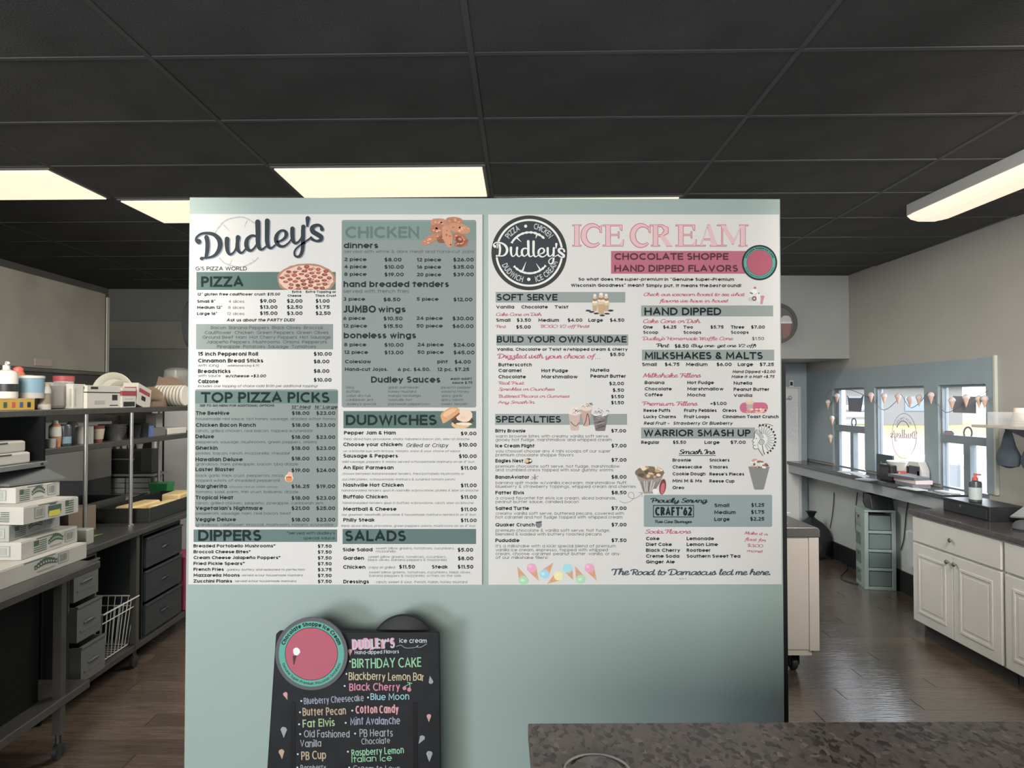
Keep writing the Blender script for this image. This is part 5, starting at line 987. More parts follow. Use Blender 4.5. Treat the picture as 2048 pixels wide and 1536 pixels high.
b = MB(); v = on(1756, 968); b.lathe((3.50, v.y + .12, LZ), [(.03, 0), (.028, .01), (.006, .085), (.001, .088)], 16); tag(b.build('waffle_cone', mat('cone_orange', (.75, .42, .28), .6), smooth=True), 'small peach coloured cone standing left of the black box on the ledge', 'cone')
yc = PXp(1797, 950, 3.57).y
t = thing('bowl_stack', 'white plastic tub on a red box behind the middle of the window ledge', 'tub', (3.57, yc, LZ + .09))
b = MB(); b.lathe((3.57, yc, LZ + .092), [(.06, 0), (.088, .07), (.094, .072), (.094, .082), (.084, .08), (.06, .012)], 24, cap=False); b.build('tub', m_white, t, smooth=True); b = MB(); b.lathe((3.57, yc, LZ + .09), [(.058, 0), (.062, .004)], 24); b.build('base', m_white, t)
tag(part('snack_box', mat('box_red', (.55, .16, .13), .6), None, [(3.515, 3.65, yc - .10, yc + .10, LZ, LZ + .09)], bevel=.003), 'red cardboard box under the white tub on the ledge', 'box')
yd = PXp(1826, 975, 3.46).y
m_rb = mat('box_pinkwhite', (.62, .50, .50), .6)
for k, (dz, h, dx, c, lab) in enumerate(((0, .028, 0, mat('book_grey', (.16, .17, .19), .6), 'grey flat box at the bottom of the pile below the middle window'), (.029, .032, .015, m_rb, 'pink and white flat carton in the pile below the middle window'), (.062, .022, -.01, mat('book_dark', (.10, .11, .12), .6), 'dark flat pack on top of the pile below the middle window'))):
    b = MB(); b.box(-.07, .07, -.16, .16, 0, h); o = b.build('flat_carton', c, bevel=.002); o.location = (3.455 + dx, yd + .02 * k, LZ + dz); o.rotation_euler = (0, 0, .12 * (k - 1)); tag(o, lab, 'box', 'pile of flat packs on the window ledge')
ye0, ye1 = PXp(1847, 930, 3.60).y, PXp(1812, 930, 3.60).y
t = thing('label_machine', 'white rounded machine with a dark screen on the ledge at the middle window', 'machine', (3.6, ye0, LZ))
b = MB(); b.prism([(ye0, LZ), (ye1, LZ), (ye1, 1.13), (ye1 - .06, 1.205), (ye0 + .05, 1.21), (ye0, 1.14)], 3.585, 3.655, 'x'); b.build('housing', m_white, t, bevel=.008)
ym = (ye0 + ye1) / 2; part('screen', mat('screen_grey', (.08, .09, .11), .3), t, [(3.58, 3.585, ym - .10, ym + .05, 1.10, 1.17)]); part('button', m_black, t, [(3.58, 3.585, ye0 + .03, ye0 + .06, 1.09, 1.13)]); part('button', m_black, t, [(3.58, 3.585, ye1 - .07, ye1 - .04, 1.10, 1.16)])
# bunting of paper cones across the windows
m_cone = mat('paper_cone', (.62, .42, .32), .7); m_scoop = mat('paper_scoop', (.62, .52, .48), .7)
t = thing('cone_garland', 'string of little paper ice cream cones draped over the three windows', 'garland', (3.63, 6, 1.9))
gp = catmull([(1652, 800), (1660, 782), (1690, 778), (1716, 785), (1744, 800), (1768, 820), (1795, 800), (1802, 789), (1820, 815), (1840, 805), (1856, 786), (1870, 800), (1890, 824), (1912, 818), (1940, 800), (1976, 782)], 5)
b = MB(); b.tube([PXp(x, y, 3.64) for x, y in gp], .0028, 5); b.build('string', mat('cord_grey', (.16, .16, .18), .7), t)
for i, (x, y) in enumerate(((1656, 808), (1674, 795), (1742, 794), (1768, 796), (1796, 797), (1820, 803), (1838, 800), (1862, 795), (1904, 806), (1932, 800), (1958, 803), (1969, 803), (1664, 840), (1661, 877))):
    c = PXp(x, y, 3.625); b = MB(); b.lathe((c.x, c.y, c.z), [(.002, -.055), (.020, .005), (.02, .01)], 12, m_cone); b.lathe((c.x, c.y, c.z + .01), [(.024, 0), (.027, .012), (.018, .03), (.002, .038)], 12, m_scoop)
    b.build('paper_cone', None, t, smooth=True)
# stickers on the panes
def glass(x, y): return PXp(x, y, XR + .0265)
fl = Flat(glass, (-1, 0, 0), .001); SG = mat('sticker_grey', (.20, .20, .25), .6); SD = mat('sticker_line', (.17, .16, .24), .6)
def sticker(lab, group=None):
    v = Vector(fl.mb.v[0]); t = thing('window_sticker', lab, 'sticker', v, group=group); fl.build('print', t)
fl.polys([[(1695, 792), (1699, 796), (1722, 796), (1727, 789), (1722, 823), (1698, 821)]], SG, 1); fl.polys(ribbon([(1694, 791), (1698, 797), (1698, 821), (1722, 823), (1727, 789)], 1.6), SD, 2); sticker('grey sundae cup sticker on the upper left window pane')
fl.polys(ring(1708, 845, 8, 2.6, rx=4.4, n=24), SD, 1); sticker('dark oval ring sticker on the upper left window pane')
fl.polys(ring(1936, 866, 11.5, 3.4, rx=8, n=28), SD, 1); sticker('dark oval ring sticker on the upper right window pane')
fl.polys([[(1906, 792), (1953, 793), (1953, 827), (1906, 825)]], mat('sticker_slate', (.24, .25, .28), .6), 1); sticker('grey square notice on the upper right window pane')
fl.polys([rrect(1883, 862, 1908, 876, 6)], mat('sticker_mauve', (.36, .27, .33), .6), 1); fl.polys(ribbon([(1883, 862), (1903, 862), (1908, 866), (1908, 872), (1903, 876), (1883, 876)], 1), SD, 2); sticker('mauve pill shaped sticker on the upper right window pane')
wc_ = mat('sticker_mauve_line', (.42, .36, .44), .6)
fl.polys(ring(1808, 872, 45, 1.2, -100, 40, 30, rx=25) + ring(1808, 872, 45, .9, 40, 260, 30, rx=24) , wc_, 1); fl.polys(ring(1806, 868, 26, 2.2, -150, -30, 20, rx=14), wc_, 1)
fl.polys(logo(lambda x, y: (1835 - (x - 66) * .0325, 878 + (y + .12 * (x - 200) - 634) * .045), .032), wc_, 2)
fl.polys([[(1815 - (p[0] - 1800), p[1]) for p in q] for q in arc_text('PIZZA CHICKEN', 1808, 872, 33, -50, 50, 5, 'm', kx=.55)], wc_, 1); sticker('round shop logo seen mirrored on the middle window pane')
# grey covered thing and post outside
b = MB(); b.box(4.6, 5.3, 6.95, 7.9, -.05, 1.12); tag(b.build('covered_crate', mat('tarp_grey', (.42, .45, .50), .6, bump=.8, bscale=4), bevel=.04), 'grey wrapped crate outside the right window', 'crate')
t = thing('slatted_screen', 'white post with a slatted screen outside the left window', 'screen', (4.4, 10.2, 0))
part('post', m_white, t, [(4.62, 4.78, 9.6, 9.76, -.05, 2.6)])
for k in range(16): part('slat', mat('slat_grey', (.45, .45, .44), .7), t, [(4.80, 5.1, 9.66, 9.69, .1 + k * .1, .16 + k * .1)])
# ---------------- left side: the kitchen ----------------
m_hood = mat('hood_steel', (.21, .195, .17), .5, metal=.3, noise=.2, nscale=2.5)
t = thing('range_hood', 'large dull steel extractor hood along the left kitchen wall', 'hood', (-4.4, 2.4, 1.95))
b = MB(); b.box(-3.03, -3.0, 2.3, 5.36, 1.95, 2.55); b.build('front_panel', m_hood, t, bevel=.004)
part('end_panel', mat('hood_edge', (.25, .235, .205), .5, metal=.3, noise=.15, nscale=3), t, [(-4.45, -3.0, 5.38, 5.42, 1.95, 2.53)], bevel=.004); part('roof', m_hood, t, [(-4.45, -3.03, 2.3, 5.38, 2.50, 2.53)]); part('lip', m_dsteel, t, [(-3.12, -2.985, 2.3, 5.42, 1.925, 1.948)], bevel=.003)
part('baffle', m_cabd, t, [(-4.45, -3.12, 2.3, 5.40, 1.98, 2.0)]); part('maker_plate', mat('brass_plate', (.30, .24, .20), .4, metal=.4), t, [(-3.0, -2.995, 4.55, 4.72, 1.965, 2.01)])
b = MB(); b.tube([(-3.3, 4.3, 2.54), (-3.25, 4.7, 2.60), (-3.3, 5.2, 2.55), (-3.35, 5.3, 2.56)], .012, 6); b.build('conduit', m_steel, t, smooth=True)
# tables
def table(name, lab, x0, x1, y0, y1, zt, legs, shelf_z, th=.04):
    t = thing(name, lab, 'work table', (x0, y0, 0), group='stainless work tables in the kitchen')
    part('tabletop', m_dsteel, t, [(x0, x1, y0, y1, zt - th, zt)], bevel=.006)
    for (lx, ly) in legs:
        lg_ = part('leg', m_dsteel, t, [(lx - .02, lx + .02, ly - .02, ly + .02, .12, zt - th)])
        b = MB(); b.tube([(lx, ly, .12), (lx, ly, .07)], .014, 8); b.lathe((lx, ly, .04), [(.033, -.014), (.04, -.01), (.04, .01), (.033, .014)], 16, None, 'x'); b.build('castor', m_black, lg_, smooth=True)
    if shelf_z: part('lower_shelf', m_dsteel, t, [(x0 + .04, x1 - .03, y0 + .03, y1 - .03, shelf_z - .04, shelf_z)], bevel=.004)
    return t
t = table('prep_table', 'near stainless prep table carrying the stack of cheese cartons', -3.0, -2.08, 1.7, 3.70, .905, ((-2.14, 3.46), (-2.95, 3.46), (-2.14, 1.8), (-2.95, 1.8)), .30)
tag(part('undercounter_dark_fill', mat('undercounter_black', (.004, .004, .004), .6, spec=.15), None, [(-2.92, -2.20, 1.85, 3.40, .302, .84)], bevel=.004), 'black block standing in for the dark space below the near prep table', 'refrigerator')  # black block added for the shade in the open space under the tabletop
T2 = .90
t = table('prep_table', 'far stainless prep table with drawers and a wire basket beneath', -3.15, -2.33, 3.86, 6.2, T2, ((-2.375, 4.62), (-3.10, 3.95), (-3.10, 6.1), (-2.375, 6.1)), .15)
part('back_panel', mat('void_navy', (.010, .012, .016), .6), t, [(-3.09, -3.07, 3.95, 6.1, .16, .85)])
# over-shelves
t = thing('over_shelf', 'two-tier stainless over-shelf standing on the far prep table', 'shelf', (-2.85, 3.7, T2))
SX0, SX1 = -2.92, -2.47
part('shelf', m_dsteel, t, [(SX0, SX1, 3.822, 6.1, 1.44, 1.475)], bevel=.004); part('shelf', m_dsteel, t, [(SX0, SX1, 3.2, 6.1, 1.655, 1.69)], bevel=.004)
for (x, y) in ((SX1 + .0, 4.22), (SX1, 4.74), (SX0 + .03, 4.0), (SX0 + .03, 6.0)):
    b = MB(); b.tube([(x, y, T2), (x, y, 1.656)], .0125, 10); p = b.build('post', m_steel, t, smooth=True)
    b = MB(); b.lathe((x, y, T2), [(.022, 0), (.022, .006), (.014, .012)], 12); b.build('foot', m_steel, p)
U, Mi = 1.69, 1.475
# drawers under the far table
def tote_tower(lab, y0, y1, z0, z1, n, xs, m, mb_, x1=-2.36, opens=None, grp='drawer towers under the far prep table'):
    t = thing('drawer_tower', lab, 'drawers', (x1 - .5, y0, z0), group=grp)
    part('frame', mb_, t, [(x1 - .55, x1 - .02, y0, y0 + .012, z0, z1), (x1 - .55, x1 - .02, y1 - .012, y1, z0, z1), (x1 - .55, x1 - .02, y0 + .012, y1 - .012, z1 - .012, z1), (x1 - .55, x1 - .02, y0 + .012, y1 - .012, z0, z0 + .012), (x1 - .55, x1 - .54, y0 + .012, y1 - .012, z0 + .012, z1 - .012)])
    h = (z1 - z0 - .024) / n
    for k in range(n):
        z = z0 + .012 + k * h; e = (opens or [0] * n)[k]; xa, xb = x1 - .5 + e, x1 + e; ya, yb = y0 + .016, y1 - .016
        d = part('drawer', m, t, [(xb - .008, xb, ya, yb, z + .008, z + h - .02), (xa, xb - .008, ya, ya + .005, z + .008, z + h - .02), (xa, xb - .008, yb - .005, yb, z + .008, z + h - .02), (xa, xb - .008, ya + .005, yb - .005, z + .008, z + .013)])
        part('lip', mb_ if mb_ is not m_cabd else m, d, [(xb - .012, xb + .008, ya - .004, yb + .004, z + h - .026, z + h - .014)], bevel=.002)
        b = MB(); ym = (ya + yb) / 2; b.tube([(xb, ym - .05, z + h * .45), (xb + .012, ym - .03, z + h * .5), (xb + .012, ym + .03, z + h * .5), (xb, ym + .05, z + h * .45)], .006, 6); b.build('pull', m, d, smooth=True)
        part('front_rib', m, d, [(xb, xb + .003, ya + .03, yb - .03, z + h * .25, z + h * .3)])
    return t
m_tote = mat('grey_tote', (.115, .118, .113), .45); m_dtote = mat('dark_tote', (.026, .031, .034), .4)
tote_tower('grey plastic three-drawer tower with its drawers pulled out a little', 3.92, 4.19, .15, .84, 3, 0, m_tote, mat('tote_frame', (.10, .105, .10), .5), opens=[.045, .02, 0])
tote_tower('dark plastic drawer tower farther back under the prep table', 4.72, 5.28, .15, .84, 3, 0, m_dtote, mat('tote_frame_dark', (.03, .035, .04), .5), opens=[0, 0, 0])
# wire basket
t = thing('wire_basket', 'white wire basket on the lower shelf of the far table', 'basket', (-2.55, 4.4, .15))
m_wire = mat('white_wire', (.55, .55, .50), .4)
b = MB(); bx0, bx1, by0, by1 = -2.72, -2.37, 4.24, 4.62
def rect(e, z): return [(bx0 - e, by0 - e, z), (bx1 + e, by0 - e, z), (bx1 + e, by1 + e, z), (bx0 - e, by1 + e, z), (bx0 - e, by0 - e, z)]
b.tube(rect(.015, .46), .005, 6); b.build('rim', m_wire, t); b = MB(); b.tube(rect(0, .40), .0035, 6); b.tube(rect(-.03, .16), .0035, 6)
for i in range(9):
    f = i / 8.
    for (xa, ya, xb, yb) in ((bx0 + (bx1 - bx0) * f, by0, bx0 + .03 + (bx1 - bx0 - .06) * f, by0 + .03), (bx0 + (bx1 - bx0) * f, by1, bx0 + .03 + (bx1 - bx0 - .06) * f, by1 - .03), (bx0, by0 + (by1 - by0) * f, bx0 + .03, by0 + .03 + (by1 - by0 - .06) * f), (bx1, by0 + (by1 - by0) * f, bx1 - .03, by0 + .03 + (by1 - by0 - .06) * f)):
        b.tube([(xa, ya, .46), (xb, yb, .16)], .0028, 5)
    b.tube([(bx0 + .03, by0 + .03 + (by1 - by0 - .06) * f, .157), (bx1 - .03, by0 + .03 + (by1 - by0 - .06) * f, .157)], .0025, 5)
tag(b.build('wires', m_wire, t), kind='stuff')
tag(part('magenta_bin', mat('magenta', (.30, .045, .10), .5), None, [(-2.62, -2.33, 5.33, 5.6, .152, .56)], bevel=.01), 'magenta plastic bin at the far end under the table', 'bin')

# printed carton faces
EX = {'w': mat('carton_white', (.41, .395, .365), .7, noise=.08, nscale=6), 'g': mat('carton_green', (.045, .085, .06), .6), 'k': mat('carton_line', (.08, .09, .085), .6), 'y': mat('carton_yellow', (.50, .46, .06), .6), 'gr': mat('carton_grey', (.22, .23, .22), .6), 'lg': mat('carton_pale', (.38, .38, .35), .6)}
def carton(x, y, z, rz, w, d, h, lab, marks, tilt=0, m=None, cat='carton', grp='stack of cheese cartons on the near prep table', tab=True):
    """near right corner at (x, y); side face along +Y, end face along -X"""
    t = thing('cheese_carton', lab, cat, (x, y, z), rz, grp)
    if tilt: t.rotation_euler = (tilt, 0, rz)
    b = MB(); b.box(-w, 0, 0, d, 0, h - .004); b.build('box', m or EX['w'], t, local=True, bevel=.002)
    b = MB(); b.box(-w + .003, -.003, .003, d - .003, h - .004, h); b.build('lid', m or EX['w'], t, local=True)
    if tab: part('tab', EX['k'], t, [(-.004, .0008, d * .25, d * .6, h - .007, h - .004)], local=True)
    def side(u, v): return (.0015, u * d, v * h)
    def front(u, v): return (-w + u * w, -.0015, v * h)
    for k, (f, u0, u1, v0, v1, kind) in enumerate(marks):
        fn = side if f == 's' else front; b = MB(); fo = .0008
        def q(a0, a1, c0, c1, mm, e=0):
            vs = [Vector(fn(a0, c0)), Vector(fn(a1, c0)), Vector(fn(a1, c1)), Vector(fn(a0, c1))]
            n_ = Vector((e, 0, 0)) if f == 's' else Vector((0, -e, 0)); b.add([v + n_ for v in vs], [(0, 1, 2, 3)], mm)
        du, dv = u1 - u0, v1 - v0
        if kind == 'code':
            q(u0, u1, v0, v1, EX['gr']); q(u0 + du * .06, u1 - du * .06, v0 + dv * .06, v1 - dv * .06, EX['lg'], fo)
            for i in range(11): q(u0 + du * (.15 + .065 * i), u0 + du * (.15 + .065 * i + random.choice([.02, .035])), v0 + dv * .18, v1 - dv * .15, EX['gr'], fo * 2)
        elif kind == 'lines':
            q(u0, u0 + du * .4, v0 + dv * .55, v1, EX['g'])
            for i in range(6): q(u0 + (du * .45 if i > 2 else 0), u1, v0 + dv * (.02 + .17 * i), v0 + dv * (.09 + .17 * i), EX['g'])
        elif kind == 'arch':
            n = 9
            for i in range(n):
                a, a2 = i / n, (i + 1) / n; h1 = .45 * math.sin(PI * (a + .5 / n)); q(u0 + du * a, u0 + du * a2, v0 + dv * (.28 + h1 * .5), v0 + dv * (.62 + h1), EX['g']); q(u0 + du * (a + .02), u0 + du * (a2 - .03), v0 + dv * (.36 + h1 * .62), v0 + dv * (.46 + h1 * .8), EX['lg'], fo)
            q(u0 + du * .1, u0 + du * .9, v0, v0 + dv * .12, EX['gr'])
        elif kind == 'pepper':
            q(u0, u1, v0 + dv * .3, v0 + dv * .8, EX['g']); q(u0 + du * .05, u0 + du * .9, v0 + dv * .05, v0 + dv * .45, EX['y'], fo); q(u0 + du * .1, u0 + du * .6, v0 + dv * .86, v0 + dv * .95, EX['k'])
        b.build('label_print', None, t, local=True, recalc=False)
    return t
carton(-2.20, 3.12, .905, math.radians(-1), .5, .64, .083, 'bottom cheese carton of the stack, widest with a green arch print', [('s', .36, .62, .2, .85, 'arch'), ('s', .63, .76, .25, .9, 'code')])
carton(-2.245, 3.33, .989, math.radians(0), .5, .44, .084, 'second cheese carton from the bottom with a green flag print', [('s', .2, .42, .15, .85, 'lines'), ('s', .45, .72, .2, .9, 'arch'), ('s', .75, .93, .2, .85, 'code'), ('f', .72, .9, .2, .8, 'code')])
carton(-2.31, 3.34, 1.074, math.radians(3), .46, .42, .076, 'greyish, partly shaded cheese carton set back in the middle of the stack', [('s', .1, .3, .15, .85, 'lines'), ('s', .35, .62, .2, .9, 'arch'), ('s', .68, .85, .2, .85, 'code'), ('f', .85, .96, .2, .8, 'code')], m=mat('carton_grey_shaded', (.31, .31, .30), .7))  # greyish card, with part of its shadow put into the colour
carton(-2.25, 3.35, 1.151, math.radians(-5), .5, .38, .084, 'fourth cheese carton turned outwards with yellow peppers printed', [('s', .18, .36, .2, .85, 'code'), ('s', .42, .66, .1, .95, 'pepper'), ('s', .74, .9, .1, .9, 'lines'), ('f', .70, .86, .15, .75, 'lines')])
carton(-2.36, 3.455, 1.236, math.radians(-4), .46, .31, .076, 'top cheese carton of the stack under the dark lid', [('s', .08, .3, .1, .85, 'lines'), ('s', .34, .64, .1, .9, 'arch'), ('s', .7, .9, .15, .9, 'code'), ('f', .72, .9, .2, .85, 'code')])
b = MB(); b.add([(-2.95, 3.46, 1.335), (-2.40, 3.47, 1.33), (-2.32, 3.79, 1.325), (-2.42, 3.79, 1.375), (-2.95, 3.79, 1.385), (-2.95, 3.46, 1.323), (-2.40, 3.47, 1.318), (-2.32, 3.79, 1.316), (-2.42, 3.79, 1.362), (-2.95, 3.79, 1.37)], [(0, 1, 2, 3, 4), (9, 8, 7, 6, 5), (0, 5, 6, 1), (1, 6, 7, 2), (2, 7, 8, 3), (3, 8, 9, 4), (4, 9, 5, 0)])
tag(b.build('sloping_lid', mat('lid_grey', (.10, .105, .105), .5)), 'dark grey sloping lid resting over the top cheese carton', 'lid')
# equipment rack carrying the pizza boxes
t = thing('equipment_rack', 'tall black cabinet rack behind the cheese cartons with a metal bracket shelf', 'rack', (-2.9, 3.8, 0))
part('cabinet', mat('rack_black', (.004, .0045, .005), .8, spec=.1), t, [(-3.3, -2.45, 3.801, 3.816, 0, 1.652)]); part('bracket_shelf', m_steel, t, [(-2.95, -2.425, 3.2, 3.80, 1.39, 1.416)], bevel=.002)
for y in (3.34, 3.74): part('rivet', m_black, t, [(-2.425, -2.422, y, y + .02, 1.397, 1.410)])
for k, lab in enumerate(('lower white pizza box on the metal bracket', 'upper white pizza box on the metal bracket')):
    t = thing('pizza_box', lab, 'pizza box', (-2.46 - .01 * k, 3.27, 1.417 + k * .058), math.radians(2 * k - 1), 'two pizza boxes on the bracket')
    m_pb = mat('pizza_card', (.40, .385, .355), .7)
    part('base', m_pb, t, [(-.5, 0, 0, .43, 0, .055)], local=True, bevel=.008); part('flap', m_pb, t, [(-.5, -.01, .01, .42, .055, .0575)], local=True); part('slot', m_cabd, t, [(-.001, .001, .20, .29, .045, .053)], local=True)

# --- things on the upper shelf ---
def xy(px, X): v = PXp(px, 800, X); return v.y
def bottle(name, px, X, z, prof, m, lab, cat, extra=None, grp=None, n=20):
    y = xy(px, X); t = thing(name, lab, cat, (X, y, z), group=grp); b = MB(); b.lathe((X, y, z), prof, n); b.build('body', m, t, smooth=True)
    for nm, pr, mm in (extra or []): b = MB(); b.lathe((X, y, z), pr, n, cap=nm != 'label'); b.build(nm, mm, t, smooth=True)
    return t
m_yel = mat('yellow_box', (.55, .36, .06), .6); m_ow = mat('off_white', (.52, .50, .45), .5); m_gw = mat('grey_white', (.36, .345, .32), .6)
t = thing('foil_box', 'long yellow printed foil box lying on the upper shelf', 'box', (-2.52, 3.2, U))
part('carton', m_yel, t, [(-2.68, -2.50, 3.22, 3.80, U, U + .055)], bevel=.003); part('top_strip', mat('box_buff', (.50, .36, .22), .6), t, [(-2.68, -2.50, 3.22, 3.80, U + .055, U + .062)])
for i in range(9): part('print', (m_black, EX['g'], m_cap, mat('print_blue', (.06, .10, .22), .5))[i % 4], t, [(-2.50, -2.4985, 3.26 + i * .06, 3.285 + i * .06, U + .014, U + .042)])
UY = U + .062
t = bottle('pump_bottle', 12, -2.58, UY, [(.05, 0), (.053, .01), (.053, .125), (.045, .14), (.02, .15)], m_ow, 'white pump bottle with a black label standing on the yellow box', 'bottle', [('label', [(.0535, .035), (.0535, .075)], m_black), ('pump', [(.017, .148), (.017, .172), (.007, .176), (.007, .19), (.001, .192)], m_ow)])
v = wloc(t); b = MB(); b.tube([(v.x, v.y, UY + .188), (v.x + .03, v.y - .03, UY + .184)], .007); b.build('spout', m_ow, t, smooth=True)
bottle('sauce_bottle', 36, -2.66, UY, [(.045, 0), (.055, .02), (.055, .10), (.035, .13), (.022, .15)], mat('sauce_orange', (.42, .13, .06), .4), 'orange-red round bottle with a red cap beside the pump bottle', 'bottle', [('cap', [(.024, .148), (.024, .165), (.012, .175)], m_cap), ('label', [(.056, .045), (.056, .085)], m_gw)])
bottle('tub', 61, -2.57, UY, [(.062, 0), (.065, .115)], mat('tub_blue', (.17, .28, .36), .5), 'blue round tub with a white lid on the upper shelf', 'tub', [('lid', [(.067, .11), (.067, .122), (.06, .124)], m_ow), ('label', [(.0655, .0), (.0662, .03)], m_gw)])
bottle('grey_cap_jar', 53, -2.80, U, [(.05, 0), (.05, .17), (.03, .20)], m_gw, 'grey domed jar behind the blue tub', 'jar')
bottle('spray_can', 89, -2.53, U, [(.032, 0), (.033, .11), (.026, .128), (.024, .14), (.001, .142)], m_gw, 'small spray can with a brown cap on the upper shelf edge', 'can', [('label', [(.0335, .03), (.0335, .09)], mat('label_brown', (.20, .16, .12), .5)), ('cap', [(.027, .128), (.024, .145), (.001, .147)], mat('cap_tan', (.35, .28, .18), .5))])
tag(part('black_radio', m_black, None, [(-2.86, -2.72, xy(100, -2.8), xy(84, -2.8), U, U + .175)], bevel=.005), 'black boxy gadget behind the spray can', 'radio')
def pk(name, px0, px1, X, h, z, m, lab, cat, dx=.12, yd=None, bev=.003, marks=(), grp=None):
    """box whose shelf-edge face spans px0..px1 at X"""
    y0, y1 = xy(px0, X), xy(px1, X); t = thing(name, lab, cat, (X, y0, z), group=grp); part('carton', m, t, [(X - dx, X, y0, y1, z, z + h)], bevel=bev)
    for (a, b_, c, d, mm) in marks: part('print', mm, t, [(X, X + .0015, y0 + (y1 - y0) * a, y0 + (y1 - y0) * b_, z + h * c, z + h * d)])
    for (a, b_, c, d, mm) in marks[:2]: part('print', mm, t, [(X - dx * b_, X - dx * a, y0 - .0015, y0, z + h * c, z + h * d)])
    return t
pk('crumpled_bag', 104, 144, -2.56, .155, U, mat('bag_grey', (.30, .285, .27), .7, bump=.9, bscale=15), 'crumpled grey paper bag on the upper shelf', 'bag', bev=.02)
bottle('red_lid_tub', 127, -2.68, U, [(.05, 0), (.055, .17)], m_gw, 'tub with a red lid behind the crumpled grey bag', 'tub', [('lid', [(.058, .168), (.058, .198), (.05, .20)], mat('lid_red', (.34, .06, .06), .5))])
pk('white_carton', 146, 171, -2.52, .148, U, m_ow, 'plain white upright carton left of the printed glove box', 'box', .10, marks=((.1, .2, .1, .8, m_gw),))
pk('glove_box', 174, 242, -2.50, .142, U, m_ow, 'white box with black print and a black line around it', 'box', .16, marks=((0, 1, .68, .72, m_black), (.1, .3, .84, .94, m_black), (.72, .88, .35, .6, m_black), (.65, .9, .1, .14, m_black), (.2, .5, .18, .34, m_gw)))
pk('red_band_box', 244, 272, -2.49, .132, U, m_ow, 'white box with a red band beside the glove box', 'box', .12, marks=((0, 1, .6, .85, mat('band_red', (.30, .05, .055), .5)), (.1, .9, .06, .3, m_black), (.2, .8, .42, .46, m_gw)))
t = pk('tilted_box', 276, 310, -2.49, .15, U, m_ow, 'torn open white box leaning over on the upper shelf', 'box', .10, marks=((.1, .9, .62, .8, mat('band_red', (.30, .05, .055), .5)), (.3, .6, .3, .5, m_black)))
t.rotation_euler = (math.radians(-12), 0, math.radians(6)); t.location.z += .024; t.location.y -= .02
part('black_side', m_black, t, [(-.09, -.01, wloc(t).y * 0 - .004, .0, .01, .07)], local=True)
# plates standing on edge
def disc(name, px, py, R, X, m, lab, rim=.02, ry=0, dec=None, cat='plate', grp=None):
    c = PXp(px, py, X); t = thing(name, lab, cat, c, ry, grp); b = MB()
    b.lathe((0, 0, 0), [(.001, 0), (R * .7, .0), (R * .78, -rim * .6), (R, -rim), (R + .003, -rim + .003), (R * .8, -rim * .3), (R * .7, .008), (.001, .008)], 36, None, 'y', cap=False); b.build('dish', m, t, local=True, smooth=True)
    if dec:
        for (dx, dz, rx, rz_, mm) in dec: q = MB(); q.add([(dx + rx * math.cos(a), -.003, dz + rz_ * math.sin(a)) for a in [2 * PI * i / 14 for i in range(14)]], [tuple(range(14))], mm); q.build('painted_motif', None, t, local=True)
    return t
m_plate = mat('plate_cream', (.62, .60, .50), .35)
disc('plate', 228, 788, .155, -2.80, m_plate, 'cream plate with a blue and turquoise motif standing on the shelf', dec=[(.045, .045, .022, .024, mat('motif_blue', (.12, .22, .45), .5)), (.085, .02, .03, .07, mat('motif_turq', (.20, .45, .45), .5)), (-.06, .01, .03, .008, mat('motif_red', (.5, .2, .15), .5)), (.0, .0, .05, .03, mat('motif_cream', (.58, .52, .42), .5))])
c = PXp(258, 796, -2.76); disc('plate', 247, 796, .125, -2.72, mat('plate_cream2', (.55, .52, .42), .4), 'plain cream plate half behind the painted plate')
for k, (px, w, h, lab) in enumerate(((292, .26, .11, 'low torn piece of brown cardboard above the foam lids'), (330, .27, .18, 'brown cardboard flap with a pointed top behind the foam lids'), (362, .18, .20, 'darker brown cardboard flap nearest the menu wall'))):
    X = -2.66; y = xy(px, X) + .03 * k; b = MB(); b.prism([(-w / 2, 0), (w / 2, 0), (w * .48, h * .55), (w * .3, h * .9), (w * .1, h), (-w * .1, h * .93), (-w * .25, h), (-w * .32, h * .6), (-w * .5, h * .5)], 0, .006, 'y')
    o = b.build('cardboard_flap', mat('kraft%d' % k, ((.27, .19, .13), (.24, .165, .12), (.17, .12, .085))[k], .8)); o.location = (X, y, U + .02 + (.04 if k else .02)); tag(o, lab, 'cardboard', 'brown cardboard flaps on the upper shelf')
    o.location.z = U + .001 if False else o.location.z
tag(part('cardboard_carton', mat('kraft1', (.24, .165, .12), .8), None, [(-2.86, -2.62, xy(290, -2.66), xy(350, -2.66), U, U + .06)]), 'open brown carton holding the cardboard flaps', 'carton')
ORD = ['leftmost', 'second', 'third', 'fourth', 'fifth', 'sixth', 'seventh', 'eighth', 'rightmost']
for k in range(9):
    b = MB(); zc = U + .085; b.lathe((-2.735 + .0262 * k, 5.62, zc), [(.001, .004), (.055, .0), (.076, .003), (.080, .008), (.083, .012), (.083, .020), (.078, .0255), (.001, .024)], 22, None, 'x', cap=False)
    tag(b.build('foam_container', mat('foam_lid', (.66, .62, .54), .6), smooth=True), 'white foam container standing on edge, ' + ORD[k] + ' of the nested row on the upper shelf', 'container', 'nested row of white foam containers')
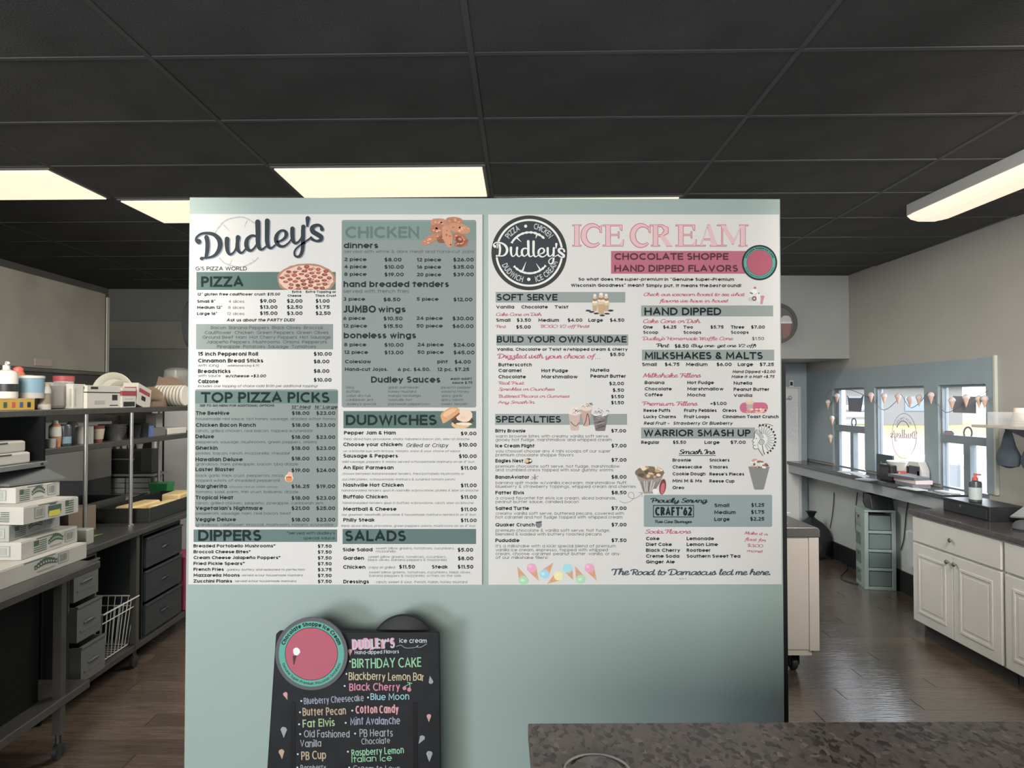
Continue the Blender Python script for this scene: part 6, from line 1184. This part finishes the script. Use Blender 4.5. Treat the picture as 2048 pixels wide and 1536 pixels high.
# --- things on the middle shelf ---
bottle('small_tin', 100, -2.52, Mi, [(.03, 0), (.032, .05)], m_gw, 'small pale tin at the left end of the middle shelf', 'tin')
bottle('syrup_bottle', 111, -2.53, Mi, [(.028, 0), (.032, .06), (.03, .12), (.014, .135)], mat('syrup', (.42, .20, .10), .5), 'orange squeeze bottle with a white neck on the middle shelf', 'bottle', [('label', [(.0325, .06), (.031, .115)], m_ow), ('cap', [(.016, .13), (.014, .15)], m_ow)])
bottle('drink_can', 128, -2.53, Mi, [(.038, 0), (.04, .01), (.04, .115), (.034, .125)], mat('can_dark', (.035, .04, .05), .35), 'tall can with a dark top and sky blue band on the middle shelf', 'can', [('label', [(.0405, .015), (.0405, .055)], mat('can_blue', (.16, .26, .32), .4))])
bottle('jug', 145, -2.60, Mi, [(.045, 0), (.05, .08), (.03, .12), (.02, .135)], mat('jug_grey', (.16, .16, .15), .4), 'grey translucent jug behind the tall can', 'jug')
bottle('paper_roll', 170, -2.54, Mi, [(.02, 0), (.048, 0), (.048, .105), (.02, .105)], m_gw, 'white roll standing on the middle shelf left of the first post', 'roll')
bottle('red_cup', 194, -2.54, Mi, [(.032, 0), (.045, .10), (.048, .104)], mat('cup_red', (.22, .06, .06), .5), 'dark red cup with a pale label on the middle shelf', 'cup', [('label', [(.0375, .02), (.046, .085)], mat('cup_label', (.42, .36, .26), .6))])
for k in range(3): bottle('steel_bowl', 226, -2.57, Mi + .02 * k, [(.06, 0), (.085, .06), (.09, .064)], mat('bowl_grey', (.15, .15, .145), .35, metal=.5), ('bottom', 'middle', 'top')[k] + ' grey bowl of the nested bowls on the middle shelf', 'bowl', grp='nested grey bowls')
for k, (px, h, w, lab) in enumerate(((268, .085, .05, 'black tub on the middle shelf right of the second post'), (283, .095, .05, 'black tub with a grey strap on the middle shelf'))): bottle('black_tub', px, -2.56, Mi, [(w * .8, 0), (w, h), (w + .004, h + .004)], m_black, lab, 'tub')
bottle('blue_cup', 299, -2.53, Mi, [(.025, 0), (.032, .08)], mat('cup_blue', (.08, .13, .28), .5), 'small blue cup between the black tubs and grey case', 'cup')
pk('grey_case', 308, 332, -2.50, .062, Mi, mat('case_grey', (.13, .13, .125), .5), 'low dark grey case on the middle shelf', 'case', .14)
pk('foam_tray', 337, 374, -2.50, .05, Mi, mat('tray_white', (.55, .52, .45), .6), 'white tray at the far end of the middle shelf', 'tray', .2, bev=.008)
pk('dispenser', 313, 326, -2.62, .16, Mi, m_gw, 'pale upright dispenser on the middle shelf', 'dispenser', .08)
# --- far prep table top ---
pk('brown_carton', 140, 195, -2.62, .16, T2, mat('carton_brown', (.17, .125, .09), .8), 'brown cardboard carton behind the cheese cartons', 'carton', .3)
b = MB(); v = PZ(174, 1072, T2); b.box(-.045, .045, -.03, .05, 0, .09); o = b.build('white_holder', m_gw, bevel=.006); o.location = (-2.43, 4.12, T2); tag(o, 'pale square holder at the foot of the first shelf post', 'holder')
b = MB(); b.add([PZ(165, 1083, T2 + .003), PZ(165, 1074, T2 + .003), PZ(207, 1067, T2 + .003), PZ(190, 1073, T2 + .003)], [(0, 1, 2, 3)]); b.add([v_ - Vector((0, 0, .002)) for v_ in [Vector(q) for q in b.v]], [(3, 2, 1, 0)])
tag(b.build('green_flyer', mat('lime_paper', (.16, .28, .03), .6)), 'lime green sheet on the corner of the far table', 'paper')
# tray with cheese loaves
t = thing('sheet_tray', 'deep dark baking tray on the far table', 'tray', (-2.6, 4.8, T2))
x0, x1, y0, y1, h = -2.76, -2.38, 4.82, 5.75, .10
m_pan = mat('pan_dark', (.035, .037, .036), .35, metal=.4)
part('base', m_pan, t, [(x0, x1, y0, y1, T2, T2 + .006)])
for q in ((x0, x1, y0, y0 + .012, T2 + .006, T2 + h), (x0, x1, y1 - .012, y1, T2 + .006, T2 + h), (x0, x0 + .012, y0 + .012, y1 - .012, T2 + .006, T2 + h), (x1 - .012, x1, y0 + .012, y1 - .012, T2 + .006, T2 + h)): part('wall', m_pan, t, [q], bevel=.003)
m_chz = mat('cheese', (.70, .52, .25), .5, noise=.1, nscale=8)
for k, (x, y, w, d, z, r, lab) in enumerate(((-2.60, 5.0, .13, .36, .075, -.06, 'nearest pale yellow cheese loaf in the tray'), (-2.465, 5.08, .08, .30, .07, -.06, 'narrow pale yellow cheese loaf by the tray side'), (-2.54, 5.48, .14, .26, .09, .05, 'farthest pale yellow cheese loaf in the tray'))):
    b = MB(); b.box(-w / 2, w / 2, -d / 2, d / 2, 0, z); o = b.build('cheese_loaf', m_chz, bevel=.012); o.location = (x, y + .1, T2 + .0215); o.rotation_euler = (0, 0, r); tag(o, lab, 'cheese', 'cheese loaves in the dark tray')
tag(part('tray_liner', mat('liner_dark', (.05, .05, .048), .5), None, [(x0 + .014, x1 - .014, y0 + .014, y1 - .014, T2 + .007, T2 + .02)]), 'dark mat inside the deep tray under the cheese', 'mat')
t = thing('open_bin', 'black open bin left of the cheese tray', 'bin', (-2.95, 4.7, T2))
for q in ((-3.12, -2.80, 4.74, 4.75, T2, T2 + .13), (-3.12, -2.80, 5.29, 5.3, T2, T2 + .13), (-3.12, -3.11, 4.75, 5.29, T2, T2 + .13), (-2.81, -2.80, 4.75, 5.29, T2, T2 + .13), (-3.11, -2.81, 4.75, 5.29, T2, T2 + .008)): part('wall', mat('bin_black', (.05, .053, .052), .4), t, [q])
b = MB(); b.add([(-2.89, 5.88, T2), (-2.77, 5.88, T2), (-2.77, 5.98, T2), (-2.89, 5.98, T2), (-2.915, 5.86, T2 + .145), (-2.75, 5.86, T2 + .145), (-2.75, 6.0, T2 + .145), (-2.915, 6.0, T2 + .145)], [(0, 3, 2, 1), (0, 1, 5, 4), (1, 2, 6, 5), (2, 3, 7, 6), (3, 0, 4, 7), (4, 5, 6, 7)])
tag(b.build('green_tub', mat('green_plastic', (.03, .22, .065), .4), bevel=.006), 'bright green plastic tub at the back of the far table', 'tub')
pk('small_carton', 240, 310, -2.98, .05, T2, m_gw, 'low white and black carton behind the cheese tray', 'box', .1, marks=((.3, .7, 0, 1, m_black),))
# --- back of the kitchen ---
t = thing('cooking_range', 'stainless and black cooking appliance under the hood', 'range', (-4.2, 5.9, 0))
part('oven_body', m_cabd, t, [(-4.5, -3.46, 5.92, 6.3, 0, 1.06)]); part('steel_panel', mat('panel_steel', (.30, .285, .255), .4, metal=.25), t, [(-4.5, -3.455, 5.9, 6.3, 1.06, 1.55)], bevel=.005); part('control_panel', m_black, t, [(-4.5, -3.47, 5.9, 5.92, .6, .9)])
t = thing('back_table', None or 'steel back table holding flat pizza boxes and the small oven', 'work table', (-3.9, 6.4, 0), group='stainless work tables in the kitchen')
part('tabletop', m_dsteel, t, [(-4.0, -3.11, 6.35, 6.90, .80, .84)], bevel=.004)
for x in (-3.95, -3.15):
    for y in (6.4, 6.85): part('leg', m_dsteel, t, [(x - .02, x + .02, y - .02, y + .02, 0, .80)])
part('riser_shelf', m_steel, t, [(-4.0, -3.11, 6.35, 6.62, 1.05, 1.07)]); 
for x in (-3.98, -3.13): part('riser_post', m_dsteel, t, [(x - .012, x + .012, 6.37, 6.40, .84, 1.05)])
for j, (x, n_) in enumerate(((-3.40, 4), (-3.17, 4))):
    for k in range(n_):
        w = .30 if j == 0 else .22
        o = part('folded_box', mat('folded_card', (.30, .30, .295), .7), None, [(x - w, x, 6.42, 6.66, .841 + k * .048, .841 + k * .048 + .044)], bevel=.003)
        tag(o, ('wide' if j == 0 else 'narrow') + ' grey-white pizza box, ' + ('lowest', 'second', 'third', 'topmost')[k] + ' of the ' + ('left' if j == 0 else 'right') + ' pile on the back table', 'pizza box', 'folded pizza boxes on the back table')
t = thing('countertop_oven', 'dark steel countertop oven with mugs on top', 'oven', (-3.9, 6.4, 1.07))
part('body', mat('oven_steel', (.07, .068, .062), .3, metal=.7), t, [(-3.74, -3.15, 6.42, 6.58, 1.071, 1.29)], bevel=.008); part('door', mat('oven_glass', (.02, .02, .02), .12), t, [(-3.68, -3.26, 6.405, 6.42, 1.09, 1.27)], bevel=.004)
b = MB(); b.tube([(-3.66, 6.385, 1.20), (-3.30, 6.385, 1.20)], .007, 8); b.build('handle', m_steel, t, smooth=True)
for k, px in enumerate((196, 208, 221, 236, 249, 262, 279)):
    c = P(px, 905, 6.5); b = MB(); b.lathe((c.x, 6.5, 1.291), [(.022, 0), (.03, .04), (.032, .042)], 14); tag(b.build('paper_cup', m_gw, smooth=True), ('leftmost', 'second', 'third', 'fourth', 'fifth', 'sixth', 'rightmost')[k] + ' pale cup in the row on the countertop oven', 'cup', 'row of cups on the countertop oven')
t = thing('refrigerator', 'white two-door refrigerator at the back of the kitchen', 'refrigerator', (-3.65, 7.4, 0))
m_fr = mat('fridge_white', (.72, .70, .68), .4, noise=.03, nscale=2)
part('body', m_fr, t, [(-3.65, -2.75, 7.46, 8.1, .03, 1.64)], bevel=.006); part('door', m_fr, t, [(-3.645, -3.545, 7.40, 7.455, .62, 1.63)], bevel=.006); part('door', m_fr, t, [(-3.515, -2.755, 7.40, 7.455, .62, 1.63)], bevel=.006)
part('drawer', m_fr, t, [(-3.645, -2.755, 7.40, 7.455, .06, .60)], bevel=.006); part('gasket', m_black, t, [(-3.545, -3.515, 7.43, 7.455, .62, 1.63)])
b = MB(); b.tube(catmull([(-3.575, 7.40, 1.36), (-3.58, 7.35, 1.32), (-3.575, 7.33, 1.15), (-3.55, 7.35, .98), (-3.55, 7.40, .95)], 5), .016, 8); b.build('handle', m_fr, t, smooth=True)
t = thing('wall_rack', 'steel rack across the back wall between the two shelves', 'rack', (-4.2, 7.9, 1.5))
part('rail', m_dsteel, t, [(-4.3, -3.7, 7.9, 8.2, 1.48, 1.51)]); part('rail', m_dsteel, t, [(-4.3, -3.7, 7.9, 8.2, 1.60, 1.62)])
for x in (-4.28, -3.72): part('upright', m_dsteel, t, [(x - .015, x + .015, 7.92, 7.95, 0, 1.62)])
t = thing('clear_bag', 'clear plastic bag of cups on the upper shelf by the menu wall', 'bag', (-2.6, 5.6, U))
b = MB(); b.lathe((-2.72, 5.95, U), [(.10, .0), (.11, .2), (.10, .30), (.06, .32)], 16, cap=False); b.build('film', mat('clear_film', (.7, .68, .62), .2, alpha=.22), t, smooth=True)
# black rounded thing hanging behind the wall on the left
c = P(384, 648, 5.9); b = MB(); b.lathe(c, [(.085, 0), (.09, .01), (.09, .05), (.085, .06)], 30, None, 'y'); b.v = [(v[0], v[1], c.z + (v[2] - c.z) * 2.4) for v in b.v]; 
t = thing('hanging_dark_oval', 'slim dark oval shape hanging behind the left edge of the menu wall', 'lamp', (c.x, c.y, c.z)); b.build('oval_body', m_black, t, smooth=True)
b = MB(); b.tube([(c.x, c.y + .03, c.z + .2), (c.x, c.y + .03, CH)], .008, 6); b.build('rod', m_black, t)
# ---------------- foreground: granite counter, lid, chalkboard ----------------
g = bpy.data.materials.new('granite'); g.use_nodes = True; nt = g.node_tree; bs_ = nt.nodes['Principled BSDF']; bs_.inputs['Roughness'].default_value = .32
tc = nt.nodes.new('ShaderNodeTexCoord'); mp = nt.nodes.new('ShaderNodeMapping'); mp.inputs['Scale'].default_value = (1, .62, 1); nt.links.new(tc.outputs['Object'], mp.inputs[0])
nz = nt.nodes.new('ShaderNodeTexNoise'); nz.inputs['Scale'].default_value = 45; nz.inputs['Detail'].default_value = 4; nt.links.new(mp.outputs[0], nz.inputs['Vector'])
ad = nt.nodes.new('ShaderNodeVectorMath'); ad.operation = 'MULTIPLY_ADD'; ad.inputs[1].default_value = (.02, .02, .02); nt.links.new(nz.outputs['Color'], ad.inputs[0]); nt.links.new(mp.outputs[0], ad.inputs[2])
vo = nt.nodes.new('ShaderNodeTexVoronoi'); vo.inputs['Scale'].default_value = 105; nt.links.new(ad.outputs[0], vo.inputs['Vector'])
cr = nt.nodes.new('ShaderNodeValToRGB'); e = cr.color_ramp; e.elements[0].position = 0; e.elements[0].color = (.085, .066, .055, 1); e.elements[1].position = 1; e.elements[1].color = (.36, .29, .245, 1)
for p_, c_ in ((.18, (.035, .03, .026, 1)), (.3, (.19, .145, .12, 1)), (.55, (.235, .185, .155, 1)), (.8, (.13, .12, .095, 1)), (.93, (.22, .18, .155, 1))): q = e.elements.new(p_); q.color = c_
sx = nt.nodes.new('ShaderNodeSeparateColor'); nt.links.new(vo.outputs['Color'], sx.inputs[0]); nt.links.new(sx.outputs[0], cr.inputs[0]); nt.links.new(cr.outputs[0], bs_.inputs['Base Color'])
GZ = 1.07
t = thing('serving_counter', 'brown speckled granite serving counter in the foreground', 'counter', (.06, .8, 0))
part('granite_top', g, t, [(.062, 2.9, .75, 1.482, GZ - .035, GZ)], bevel=.003); part('front_panel', mat('counter_base', (.05, .05, .05), .6), t, [(.09, 2.88, .80, 1.44, 0, GZ - .035)])
m_cl = mat('clear_lid', (.9, .9, .9), .03, trans=1, ior=1.45)
t = thing('plastic_lid', 'clear round plastic lid lying on the granite counter', 'lid', (.155, 1.30, GZ))
c = PZ(1192, 1546, GZ); b = MB(); b.lathe((c.x, c.y - .02, GZ), [(.058, .001), (.060, .004), (.060, .012), (.056, .014), (.052, .010), (.045, .010), (.042, .020), (.001, .022)], 48, cap=False); t.location = (c.x, c.y - .02, GZ); b.build('dome', m_cl, t, smooth=True)
b = MB(); b.lathe((c.x, c.y - .02, GZ + .001), [(.0590, .010), (.0605, .012), (.0605, .0145), (.0575, .0145), (.0575, .011)], 48, cap=False); b.build('rim', mat('rim_clear', (.75, .72, .68), .1, alpha=.55), t, smooth=True)

# chalkboard sidewalk sign leaning by the wall
BY = 2.70
t = thing('chalkboard_sign', 'black chalk flavour board with a round badge standing against the teal wall', 'chalkboard', (P(710, 1400, BY).x, BY, 0))
m_bb = mat('blackboard', (.017, .018, .021), .6, noise=.3, nscale=12, spec=.3); m_bd = mat('board_edge', (.006, .0065, .007), .5, spec=.3)
def BP(x, y): return P(x, y, BY)
bot = 1745
def slab(name, pts, y0, y1, m, par=t, bev=.004):
    a = [P(x, y, y0) for x, y in pts]; z = [Vector((p.x, y1, p.z)) for p in a]; n = len(a); b = MB()
    b.add(a + z, [tuple(range(n)), tuple(range(2 * n - 1, n - 1, -1))] + [(i, i + n, (i + 1) % n + n, (i + 1) % n) for i in range(n)]); return b.build(name, m, par, bevel=bev)
slab('board', [(557, 1265), (872, 1265), (878, 1268), (879, 1276), (883, 1690), (524, 1690), (551, 1276), (552, 1268)], BY, BY + .03, m_bb)
slab('foot', [(540, 1690), (580, 1690), (580, 1696), (540, 1696)], BY, BY + .12, m_bd); slab('foot', [(830, 1690), (870, 1690), (870, 1696), (830, 1696)], BY, BY + .12, m_bd)
for o_ in list(t.children):
    if o_.name.startswith('foot'): pass
slab('slot', [(582, 1405), (590, 1405), (590, 1690), (578, 1690)], BY - .002, BY, m_bd, bev=0); slab('slot', [(825, 1406), (834, 1406), (838, 1690), (828, 1690)], BY - .002, BY, m_bd, bev=0)
c = P(807, 1296, BY + .034); b = MB(); b.lathe(c, [(.122, 0), (.126, .003), (.126, .018), (.122, .02)], 48, None, 'y'); b.build('black_disc', m_bd, t, smooth=True)
c = P(623, 1307, BY - .012); Rb = 70.5 / F * BY; b = MB(); b.lathe(c, [(Rb - .003, .011), (Rb, .008), (Rb, -.002), (Rb - .003, -.005)], 64, None, 'y'); b.build('badge_disc', mat('badge_rim', (.12, .12, .13), .35), t, smooth=True)
fl = Flat(lambda x, y: P(x, y, BY - .0175), (0, -1, 0), .0006)
cow_badge('M', 425, 492, 332, t, None, None, 1, (92, 92, 96)); fl.polys([cv('M', [(255, 508), (290, 508), (268, 590), (262, 590)])], (70, 60, 62), 4); fl.polys([cv('M', jagged(290, 468, 32, 34, 18, .08))], (226, 224, 218), 4.5)
fl.build('badge_print', t, 'teal ring with lettering around a pink centre')
fl = Flat(lambda x, y: P(x, y, BY), (0, -1, 0), .0008)
K = lambda n, c, r=.7: mat('chalk_' + n, c, r)
CW, CG, CY, CP, CB, CT, CGR, CL, CS = (K('white', (.62, .64, .66)), K('green', (.30, .62, .36)), K('yellow', (.62, .52, .30)), K('pink', (.62, .24, .32)), K('grey_blue', (.33, .36, .46)), K('tan', (.52, .38, .26)), K('grey', (.36, .37, .39)), K('lime', (.42, .55, .30)), K('sky', (.34, .58, .66)))
CPP = K('salmon', (.70, .34, .38)); CLV = K('lilac', (.58, .56, .68))
def H(x0, y, x1, cap, s, c, rot=0, wk=.15): T(fl, 'M', x0, y, x1, cap, 'm', s, c, 1, jit=.05, rot=rot, wk=wk)
H(795, 455, 1190, 98, "DUDLEY'S", CPP, -.03, .34); T(fl, 'M', 800, 450, 1186, 88, 'm', "DUDLEY'S", CLV, 2, rot=-.03, wk=.17); H(1228, 390, 1480, 42, 'ice cream', CW); H(820, 495, 1225, 34, 'Hand-dipped Flavors', CW, -.02)
fl.polys(cps('M', ribbon(catmull([(1200, 425), (1240, 412), (1280, 435), (1330, 438), (1380, 430), (1400, 415), (1385, 425), (1420, 432), (1478, 400)], 4), 5)), CGR, 1)
H(795, 625, 1430, 88, 'BIRTHDAY CAKE', CG, -.02, .13); H(765, 730, 1455, 72, 'Blackberry Lemon Bar', CY, .01, .12); H(770, 828, 1235, 72, 'Black Cherry', CP, 0, .15)
H(357, 955, 905, 62, 'Blueberry Cheesecake', CB, -.06, .12); H(965, 915, 1318, 62, 'Blue Moon', CS, -.02, .13); H(345, 1060, 742, 72, 'Butter Pecan', CT, -.04, .14); H(828, 1036, 1222, 76, 'Cotton Candy', CPP, -.01, .16)
H(345, 1162, 640, 72, 'Fat Elvis', CL, -.03, .14); H(780, 1140, 1235, 72, 'Mint Avalanche', CB, -.01, .13); H(357, 1258, 775, 66, 'Old Fashioned', CGR, -.01, .12); H(322, 1342, 515, 66, 'Vanilla', CGR, -.01, .12)
H(865, 1250, 1170, 70, 'PB Hearts', CGR, -.02, .12); H(882, 1320, 1145, 56, 'Chocolate', CGR, -.04, .12); H(332, 1460, 560, 76, 'PB Cup', CT, -.03, .14); H(792, 1425, 1270, 62, 'Raspberry Lemon', CG, -.05, .13); H(792, 1482, 1160, 56, 'Italian Ice', CG, -.03, .13)
H(325, 1560, 560, 56, 'Raspberry', CGR, -.02, .12); H(805, 1566, 1235, 56, 'Groom to Love', CGR, 0, .12)
for x, y in ((778, 560), (745, 675), (728, 785), (332, 922), (942, 890), (320, 1025), (798, 1010), (312, 1135), (738, 1122), (322, 1225), (824, 1220), (300, 1408), (758, 1385), (296, 1530), (770, 1530)): fl.polys([cv('M', ell(x, y, 9, 9, 0, 10))], CW, 1)
for x, y, s, rr, c in ((190, 870, 34, 20, CPP), (1498, 1072, 34, 0, CPP), (778, 475, 30, 0, CPP), (1515, 735, 34, -170, CGR), (172, 1200, 46, 0, CGR), (152, 1400, 42, 5, CT), (1430, 1270, 40, -30, CGR), (1502, 1420, 46, 0, CGR)):
    a = math.radians(rr); R2 = lambda p: (x + p[0] * math.cos(a) + p[1] * math.sin(a), y - p[0] * math.sin(a) + p[1] * math.cos(a))
    fl.polys([cv('M', [R2((-s * .5, 0)), R2((s * .5, 0)), R2((0, s * 1.3))])], CT if c is CPP else c, 1); fl.polys([cv('M', [R2(q) for q in jagged(0, -s * .35, s * .62, s * .55, 14, .08)])], c, 1.5)
fl.polys([cv('M', ell(1275, 805, 18, 18, 0, 12)), cv('M', ell(1318, 818, 19, 20, 0, 12))], CP, 1); fl.polys(cps('M', ribbon([(1275, 790), (1325, 765), (1325, 800)], 6) + ribbon([(1300, 752), (1345, 762)], 8)), CG, 1)
fl.build('chalk_lettering', t, 'coloured chalk flavour names')
